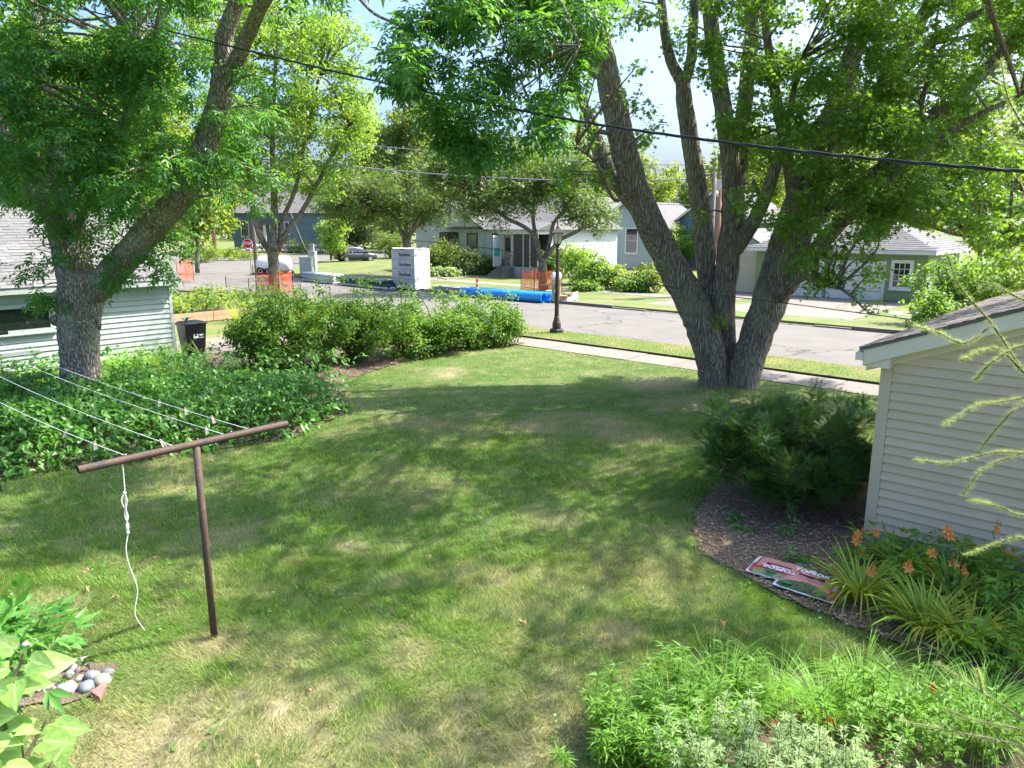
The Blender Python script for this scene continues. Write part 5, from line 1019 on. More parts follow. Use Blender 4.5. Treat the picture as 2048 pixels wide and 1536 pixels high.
# channelizer
cc = at(955, 596, -.12); ch_ = thing('traffic_channelizer', cc, 'orange and white striped traffic channelizer tube standing by the pipes', 'channelizer'); MB().lathe([(.22, 0), (.22, .05), (.1, .07), (.09, .1)], cc, 14).build('base', M['black'], ch_)
for i in range(7): MB().lathe([(.085, .1 + i * .135), (.082, .1 + (i + 1) * .135)], cc, 14).build('band', M['orangep' if i % 2 == 0 else 'reflect'], ch_)
MB().lathe([(.05, 1.045), (.05, 1.1), (.03, 1.13), (.05, 1.16), (.02, 1.2)], cc, 10).build('handle', M['orangep'], ch_)
# boxes, bags, sheet at the kerb
bx0 = at(1105, 592); bxs = [(1103, 597, .62, .5, .42, 'cardboard box at the bottom of the pile by the blue pipes'), (1112, 588, .5, .45, .45, 'cardboard box set back beside the fenced tree'), (1090, 583, .5, .42, .4, 'open cardboard box left of the other boxes'), (1135, 597, .42, .4, .3, 'small cardboard box on the white plastic sheet'), (1126, 602, .35, .35, .28, 'cardboard carton right of the lamp post')]
for x, y, w_, d_, h_, lab in bxs:
    p = at(x, y); bt = thing('cardboard_box', p, lab, 'box', 'cardboard boxes at the kerb'); a_ = rng.uniform(-.4, .4); ax = (np.array([math.cos(a_), math.sin(a_), 0]), np.array([-math.sin(a_), math.cos(a_), 0]), Z); MB().box(p + Z * (h_ / 2 - .02 + .04), (w_, d_, h_), ax).build('carton', M['card'], bt, bevel=.008); MB().box(p + Z * (h_ + .021), (w_ * .99, .06, .004), ax).build('tape', M['pin'], bt); MB().box(p - ax[1] * (d_ / 2 + .003) + Z * h_ * .6, (w_ * .3, .004, h_ * .25), ax).build('print', M['dark'], bt)
p = at(1112, 588); bt = MB().box(p + Z * .68, (.5, .45, .36)).build('cardboard_box', M['card'], bevel=.01); tag(bt, 'upper cardboard box stacked under the white bags', 'box', 'cardboard boxes at the kerb')
for i, dx in enumerate((-.14, .16)):
    rg = np.random.default_rng(i); dd = sph(80, rg); mb = MB(); me = bpy.data.meshes.new('white_bag'); import bmesh; bm = bmesh.new(); bmesh.ops.create_icosphere(bm, subdivisions=3, radius=1)
    for v_b in bm.verts: n_ = 1 + .25 * (fbm(np.array([v_b.co.x * 2 + 5]), np.array([v_b.co.z * 2 + i]), 3)[0] - .5); v_b.co = Vector((v_b.co.x * .17 * n_ + p[0] + dx, v_b.co.y * .17 * n_ + p[1], (v_b.co.z * .2 * n_ if v_b.co.z < .5 else v_b.co.z * .27 * n_) + p[2] + 1.02))
    bm.to_mesh(me); bm.free(); me.materials.append(M['plast']); o = bpy.data.objects.new('white_bag', me); COL.objects.link(o); tag(o, ['left white plastic bag on the top carton', 'right white plastic bag on the top carton'][i], 'bag', 'white bags on the cartons')
X, Y = np.meshgrid(np.linspace(0, 1, 26), np.linspace(0, 1, 20)); o0 = at(1108, 606, -.115); ex = at(1156, 606, -.115) - o0; ey = at(1150, 594, -.115) - at(1150, 606, -.115); H_ = fbm(X * 7, Y * 5, 4) * .45 * (X > .02) * np.clip(X * 1.6, .15, 1) * np.clip((X + Y) * .8, .2, 1)
idx = np.arange(X.size).reshape(X.shape); o = obj('plastic_sheet', o0 + ex * X.reshape(-1, 1) + ey * Y.reshape(-1, 1) + Z * H_.reshape(-1, 1), np.stack([idx[:-1, :-1], idx[:-1, 1:], idx[1:, 1:], idx[1:, :-1]], -1).reshape(-1, 4), M['plast'], smooth=True); tag(o, 'crumpled white plastic sheet heaped on the far kerb', 'plastic sheet')
# orange mesh fences
def mesh_fence(label, pts, h, cell=.14, wob=.08, seed=0, pr=.02):
    t = thing('safety_fence', pts[0], label, 'fence'); rg = np.random.default_rng(seed); mb = MB()
    for a_, b_ in zip(pts[:-1], pts[1:]):
        ln = np.linalg.norm(b_ - a_); n = max(2, int(ln / cell)); m_ = int(h / .1); dn = nrm(np.cross(b_ - a_, Z)); ph = rg.uniform(0, 6)
        g = lambda i, j: a_ + (b_ - a_) * (i / n) + Z * (.05 + (j / m_) * (h - .05) * (1 - .10 * math.sin(math.pi * i / n))) + dn * wob * math.sin(ph + i / n * 5 + j * .2) * math.sin(math.pi * i / n)
        w_ = .024
        for i in range(n + 1):
            p = np.array([g(i, j) for j in range(m_ + 1)]); s_ = nrm(b_ - a_) * w_ / 2; mb.add(np.vstack([p - s_, p + s_]), [(k, k + 1, m_ + 2 + k, m_ + 1 + k) for k in range(m_)])
        for j in range(m_ + 1):
            p = np.array([g(i, j) for i in range(n + 1)]); mb.add(np.vstack([p - Z * w_ / 2, p + Z * w_ / 2]) + dn * .002, [(k, k + 1, n + 2 + k, n + 1 + k) for k in range(n)])
    mb.build('mesh', M['orange'], t, kind='stuff')
    for p in pts[:-1]: MB().tube([p, p + Z * (h + .12)], pr, 6).build('stake', M['dark'], t)
    MB().tube([pts[-1], pts[-1] + Z * (h + .12)], pr, 6).build('stake', M['dark'], t); return t
def ring(c, r, n, a0=0): return [c + r * np.array([math.cos(a0 + k * 2 * math.pi / n), math.sin(a0 + k * 2 * math.pi / n), 0]) for k in list(range(n)) + [0]]
mesh_fence('orange mesh fence round the crooked maple near the boxes', ring(atY(1086, 585, 45) * [1, 1, 0], 1.35, 5, .5), 1.25, seed=1)
mesh_fence('orange mesh fence round the bright boulevard tree by the garden', ring(atY(547, 588, 43.2) * [1, 1, 0], 1.12, 5, .3), 1.25, seed=2)
mesh_fence('orange mesh fence at the far left beside the pale garage roof', [at(356, 565), at(388, 561), at(372, 556)], 1.5, seed=3)
# stop sign
sp = at(503, 552); ss = thing('stop_sign', sp, 'red octagonal STOP sign on a post at the cross street', 'sign'); MB().tube([sp, sp + Z * 2.95], .035, 8).build('post', M['steel'], ss); zc = atY(500, 487, sp[1])[2]; c_ = np.array([sp[0] - .1, sp[1] - .06, zc])
oc = lambda r, y: [c_ + np.array([r * math.cos(math.pi / 8 + k * math.pi / 4), y, r * math.sin(math.pi / 8 + k * math.pi / 4)]) for k in range(8)]
MB().prism(oc(.40, .012), (0, -.012, 0)).build('border', M['signw'], ss); MB().prism(oc(.365, -.002), (0, -.006, 0)).build('plate', M['red'], ss); text_obj('lettering', 'STOP', .30, c_ + np.array([0, -.011, 0]), (1, 0, 0), (0, 0, 1), (0, -1, 0), 'signw', ss, 'CENTER', True)
MB().box(c_ + np.array([0, .0, -.52]), (.46, .012, .2)).build('plaque', M['signw'], ss); MB().box(c_ + np.array([0, -.01, -.52]), (.36, .006, .09)).build('plaque_text', M['red'], ss)
# cabinets and guy wire
for x, y, w_, h_, lab in ((614, 549, .95, 1.35, 'squat grey green utility cabinet beside the trailer'), (627, 547, .55, 1.75, 'narrow taller utility cabinet with meter on top')):
    p = at(x, y); t = thing('utility_box', p, lab, 'cabinet', 'utility cabinets at the corner'); MB().box(p + Z * h_ / 2, (w_, .7, h_)).build('housing', M['cab'], t, bevel=.03); MB().box(p + Z * (h_ + .02), (w_ * 1.06, .76, .05)).build('cap', M['cab'], t); MB().box(p + np.array([0, -.36, h_ * .5]), (w_ * .8, .02, h_ * .85)).build('door', M['cab'], t)
p = at(627, 547); MB().box(p + Z * 2.1, (.3, .25, .6)).build('meter', M['bluer'], t)
wire('guy_wire', 'slanted guy wire with a brown guard behind the cabinets', [(577, 415, 62), (612, 500, 61), (640, 552, 60)], .03, 'pole')
# tank trailer
tc_ = at(548, 549, -.12); tr_ = thing('tank_trailer', tc_, 'white tank trailer with yellow frame behind the boulevard tree', 'trailer'); bx = lambda x, y: atY(x, y, tc_[1])
ca_ = bx(548, 528); mb = MB(); mb.lathe([(.02, -1.45), (.4, -1.38), (.62, -1.2), (.7, -.9), (.72, 0), (.7, .9), (.62, 1.2), (.4, 1.38), (.02, 1.45)], ca_, 20, (np.array([0, 1., 0]), Z, np.array([1., 0, 0]))); mb.build('tank', M['signw'], tr_, smooth=True)
MB().box(ca_ - Z * .55 - np.array([.3, 0, 0]), (2.3, 1.0, .3)).build('skirt', M['yellow'], tr_, bevel=.03); MB().box(ca_ - Z * .76, (2.9, .9, .12)).build('frame', M['black'], tr_)
for x_ in (-.75, -.1):
    for s_ in (-.55, .55): w_ = MB().lathe([(.1, -.09), (.31, -.09), (.33, -.03), (.33, .05), (.31, .09), (.1, .09)], np.array([ca_[0] + x_ - .2, ca_[1] + s_, -.12 + .33]), 18, (np.array([1., 0, 0]), Z, np.array([0, -1., 0]))).build('wheel', M['tyre'], tr_); MB().lathe([(.02, .07), (.17, .1), (.17, .05)], np.array([ca_[0] + x_ - .2, ca_[1] + s_, .21]), 12, (np.array([1., 0, 0]), Z, np.array([0, -1., 0]))).build('rim', M['alloy'], w_)
MB().tube([ca_ + np.array([-1.4, 0, -.75]), ca_ + np.array([-2.0, 0, -.8])], .05, 6).build('hitch', M['black'], tr_); MB().tube([np.array([ca_[0] - 1.8, ca_[1], -.12]), np.array([ca_[0] - 1.8, ca_[1], .7])], .05, 6).build('jack', M['steel'], tr_)
MB().lathe([(.1, 0), (.1, .12), (.04, .2)], ca_ + np.array([.6, 0, .72]), 10).build('beacon', M['orangep'], tr_)

# ------------------------------------------------------------------ shrubs
def bush(name, label, c, h, r, tmpl, m, dens, scale, seed, cat='shrub', group=None, nc=None, low=.25, stems=6, cr=None, droop=.1, sm='twig', taper=.0, shoots=0):
    rg = np.random.default_rng(seed); c = np.asarray(c, float); t = thing(name, c, label, cat, group); cl = []
    nc = nc or int(10 + 9 * r * h); cr = cr or (.34 * min(r, h) ** .7)
    for _ in range(nc):
        d = rg.normal(0, 1, 3); d = d / np.linalg.norm(d) * rg.random() ** .38; z = low * h + (1 - low) * h * (.5 + .5 * d[2]); k = 1 - taper * (z / h)
        cl.append((c + np.array([d[0] * r * k, d[1] * r * k, max(cr * .6, z - cr * .4)]), cr * rg.uniform(.7, 1.2) * np.array([1, 1, .85])))
    for _ in range(shoots): d = rg.normal(0, .55, 2); cl.append((c + np.array([d[0] * r, d[1] * r, h * rg.uniform(.95, 1.18)]), np.array([.11, .11, .16])))
    mb = MB()
    for i in range(stems):
        e_ = cl[rg.integers(len(cl))][0]; b_ = c + np.append(rg.normal(0, .01, 2), 0); mb.tube(smoothpath([b_ - Z * .03, (b_ + e_) / 2 + Z * .1 * h + np.append(rg.normal(0, .05, 2), 0), e_], 3), np.linspace(.022, .008, 7) * max(1, h * .6), 5)
    if stems: mb.build('stems', M[sm], t)
    obj('foliage', *crown(cl, tmpl, dens, scale, rg, droop, .3), M[m], t); return t
HL = ['leftmost hedge bush with loose arching shoots beside the black bin', 'second hedge bush from the left, with sprigs reaching above the others', 'third hedge bush from the left behind the ground cover', 'dense hedge bush in the middle of the row', 'hedge bush right of the middle with bare twigs at its foot', 'second hedge bush from the right', 'bright leaved hedge bush at the right end beside the sidewalk']
for i, (u_, v_, h_, r_) in enumerate(((-18.45, 10.15, 1.95, .95), (-18.2, 11.1, 2.25, 1.35), (-17.9, 12.7, 2.2, 1.3), (-17.6, 14.3, 2.05, 1.25), (-17.4, 15.7, 1.85, 1.1), (-17.3, 16.9, 1.7, 1.0), (-17.1, 18.0, 1.65, .95))):
    bush('hedge_bush', HL[i], L(u_ + .25, v_), h_ * (1.0 if i < 3 else .88), r_, T_HED, 'hedge', 225, 1.15, 200 + i, 'bush', 'hedge bushes in a row', int(34 * r_), .18, 9, .40, .1, 'twig', 0, 9)
# far shrubs
for i, (x, y, Y, hp, wp, m_, lab) in enumerate(((1186, 578, 46.5, 70, 34, 'hedge', 'tall loose bright shrub left of the fenced yard corner'), (1226, 578, 46.5, 52, 30, 'bgB', 'wispy light green shrub in the middle of the row'), (1262, 584, 44.5, 34, 30, 'hedge', 'low dark shrub beside the wispy one'), (1300, 580, 44.5, 62, 34, 'bgA', 'rounded shrub touching the left maple stem'), (1172, 582, 45, 14, 20, 'hedge', 'tiny plant at the edge of the dry lawn'),
    (1346, 525, 68, 85, 42, 'locust', 'bright yellow-green bush between the left maple stems'), (1125, 545, 56, 70, 40, 'bgB', 'yellow flowering bush right of the fenced maple'), (1155, 560, 50, 90, 30, 'locust', 'upright bright shrub behind the street lamp'), (1095, 545, 56, 60, 30, 'bgC', 'dark shrub at the porch corner'),
    (905, 548, 60.5, 62, 34, 'bgA', 'foundation shrub under the double window'), (945, 550, 59, 55, 32, 'bgC', 'foundation shrub under the single window'), (975, 548, 59.5, 50, 24, 'bgA', 'shrub beside the downspout'), (1030, 548, 58, 30, 24, 'bgC', 'dark shrub right of the steps'), (870, 540, 62, 70, 36, 'bgB', 'white flowering shrub at the left house corner'),
    (430, 517, 85, 30, 50, 'bgB', 'bush left of the stop sign across the road'), (480, 517, 86, 26, 32, 'bgB', 'bush right behind the stop sign'), (400, 520, 80, 34, 30, 'bgA', 'bush at the far left across the road'), (600, 500, 104, 30, 26, 'bgA', 'leafy shrub before the blue house'), (780, 512, 88, 60, 40, 'bgA', 'evergreen shrub behind the foam stack'),
    (1895, 640, 30, 150, 70, 'hedge', 'large leaved dark bush behind the beige garage eave'), (1980, 650, 29, 160, 90, 'hedge', 'big shrub at the right edge above the beige roof'), (1860, 640, 27, 90, 40, 'hedge', 'low shrub left of the beige garage roof'), (2070, 650, 27, 190, 80, 'bgB', 'shrub cut by the right edge of the frame'))):
    c = atY(x, y, Y) * [1, 1, 0]; h_, w_ = hp * Y / F, wp * Y / F; near = Y < 35
    bush('shrub', lab, c, h_, w_, T_HED if near else T_FAR, m_, 80 if near else 30, 2.0 if near else .7, 300 + i, 'shrub', 'shrubs of the far yards', 36, .12, 5, None if near else max(.4, h_ * .2))
arbl = ['leftmost', 'second from the left', 'third from the left', 'fourth from the left', 'fifth from the left', 'sixth from the left', 'second from the right', 'rightmost']
for i, x in enumerate((1212, 1228, 1241, 1254, 1268, 1284, 1356, 1376)):
    c = atY(x, 526, 74) * [1, 1, 0]; rg = np.random.default_rng(i); hh_ = rng.uniform(1.8, 2.3); n_ = 260; tt = rg.random(n_); a_ = rg.uniform(0, 6.28, n_); rr = .5 * (1 - tt) ** .7 + .05; t = thing('arborvitae', c, 'small pointed arborvitae, %s of the row' % arbl[i], 'evergreen', 'row of arborvitae')
    P_ = c + np.column_stack([np.cos(a_) * rr, np.sin(a_) * rr, tt * hh_]); D_ = np.column_stack([np.cos(a_) * .4, np.sin(a_) * .4, np.ones(n_)]); obj('foliage', *scatter([spray_random(6, .12, t_leaf2(.22, .1), rg)], P_, D_, np.column_stack([np.cos(a_), np.sin(a_), 0 * a_ + .3]), 1.0, rg), M['bgC' if i % 2 else 'yew'], t); MB().tube([c, c + Z * hh_ * .8], [.05, .01], 5).build('stem', M['twig'], t)
# hostas by the house
T_HOS = [spray_random(7, .2, t_leaf(.3, .16, .2, .4), rng)]
for i, x in enumerate((872, 886, 905)): bush('hosta', ['left', 'middle', 'right'][i] + ' pale variegated hosta before the white house', atY(x, 552, 57.5) * [1, 1, 0], .7, .8, T_HOS, 'silver', 60, 1.1, 330 + i, 'plant', 'hostas', 12, .1, 0)
# boulder wall
bw_ = thing('boulder_wall', at(610, 505) * [1, 1, 0], 'low wall of grey boulders across the cross street', 'wall')
bm = bmesh.new(); bmesh.ops.create_icosphere(bm, subdivisions=2, radius=1); bv0 = np.array([list(q.co) for q in bm.verts]); bf0 = [tuple(q.index for q in f_.verts) for f_ in bm.faces]; bm.free()
def rock_mesh(c, s, rg, flat=1.0):
    n_ = 1 + .35 * (fbm(bv0[:, 0] * 1.3 + rg.uniform(0, 50), bv0[:, 1] * 1.3 + bv0[:, 2], 2) - .5) * 2; q = bv0 * n_[:, None]; a_ = rg.uniform(0, 6.28); R = np.array([[math.cos(a_), -math.sin(a_), 0], [math.sin(a_), math.cos(a_), 0], [0, 0, 1]]); return (q * np.asarray(s)) @ R.T + c
for i in range(16):
    for j in range(2):
        x = 488 + i * 10.5 + j * 5; c = atY(x, 503, 104.5 + j * .4) * [1, 1, 0] + Z * (.3 + j * .55); obj('boulder', rock_mesh(c, np.array([.55, .4, .36]) * rng.uniform(.8, 1.15), rng), bf0, M['stone'], bw_, smooth=True)
# garden at the left
rb = thing('raised_bed', L(-30, 13), 'long raised bed of orange cedar planks beside the neighbour driveway', 'raised bed')
for j in range(2):
    for k in range(3): MB().ubox(-30.05, -30, 10.6 + k * 2.0, 12.58 + k * 2.0, .01 + j * .2, .2 + j * .2).build('plank', M['cedar'], rb, bevel=.005)
    MB().ubox(-31.6, -30.06, 16.55, 16.6, .01 + j * .2, .2 + j * .2).build('plank', M['cedar'], rb)
MB().ubox(-31.6, -30.055, 10.6, 16.545, 0, .33).build('soil', M['soil'], rb)
gpl = [(-31, 11.2, .7), (-31, 12.4, .9), (-30.9, 13.6, .8), (-31.1, 14.8, .9), (-31, 15.9, .7), (-33, 12, 1.0), (-33.2, 13.6, 1.1), (-33, 15.2, 1.0), (-33, 17, 1.1), (-35.5, 13, 1.1), (-35.5, 15, 1.2), (-35.5, 17, 1.2), (-30.5, 17.6, 1.0)]
for i, (u_, v_, h_) in enumerate(gpl): bush('garden_plant', 'leafy vegetable plant, %s' % ['nearest in the raised bed', 'second in the raised bed', 'third in the raised bed', 'fourth in the raised bed', 'last in the raised bed', 'front left in the plot behind the bed', 'second in the plot behind the bed', 'third in the plot behind the bed', 'far end of the plot behind the bed', 'rear left of the garden by the street', 'rear middle of the garden by the street', 'rear right of the garden by the street', 'standing right of the raised bed'][i], L(u_, v_, .3 if i < 5 else 0), h_, .75, T_HED, 'bgB' if i % 3 else 'bgA', 50, 2.0, 350 + i, 'plant', 'vegetable plants', 12, .1, 3)
def arch_blade(l, w, droop, seg=5, rise=1.0):
    s_ = np.linspace(0, 1, seg + 1); y = l * (s_ * .55 + .25 * s_ ** 2) ; z = l * (rise * s_ - droop * s_ ** 2.2); ww = w / 2 * (1 - s_ ** 3) * (.6 + .8 * np.minimum(1, s_ * 4) * .5)
    v = np.vstack([np.column_stack([-ww, y, z + ww * .5]), np.column_stack([ww, y, z + ww * .5])]); n_ = seg + 1
    f = [[i, i + 1, n_ + i] for i in range(seg)] + [[i + 1, n_ + i + 1, n_ + i] for i in range(seg)]; return v, np.array(f)
def tuft(c, n, ts, rg, sc=(.7, 1.15), rad=.06):
    a_ = rg.uniform(0, 6.283, n); P_ = np.asarray(c) + np.column_stack([np.cos(a_) * rad * rg.random(n), np.sin(a_) * rad * rg.random(n), np.zeros(n)]); D_ = np.column_stack([np.cos(a_), np.sin(a_), np.zeros(n)]); return scatter(ts, P_, D_, np.tile(Z, (n, 1)) + sph(n, rg) * .12, rg.uniform(*sc, n), rg)
T_TALL = [arch_blade(.95, .02, .25, 4, 1.0), arch_blade(1.0, .018, .1, 4, 1.2), arch_blade(.8, .02, .5, 4)]
for i in range(9):
    c = L(-26.4 - rng.uniform(0, 2.6), 15.2 + i * .42); tag(obj('tall_grass', *tuft(c, 90, T_TALL, rng, (.8, 1.3), .35), M['bgB']), 'tall feathery grass clump standing behind the hedge', 'grass clump', 'feathery grasses behind the hedge')
wf = thing('wire_fence', L(-30, 19.2), 'thin wire mesh garden fence behind the hedge', 'fence'); mb = MB()
for k in range(60): mb.tube([L(-38 + k * .16, 19.3, 0), L(-38 + k * .16, 19.3, 1.15)], .004, 4, False)
for k in range(9): mb.tube([L(-38, 19.3, .05 + k * .135), L(-28.4, 19.3, .05 + k * .135)], .004, 4, False)
mb.build('mesh', M['wire'], wf, kind='stuff')
for k in range(5): MB().tube([L(-38 + k * 2.4, 19.33, 0), L(-38 + k * 2.4, 19.33, 1.25)], .02, 6).build('post', M['dark'], wf)
# ------------------------------------------------------------------ bed left: ferns + ground cover
def t_frond(l, n, w, rg):
    ts = []
    for i in range(n):
        s_ = (i + .6) / n; y = l * (.35 * s_ + .45 * s_ ** 2 * .9 + .1 * s_); z = l * (.85 * s_ - .72 * s_ ** 2.2); ll = w * math.sin(math.pi * (.12 + .86 * s_)) ** .8 * .5 + .012
        for sg in (-1, 1): ts.append(xf(t_leaf2(ll, ll * .28, 0, .15), (0, y, z), -sg * math.radians(72), -.15 + .4 * (1 - s_), 0))
    s_ = np.linspace(0, 1, 9); y = l * (.35 * s_ + .45 * s_ ** 2 * .9 + .1 * s_); z = l * (.85 * s_ - .72 * s_ ** 2.2); w_ = .006 * (1.1 - s_)
    ts.append((np.vstack([np.column_stack([-w_, y, z]), np.column_stack([w_, y, z])]), np.array([[i, i + 1, 9 + i] for i in range(8)] + [[i + 1, 10 + i, 9 + i] for i in range(8)])))
    return join(ts)
T_FR = [t_frond(.75, 15, .2, rng), t_frond(.85, 16, .22, rng), t_frond(.65, 14, .18, rng)]
fpos = []
rg = np.random.default_rng(77)
while len(fpos) < 46:
    x, y = rg.uniform(0, 600), rg.uniform(712, 830)
    if y > 835 - abs(x - 330) * .12 or (120 < x < 210 and y > 790) or x > 540 and y < 735: continue
    p = at(x, y)
    if p @ U > -21.7 and p @ V < 9.4 and all(np.linalg.norm(p - q) > .5 for q in fpos): fpos.append(p)
FRM = []
for tv, tf in T_FR: me = mesh_np('frond', tv, tf); me.materials.append(M['fern']); FRM.append(me)
for i, p in enumerate(fpos):
    t = thing('fern', p + Z * .03, 'bright green fern with arching fronds under the ash tree', 'fern', 'ferns under the ash')
    for k in range(10):
        o = bpy.data.objects.new('frond', FRM[k % 3]); COL.objects.link(o); o.parent = t; o.rotation_euler = (float(rg.normal(0, .12)), float(rg.normal(0, .12)), k * .63 + float(rg.uniform(-.2, .2))); o.scale = (float(rg.uniform(1.0, 1.5)),) * 3
rg = np.random.default_rng(78); pl = np.array(BED_L)[:, :2]; n_ = 16000; P_ = rg.uniform((-13.5, 10.5), (-2, 20.5), (n_, 2)); ok_ = inpoly(P_, pl)
pxx = np.array([[1024 + F * p[0] / (p[1] * CT + CAMH * ST), 768 - F * (p[1] * ST - CAMH * CT) / (p[1] * CT + CAMH * ST)] for p in P_])
ok_ &= (pxx[:, 1] > 752) & (pxx[:, 0] < 735) & ~((np.abs(P_[:, 0] + 9.6) < .55) & (np.abs(P_[:, 1] - 16.1) < .6)); 
P_, pxx = P_[ok_], pxx[ok_]
ln0 = np.array([at(0, 955)[:2], at(430, 902)[:2], at(600, 872)[:2], at(690, 828)[:2], at(705, 785)[:2]]); dmin = np.full(len(P_), 9.)
for a_, b_ in zip(ln0[:-1], ln0[1:]):
    ab = b_ - a_; tq = np.clip(((P_ - a_) @ ab) / (ab @ ab), 0, 1); dmin = np.minimum(dmin, np.linalg.norm(P_ - a_ - tq[:, None] * ab, axis=1))
hh_ = (.14 + .62 * np.clip(dmin / .6, 0, 1)) * (.55 + .9 * fbm(P_[:, 0] * 1.3, P_[:, 1] * 1.3, 3)); zz_ = hh_ * (1 - rg.random(len(P_)) ** 2 * .8)
P3 = np.column_stack([P_, zz_]); a_ = rg.uniform(0, 6.28, len(P_)); D_ = np.column_stack([np.cos(a_), np.sin(a_), rg.uniform(-.4, .3, len(P_))]); T_CV = [spray_random(5, .11, t_leaf(.15, .08, .2, .25), rng) for _ in range(2)] + [spray_random(5, .11, t_leaf(.10, .05, .2, .25), rng) for _ in range(2)]
dens_keep = rg.random(len(P3)) < np.where(pxx[:, 1] > 812, 1.0, .16); P3, D_ = P3[dens_keep], D_[dens_keep]
o = obj('ground_cover', *scatter(T_CV, P3, D_, nrm(Z + sph(len(P3), rg) * .45), rg.uniform(.8, 1.25, len(P3)), rg), M['cover'], kind='stuff'); tag(o, 'dense leafy green ground cover along the lawn edge', 'ground cover')
rg = np.random.default_rng(79)
for i in range(14): p = atU(rg.uniform(250, 420), 715, -21.2) * [1, 1, 0] if i < 9 else L(-21.4, rg.uniform(3, 8)); tag(obj('weed_grass', *tuft(p, 30, [arch_blade(.7, .012, .2, 4, 1.1)], rg, (.6, 1.3), .12), M['sedge']), 'tuft of tall thin grass against the pale garage wall', 'grass clump', 'weeds along the garage wall')
# ------------------------------------------------------------------ yew
def t_yew(l, n):
    ts = []
    for i in range(n):
        y = l * i / n
        for sg in (-1, 1): v = np.array([[0, y, 0], [sg * .030, y + .013, .006], [0, y + .009, .001]]); ts.append((v, np.array([[0, 1, 2]] if sg > 0 else [[0, 2, 1]])))
    return join(ts)
T_YW = [join([xf(t_yew(.22, 14), (0, 0, 0)), xf(t_yew(.14, 9), (0, .05, 0), .75, .1), xf(t_yew(.14, 9), (0, .07, 0), -.75, .1)]) for _ in range(2)]
yw = thing('yew_bush', L(-4.05, 10.75), 'dark green yew bush spreading against the corner of the beige garage', 'bush'); rg = np.random.default_rng(90); cl = []; yc = L(-3.92, 10.3)
for _ in range(95):
    d = sph(1, rg)[0] * rg.random() ** .33; q = yc + U * d[0] * 1.08 + V * d[1] * 1.25 + Z * (.12 + .60 * (1 + d[2]) * .95)
    if q @ U > -2.85 and q @ V > 9.4: q = q - U * (q @ U + 2.85)
    cl.append((q, np.array([.33, .33, .28])))
for _ in range(16): a_ = rg.uniform(0, 6.28); q = yc + U * math.cos(a_) * 1.0 + V * math.sin(a_) * 1.1; q = q + Z * rg.uniform(1.15, 1.45); cl.append((q - U * max(0, q @ U + 3.0), np.array([.14, .14, .25])))
obj('foliage', *crown(cl, T_YW, 560, 1.0, rg, -.45, .5), M['yew'], yw); mb = MB()
for _ in range(12): e_ = cl[rg.integers(75)][0]; mb.tube(smoothpath([yc, (yc + e_) / 2 + Z * .1, e_], 3), np.linspace(.035, .01, 7), 5)
mb.build('stems', M['twig'], yw)
# small seedlings in the mulch
for i, (x, y, lab) in enumerate(((1575, 1075, 'young leafy seedling in the mulch under the yew'), (1600, 1125, 'leafy seedling in the mulch behind the topsoil bags'), (1490, 1065, 'small weed at the left of the mulch bed'), (1470, 1045, 'tiny weed sprout near the yew edge'))): bush('seedling', lab, at(x, y), .16 if i < 2 else .08, .09, [spray_random(4, .07, t_leaf(.09, .035, .15, .2), rng)], 'cover', 400, 1.0, 400 + i, 'plant', None, 4, .2, 2, .07, 0, 'stem')
# ------------------------------------------------------------------ daylilies
T_LL = [arch_blade(.62, .024, .85, 6), arch_blade(.55, .018, .6, 6, 1.1), arch_blade(.68, .02, 1.05, 6), arch_blade(.5, .018, .4, 6, 1.2)]
lil = [((1718, 1205), 'daylily clump with arching strap leaves nearest the topsoil bags', 70), ((1850, 1275), 'daylily clump with yellowing leaves at the lawn edge', 70), ((1790, 1150), 'daylily in bloom below the corner of the beige garage', 40), ((1905, 1215), 'daylily in bloom in the middle of the bed', 40), ((1985, 1180), 'daylily in bloom near the right edge by the foundation', 40), ((1930, 1300), 'daylily clump without flowers at the front right of the bed', 40)]
flw = [[(1742, 1145)], [], [(1715, 1070), (1752, 1067), (1742, 1098), (1720, 1107), (1712, 1085)], [(1815, 1137), (1900, 1074), (1893, 1062), (1905, 1128), (1926, 1144), (1862, 1108)], [(1997, 1095), (2006, 1110), (2020, 1112), (1990, 1060)], []]
rg = np.random.default_rng(91)
def t_petal(l, w): return join([(np.array([[0, 0, 0], [-w / 2, l * .55, l * .35], [w / 2, l * .55, l * .35], [0, l, l * .25], [0, l * .55, l * .28]]), np.array([[0, 4, 1], [1, 4, 3], [0, 2, 4], [4, 2, 3]]))])
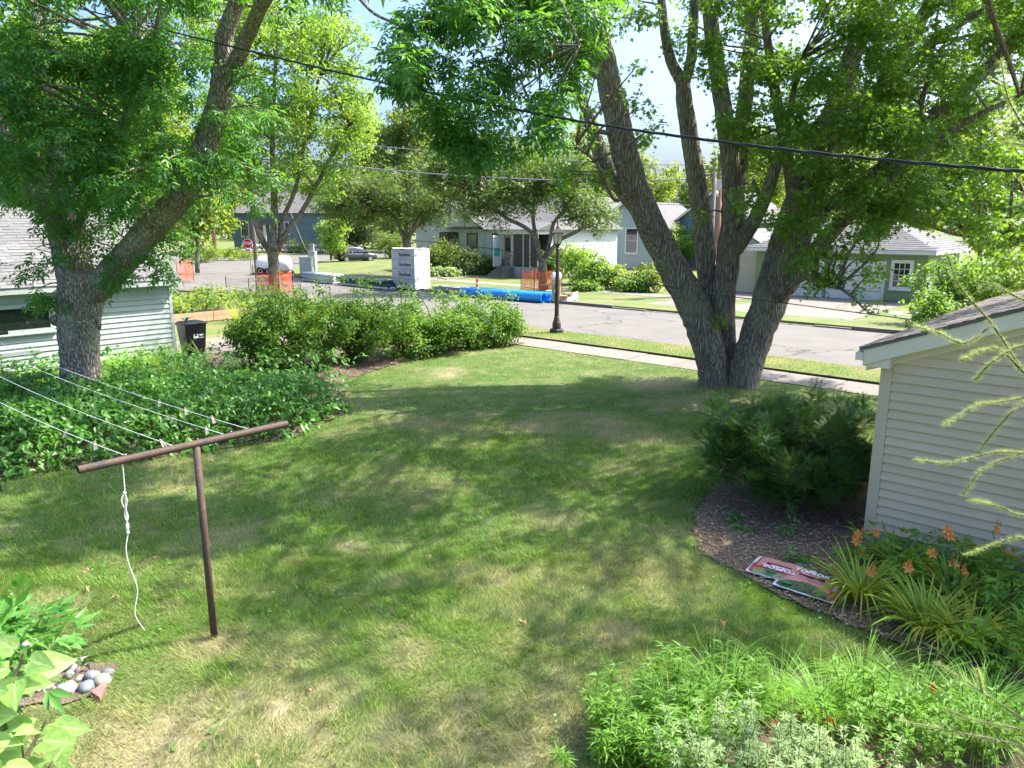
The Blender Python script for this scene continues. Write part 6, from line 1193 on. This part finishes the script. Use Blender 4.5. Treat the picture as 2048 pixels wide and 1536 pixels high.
for (b_, lab, n_), fl_ in zip(lil, flw):
    c = at(*b_) + Z * .03; t = thing('daylily', c, lab, 'daylily', 'daylilies beside the garage'); obj('leaves', *tuft(c, int(n_ * 1.6), T_LL, rg, (.85, 1.35), .12), M['lily'], t); obj('old_leaves', *tuft(c, 22, T_LL, rg, (.85, 1.25), .1), M['lilyy'], t)
    for (x, y) in fl_:
        p = atY(x, y, c[1] + rg.uniform(-.1, .3)); ax = nrm(np.array([rg.uniform(-.5, .5), -.7, .5 + rg.uniform(-.2, .3)])); st = MB().tube(smoothpath([c + np.array([rg.uniform(-.05, .05), 0, .1]), (c + p) / 2 + Z * .12, p - ax * .03], 4), .005, 5).build('scape', M['stem'], t)
        k = 6; a0 = rg.uniform(0, 1); e1v = nrm(np.cross(ax, Z)); e2v = np.cross(ax, e1v); D_ = np.array([e1v * math.cos(a0 + q * math.pi / 3) + e2v * math.sin(a0 + q * math.pi / 3) for q in range(k)]); obj('flower', *scatter([t_petal(.07, .036)], np.tile(p, (k, 1)), D_, np.tile(ax, (k, 1)), np.array([1, .88] * 3), rg), M['petal'], st)
        for q in range(2): e_ = p + np.array([rg.uniform(-.06, .06), rg.uniform(-.03, .03), rg.uniform(-.02, .07)]); MB().lathe([(.004, 0), (.010, .02), (.009, .05), (.002, .065)], e_, 6).build('bud', M['petal'], st)
T_PE = [spray_pinnate(.16, 2, .10, .035, rng, t_leaf, 40) for _ in range(3)]
for i, (x, y, h_, r_, lab) in enumerate(((1800, 1190, .5, .4, 'bushy green perennial behind the first daylilies'), (1900, 1190, .55, .45, 'bushy green perennial in the middle of the lily bed'), (1990, 1250, .55, .45, 'bushy green perennial at the right of the lily bed'), (2040, 1330, .5, .4, 'leafy perennial at the right edge of the lawn'), (1760, 1130, .4, .3, 'leafy perennial at the garage corner'), (1880, 1150, .5, .35, 'leafy perennial against the garage foundation'), (1975, 1330, .35, .3, 'low leafy perennial at the front of the lily bed'), (2080, 1220, .6, .4, 'leafy perennial cut by the right edge'))): bush('leafy_perennial', lab, at(x, y) + Z * .02, h_, r_, T_PE, 'willow', 330, 1.0, 420 + i, 'plant', 'leafy perennials in the lily bed', 16, .15, 5, .15, 0, 'stem')
# ------------------------------------------------------------------ front bed, bottom right
T_SG = [arch_blade(.6, .007, .95, 6), arch_blade(.55, .007, .75, 6, 1.15), arch_blade(.65, .007, 1.15, 6), arch_blade(.7, .006, .7, 6, 1.2)]
rg = np.random.default_rng(95)
for i, (x, y, n_, lab) in enumerate(((1340, 1500, 170, 'fine bladed sedge clump at the left of the front bed'), (1450, 1440, 150, 'sedge clump beside the silver leaved plant'), (1640, 1440, 190, 'sedge clump with pale drooping blades behind the silver plant'), (1720, 1395, 170, 'sedge clump arching over the lawn edge'), (1830, 1440, 190, 'sedge clump below the red flower heads'), (1950, 1480, 170, 'sedge clump under the larch twigs at the right'), (1560, 1400, 110, 'small sedge clump at the top of the front bed'), (1980, 1430, 130, 'sedge clump near the right edge of the lawn'), (1420, 1375, 60, 'thin grass tuft at the lawn edge of the front bed'))):
    c = at(x, y) + Z * .02; tag(obj('sedge_clump', *tuft(c, int(n_ * 1.7), T_SG, rg, (.6, 1.1), .12), M['sedge']), lab, 'grass clump', 'sedges in the front bed')
def stem_plant(name, label, c, n, h, ll, lw, m, seed, lean=.25, group=None, pairs=15, spread=.16, top=None):
    rg = np.random.default_rng(seed); t = thing(name, c, label, 'plant', group); mb = MB(); Ps, Ds, Ns = [], [], []
    for i in range(n):
        b_ = c + np.append(rg.normal(0, spread, 2), 0); e_ = b_ + np.append(rg.normal(0, lean, 2) * h, h * rg.uniform(.75, 1.1)); p = smoothpath([b_, (b_ + e_) / 2 + np.append(rg.normal(0, .03, 2), 0), e_], 6); mb.tube(p, np.linspace(.006, .0025, len(p)), 4)
        for k in range(pairs):
            s_ = .2 + .8 * (k + .5) / pairs; q = p[int(s_ * (len(p) - 1))]; a0 = k * 2.4 + rg.uniform(0, .5)
            for dlt in (0, math.pi): a_ = a0 + dlt; Ps.append(q); Ds.append([math.cos(a_), math.sin(a_), .45 * s_ + rg.uniform(-.15, .3)]); Ns.append([0, 0, 1.0])
    mb.build('stems', M['stem'], t); obj('foliage', *scatter([t_leaf(ll, lw, .15, .25), t_leaf(ll * .85, lw * .9, .2, .4)], np.array(Ps), np.array(Ds), np.array(Ns) + sph(len(Ps), rg) * .3, rg.uniform(.7, 1.15, len(Ps)), rg), M[m], t); return t
WL = [(1225, 1530, .55), (1270, 1480, .6), (1310, 1430, .6), (1365, 1410, .55), (1240, 1500, .5), (1400, 1460, .5), (1300, 1540, .55), (1390, 1540, .55), (1480, 1400, .45), (1500, 1450, .5)]
WLAB = ['at the lower left corner of the bed', 'at the left edge of the bed', 'tallest at the left of the sedge', 'behind the left sedge clump', 'leaning over the lawn at the left', 'between the two left sedges', 'low at the bottom of the view', 'at the bottom beside the silver plant', 'at the top of the bed with broad leaves', 'in the middle of the bed behind the silver plant']
for i, (x, y, h_) in enumerate(WL): stem_plant('narrow_leaf_plant', 'narrow leaved green perennial ' + WLAB[i], at(x, y) + Z * .02, 11, h_ * .75, .115, .022, 'willow', 500 + i, .24, 'narrow leaved perennials', 19)
for i, (x, y, h_, lab) in enumerate(((1440, 1560, .75, 'left half of the silvery white-green plant'), (1540, 1560, .8, 'middle of the silvery white-green plant'), (1620, 1570, .7, 'right half of the silvery white-green plant'), (1700, 1590, .6, 'silvery plant at the bottom right of the others'))): stem_plant('silver_plant', lab, at(x, y + 60) + Z * .02, 34, h_ * .8, .06, .017, 'silver', 520 + i, .22, 'silvery plants', 34, .17)
for i, (x, y, h_) in enumerate(((1750, 1470, .5), (1820, 1500, .5), (1900, 1520, .55), (1680, 1500, .5), (2010, 1500, .5))): stem_plant('leafy_flower', 'broad leaved plant of the front bed, %s' % ['right of the silver plant', 'below the red flowers', 'at the bottom right', 'just behind the silver plant', 'at the right edge'][i], at(x, y), 14, h_, .085, .032, 'willow', 540 + i, .2, 'broad leaved plants', 13, .2)
T_BB = [spray_random(22, .018, t_leaf2(.03, .006, 0, .3), rng, .4)]
for i, (x, y) in enumerate(((1865, 1378), (1662, 1445), (2035, 1488), (1722, 1462), (1652, 1440), (1550, 1452))):
    p = atY(x, y, 5.0 if y > 1400 else 5.4); t = thing('bee_balm', p * [1, 1, 0], 'dark red spiky flower head, %s' % ['highest on the right', 'above the silver plant', 'at the right edge', 'small, low in the sedge', 'second above the silver plant', 'faded, deep in the bed'][i], 'flower', 'red flowers in the front bed'); MB().tube([p * [1, 1, 0], p], .004, 5).build('stem', M['stem'], t); P_ = np.tile(p, (6, 1)); obj('flower_head', *scatter(T_BB, P_, sph(6, rg) + Z * .5, np.tile(Z, (6, 1)), .9, rg), M['beebalm'], t)
# lone seed stalks and fallen flowers
for i, (x, y, x2, y2) in enumerate(((1700, 1345, 1722, 1285), (1500, 1340, 1520, 1262), (1420, 1380, 1402, 1270))): a_, b_ = at(x, y), atY(x2, y2, at(x, y)[1]); tag(MB().tube(smoothpath([a_, (a_ + b_) / 2 - np.array([.02, 0, 0]), b_], 5), np.linspace(.004, .003, 11), 5).build('seed_stalk', M['bgB' if i else 'pin']), ['dry curled seed stalk at the lawn edge', 'upright green stalk left of the dry one', 'thin green stalk above the left sedge'][i], 'stalk')
fl_px = [(1438, 1252), (295, 1015), (250, 1005), (175, 1185), (310, 1125), (700, 790), (860, 1120), (620, 1390), (525, 1530), (230, 1205), (165, 1150), (760, 910), (420, 1095), (1040, 1250)]
for i, (x, y) in enumerate(fl_px): p = at(x, y) + Z * .045; tag(obj('fallen_leaf', *scatter([t_leaf(.06, .04, .5, .3)], p[None] + rg.normal(0, .03, (2, 3)) * [1, 1, 0], sph(2, rg) * [1, 1, .2], np.tile(Z, (2, 1)), 1.0, rg), M['dead' if i else 'petal']), 'orange fallen lily bloom lying on the grass' if i == 0 else 'brown fallen leaf lying on the lawn', 'leaf', 'fallen leaves on the lawn')
# ------------------------------------------------------------------ rocks, red stone
RK = [(862, 782, 55, 38, 'rockA', 'grey river rock at the right end of the rock row'), (735, 825, 72, 42, 'rockA', 'dark blue-grey river rock in the right part of the row'), (818, 850, 78, 36, 'rockC', 'flat tan rock touching the red stone'), (692, 905, 74, 34, 'rockA', 'flat dark rock at the front right of the row'), (543, 908, 78, 45, 'rockB', 'large pale pink granite rock in the middle front'), (272, 815, 62, 42, 'rockA', 'grey rock at the left behind the lilac'), (366, 832, 40, 34, 'rockB', 'small pink rock at the left'), (375, 902, 46, 30, 'rockB', 'pale grey rock at the front left'), (320, 918, 28, 22, 'rockB', 'smallest whitish pebble at the front left'), (303, 880, 32, 24, 'rockA', 'small blue-grey pebble at the left'), (440, 918, 32, 24, 'rockA', 'small grey rock beside the pale granite'), (595, 752, 46, 30, 'rockB', 'rounded pinkish rock at the back'), (560, 805, 52, 30, 'rockC', 'tan rock in the middle of the row'), (425, 742, 64, 28, 'rockA', 'dark slate rock at the back'), (640, 835, 40, 24, 'rockC', 'small tan rock between the dark ones'), (292, 772, 44, 26, 'rockA', 'blue-grey rock at the back left'), (200, 562, 42, 18, 'rockB', 'white stone under the peony leaves'), (390, 1320, 56, 46, 'rockA', 'dark stone near the lilac tips')]
for i, (X_, Y_, rx_, ry_, m_, lab) in enumerate(RK):
    c = at(.2514 * X_, 1150 + .2514 * Y_ + 4); k = .00118 * rx_; tag(obj('river_rock', rock_mesh(c + Z * .035, np.array([k, k * .8, min(k * .62, .06)]), np.random.default_rng(600 + i)), bf0, M[m_], smooth=True), lab, 'rock', 'river rocks at the bed edge')
q = [at(.2514 * a_, 1150 + .2514 * b_) for a_, b_ in ((870, 868), (800, 1020), (722, 968))]; tag(MB().prism([p + Z * .0 for p in q], (0, 0, .055)).build('red_stone', M['brick'], bevel=.008), 'triangular piece of red stone beside the river rocks', 'stone')
for i, (x, y) in enumerate(((85, 1350), (110, 1345), (130, 1375), (165, 1330), (150, 1335), (90, 1320))): bush('weed', 'small leafy weed sprouting among the river rocks', at(x, y), .09, .06, [spray_random(4, .05, t_leaf(.045, .035, .15, .2), rng)], 'hedge', 500, 1, 620 + i, 'plant', 'weeds among the rocks', 4, .2, 0, .05)
tag(obj('dry_leaf_heap', *scatter([t_leaf(.08, .05, .6, .3)], at(148, 1345) + rg.normal(0, 1, (9, 3)) * [.09, .04, .0] + Z * .09, sph(9, rg) * [1, 1, .4], sph(9, rg) * .5 + Z, 1.0, rg), M['pin']), 'curled dry leaves caught on the rocks', 'leaves')
# ------------------------------------------------------------------ peony and lilac at the left edge
T_PN = [spray_pinnate(.2, 2, .16, .05, rng, t_leaf, 38) for _ in range(3)]
pc2 = atY(0, 1262, 3.9) * [1, 1, 0]; bush('peony', 'green lobed peony foliage at the left edge above the rocks', pc2, atY(10, 1225, 3.9)[2] + .02, .22, T_PN, 'cover', 260, .85, 640, 'plant', None, 22, .84, 6, .16, 0, 'stem')
def t_heart(l, w):
    pr = [(0, .0), (.28, -.05), (.46, .12), (.5, .3), (.42, .52), (.25, .75), (.1, .92), (0, 1.05)]
    n_ = len(pr); v = [[0, max(0, y) * l, -.10 * l * max(0, y) ** 2] for x, y in pr] + [[x * w, y * l, .10 * w * (x * 2) - .10 * l * max(0, y) ** 2] for x, y in pr[1:-1]] + [[-x * w, y * l, .10 * w * (x * 2) - .10 * l * max(0, y) ** 2] for x, y in pr[1:-1]]
    f = []; m_ = n_ - 2
    for i in range(n_ - 1):
        for off, fl in ((n_, 0), (n_ + m_, 1)):
            a_ = i; b_ = i + 1; c_ = off + i if i < m_ else None; d_ = off + i - 1 if i > 0 else None
            if d_ is None: t_ = [(a_, c_, b_)]
            elif c_ is None: t_ = [(a_, d_, b_)]
            else: t_ = [(a_, d_, c_), (a_, c_, b_)]
            f += [q if fl == 0 else q[::-1] for q in t_]
    return np.array(v), np.array(f)
lil_c = np.array([-1.05, 1.0, 0]); lb = thing('lilac_bush', lil_c, 'lilac branches with large pale green leaves in the lower left corner', 'bush'); rg = np.random.default_rng(96); mb = MB(); TH = t_heart(.08, .058)
twigs = [[(-60, 1560, 1.15), (30, 1400, 1.2), (75, 1320, 1.25), (95, 1270, 1.27)], [(-30, 1620, 1.1), (70, 1520, 1.2), (115, 1450, 1.25), (140, 1405, 1.27)], [(-80, 1480, 1.2), (-10, 1420, 1.2), (25, 1370, 1.22), (20, 1320, 1.22)], [(-40, 1640, 1.1), (20, 1540, 1.15), (40, 1480, 1.16)], [(40, 1640, 1.2), (110, 1560, 1.25), (150, 1490, 1.28)]]
TW = []
for tw in twigs: p = smoothpath([atY(q[0] - 45, q[1] + 32, q[2] + .15) for q in tw], 6); TW.append(p); mb.tube(p, np.linspace(.006, .0025, len(p)), 6)
for tw in TW: mb.tube(smoothpath([lil_c + rg.normal(0, .04, 3) * [1, 1, 0], (lil_c * [1, 1, 0] + Z * 1.6), tw[0]], 5), np.linspace(.03, .006, 11), 6)
mb.build('stems', M['twig'], lb, smooth=True)
for k, p in enumerate(TW):
    for j in range(15):
        s_ = (j + .5) / 15; q = p[int(s_ * (len(p) - 1))]; a_ = j * 2.4 + k; d = nrm(np.array([math.cos(a_), math.sin(a_) * .5 - .25, rg.uniform(-.2, .55)])); nn_ = nrm(np.array([rg.normal(0, .3), -.75 + rg.normal(0, .3), .8])); sc = rg.uniform(.7, 1.15) * (1.0 if s_ < .85 else .8)
        st_e = q + d * .022; v, f = scatter([TH], st_e[None], d[None], nn_[None], np.array([sc]), rg); lf = obj('leaf', v, f, M['lilac'], lb, smooth=True); at_ = lf.data.attributes.new('rib', 'FLOAT', 'POINT'); at_.data.foreach_set('value', np.r_[np.ones(8), np.zeros(12)].astype(np.float32)); MB().tube([q, st_e + d * .004], .0016, 4).build('leaf_stalk', M['stem'], lf)
# ------------------------------------------------------------------ larch twigs at the right
lx = thing('larch_tree', (4.6, 3.3, 0), 'larch twigs with soft pale green needles reaching in from the right edge', 'tree'); mb = MB(); rg = np.random.default_rng(97); lt_ = np.array([4.6, 3.3, 0]); mb.tube([lt_, lt_ + Z * 3, lt_ + Z * 7.5], [.13, .10, .02], 10)
br = [[(2120, 850, 3.0), (2048, 745, 2.95), (1985, 650, 2.9), (1920, 575, 2.85), (1895, 510, 2.8)], [(1985, 650, 2.9), (1930, 685, 2.8), (1875, 665, 2.75), (1830, 652, 2.7)], [(2100, 780, 2.9), (2020, 800, 2.8), (1950, 812, 2.7), (1888, 852, 2.6)], [(2048, 745, 2.95), (2000, 700, 2.9), (1960, 700, 2.8), (1925, 720, 2.75)], [(2130, 880, 3.2), (2048, 905, 3.1), (1970, 935, 3.0), (1925, 990, 2.95)], [(2048, 905, 3.1), (1985, 905, 3.05), (1900, 925, 3.0), (1830, 920, 3.0)],
      [(2130, 1010, 3.1), (2048, 1030, 3.0), (1990, 1010, 2.9), (1940, 1000, 2.85)], [(2100, 1100, 3.3), (2048, 1075, 3.2), (1985, 1090, 3.2), (1930, 1110, 3.1)], [(2150, 1500, 2.8), (2048, 1440, 2.7), (1965, 1385, 2.6), (1870, 1322, 2.5)], [(2140, 1540, 2.7), (2030, 1490, 2.6), (1900, 1462, 2.55), (1790, 1440, 2.5)], [(1965, 1385, 2.6), (1960, 1360, 2.55), (1955, 1340, 2.5)], [(2110, 1480, 3.0), (2048, 1460, 2.9), (1950, 1440, 2.8), (1890, 1420, 2.75)],
      [(2130, 330, 3.0), (2060, 265, 2.9), (2018, 200, 2.85), (2002, 120, 2.8)], [(2090, 300, 3.0), (2048, 290, 2.9), (2010, 285, 2.85)], [(2120, 620, 3.1), (2048, 600, 3.0), (1985, 570, 2.9), (1960, 580, 2.9)], [(2048, 800, 2.9), (2000, 850, 2.8), (1960, 900, 2.8)], [(2120, 700, 2.9), (2050, 690, 2.85), (1990, 720, 2.8), (1950, 760, 2.8)]]
T_NE = [spray_random(9, .004, (np.array([[-.0006, 0, 0], [.0006, 0, 0], [0, .026, -.003]]), np.array([[0, 1, 2]])), rng, .0)]; Ps, Ds, Ns = [], [], []
for i, b_ in enumerate(br):
    p = smoothpath([atY(*q) for q in b_], 14); mb.tube(p, np.linspace(.0055, .0015, len(p)), 5)
    if b_[0][0] > 2080 and b_[0][0] >= 2090: mb.tube(smoothpath([lt_ + Z * (p[0][2] + .15), (lt_ + Z * (p[0][2] + .1) + p[0]) / 2 + Z * .05, p[0]], 4), np.linspace(.03, .006, 9), 6)
    for k in range(len(p) - 1):
        tdir = nrm(p[k + 1] - p[k])
        for q in range(4): w_ = rg.random(); dd = nrm(sph(1, rg)[0] + tdir * .75); Ps.append(p[k] * (1 - w_) + p[k + 1] * w_); Ds.append(dd); Ns.append(sph(1, rg)[0])
mb.build('trunk', M['twig'], lx, smooth=True); obj('needles', *scatter(T_NE, np.array(Ps), np.array(Ds), np.array(Ns), rg.uniform(.6, 1.05, len(Ps)), rg), M['larch'], lx)
# ------------------------------------------------------------------ parked car
def car(c, fwd, label):
    f_ = nrm(np.asarray(fwd)); s_ = np.array([-f_[1], f_[0], 0]); t = thing('parked_car', c, label, 'car'); P = lambda x, y, z: c + f_ * x + s_ * y + Z * z
    st = [(-2.25, .55, .95, .70), (-2.2, .35, 1.05, .86), (-1.7, .25, 1.12, .92), (-.6, .24, 1.06, .93), (.6, .24, 1.04, .93), (1.3, .25, 1.02, .92), (1.9, .3, .93, .86), (2.2, .38, .80, .74), (2.28, .48, .70, .62)]
    v, f = [], []; prof = [(0, -.85), (0, -1), (.35, -1.0), (.75, -.97), (1, -.86), (1, .86), (.75, .97), (.35, 1.0), (0, 1), (0, .85)]
    for x, zb, zt_, hw in st: v += [P(x, k * hw, zb + (zt_ - zb) * h) for h, k in prof]
    n_ = len(prof); f = [(i * n_ + j, i * n_ + (j + 1) % n_, (i + 1) * n_ + (j + 1) % n_, (i + 1) * n_ + j) for i in range(len(st) - 1) for j in range(n_)] + [tuple(range(n_))[::-1], tuple(range((len(st) - 1) * n_, len(st) * n_))]
    body = obj('body', np.array(v), f, M['carp'], t, smooth=True)
    cab = [(-2.05, 1.08, 1.12, .80), (-1.75, 1.07, 1.52, .80), (-1.2, 1.06, 1.66, .80), (-.2, 1.05, 1.68, .80), (.55, 1.04, 1.58, .80), (1.25, 1.02, 1.05, .82)]
    v, f = [], []; pr = [(0, -1), (.5, -.93), (.92, -.80), (1, -.70), (1, .70), (.92, .80), (.5, .93), (0, 1)]
    for x, zb, zt_, hw in cab: v += [P(x, k * hw * 1.08, zb - .03 + (zt_ - zb + .03) * h) for h, k in pr]
    n_ = len(pr); f = [(i * n_ + j, i * n_ + (j + 1) % n_, (i + 1) * n_ + (j + 1) % n_, (i + 1) * n_ + j) for i in range(len(cab) - 1) for j in range(n_)] + [tuple(range(n_))[::-1], tuple(range((len(cab) - 1) * n_, len(cab) * n_))]
    obj('cabin', np.array(v), f, M['carp'], t, smooth=True)
    for sg in (-1, 1):
        for x0, x1, zt0, zt1 in ((-1.55, -.95, 1.46, 1.54), (-.88, -.05, 1.55, 1.57), (.02, .85, 1.57, 1.36)):
            yb, yt = .84 * sg, .745 * sg; mb = MB(); mb.prism([P(x0, yb * 1.035, 1.10), P(x1, yb * 1.035, 1.09), P(x1 - .12 if x1 > .5 else x1, yt * 1.05, zt1), P(x0 + (.1 if x0 < -1 else 0), yt * 1.05, zt0)], s_ * sg * .012); mb.build('side_window', M['carg'], t)
        for x_ in (-1.35, 1.38):
            w_ = MB().lathe([(.12, -.1), (.32, -.11), (.35, -.05), (.35, .06), (.32, .11), (.12, .1)], P(x_, .82 * sg, .35), 20, (f_, Z, s_ * sg)).build('wheel', M['tyre'], t); MB().lathe([(.22, .10), (.22, .115), (.05, .13), (.01, .13)], P(x_, .82 * sg, .35), 10, (f_, Z, s_ * sg)).build('rim', M['alloy'], w_)
        MB().box(P(2.13, .66 * sg, .78), (.22, .25, .12), (f_, s_, Z)).build('headlight', M['lampg'], t, bevel=.02); MB().box(P(-2.19, .74 * sg, 1.0), (.12, .16, .3), (f_, s_, Z)).build('tail_light', M['red'], t, bevel=.02); MB().box(P(.85, .98 * sg, 1.12), (.12, .16, .12), (f_, s_, Z)).build('mirror', M['carp'], t, bevel=.02)
    mb = MB(); mb.prism([P(1.2, -.72, 1.09), P(1.2, .72, 1.09), P(.62, .62, 1.55), P(.62, -.62, 1.55)], f_ * .02 + Z * .02); mb.build('windscreen', M['carg'], t)
    mb = MB(); mb.prism([P(-2.05, -.7, 1.13), P(-2.05, .7, 1.13), P(-1.79, .6, 1.48), P(-1.79, -.6, 1.48)], -f_ * .03); mb.build('rear_window', M['carg'], t)
    return t
cp_ = atY(711, 518, 82) * [1, 1, 0] + Z * -.12; car(cp_, nrm(V + np.array([.35, -.1, 0])), 'dark grey SUV parked along the cross street')

# ------------------------------------------------------------------ small weeds in the lawn
rg = np.random.default_rng(99); n = 5200; y = np.sqrt(rg.uniform(4.6 ** 2, 17 ** 2, n)); x = rg.uniform(-.75, .75, n) * y; keep = vnoise(x * .7, y * .7) * vnoise(x * 2.5 + 3, y * 2.5) > .30; p = np.column_stack([x, y])[keep]
ok_ = (p @ V[:2] < 18) & (p @ U[:2] > -20)
for pl in (BED_L, BED_R, BED_RK, BED_F): ok_ &= ~inpoly(p, pl)
p = p[ok_]; n = len(p); a = rg.uniform(0, 6.28, n); o = obj('lawn_weeds', *scatter([spray_random(5, .03, t_leaf(.03, .028, .1, .1), rng, .0) for _ in range(3)], np.column_stack([p, np.full(n, .03)]), np.column_stack([np.cos(a), np.sin(a), 0 * a]), nrm(Z + sph(n, rg) * .25), rg.uniform(.7, 1.4, n), rg), M['cover'], kind='stuff'); tag(o, 'clover and small broad leaved weeds scattered through the lawn', 'weeds')
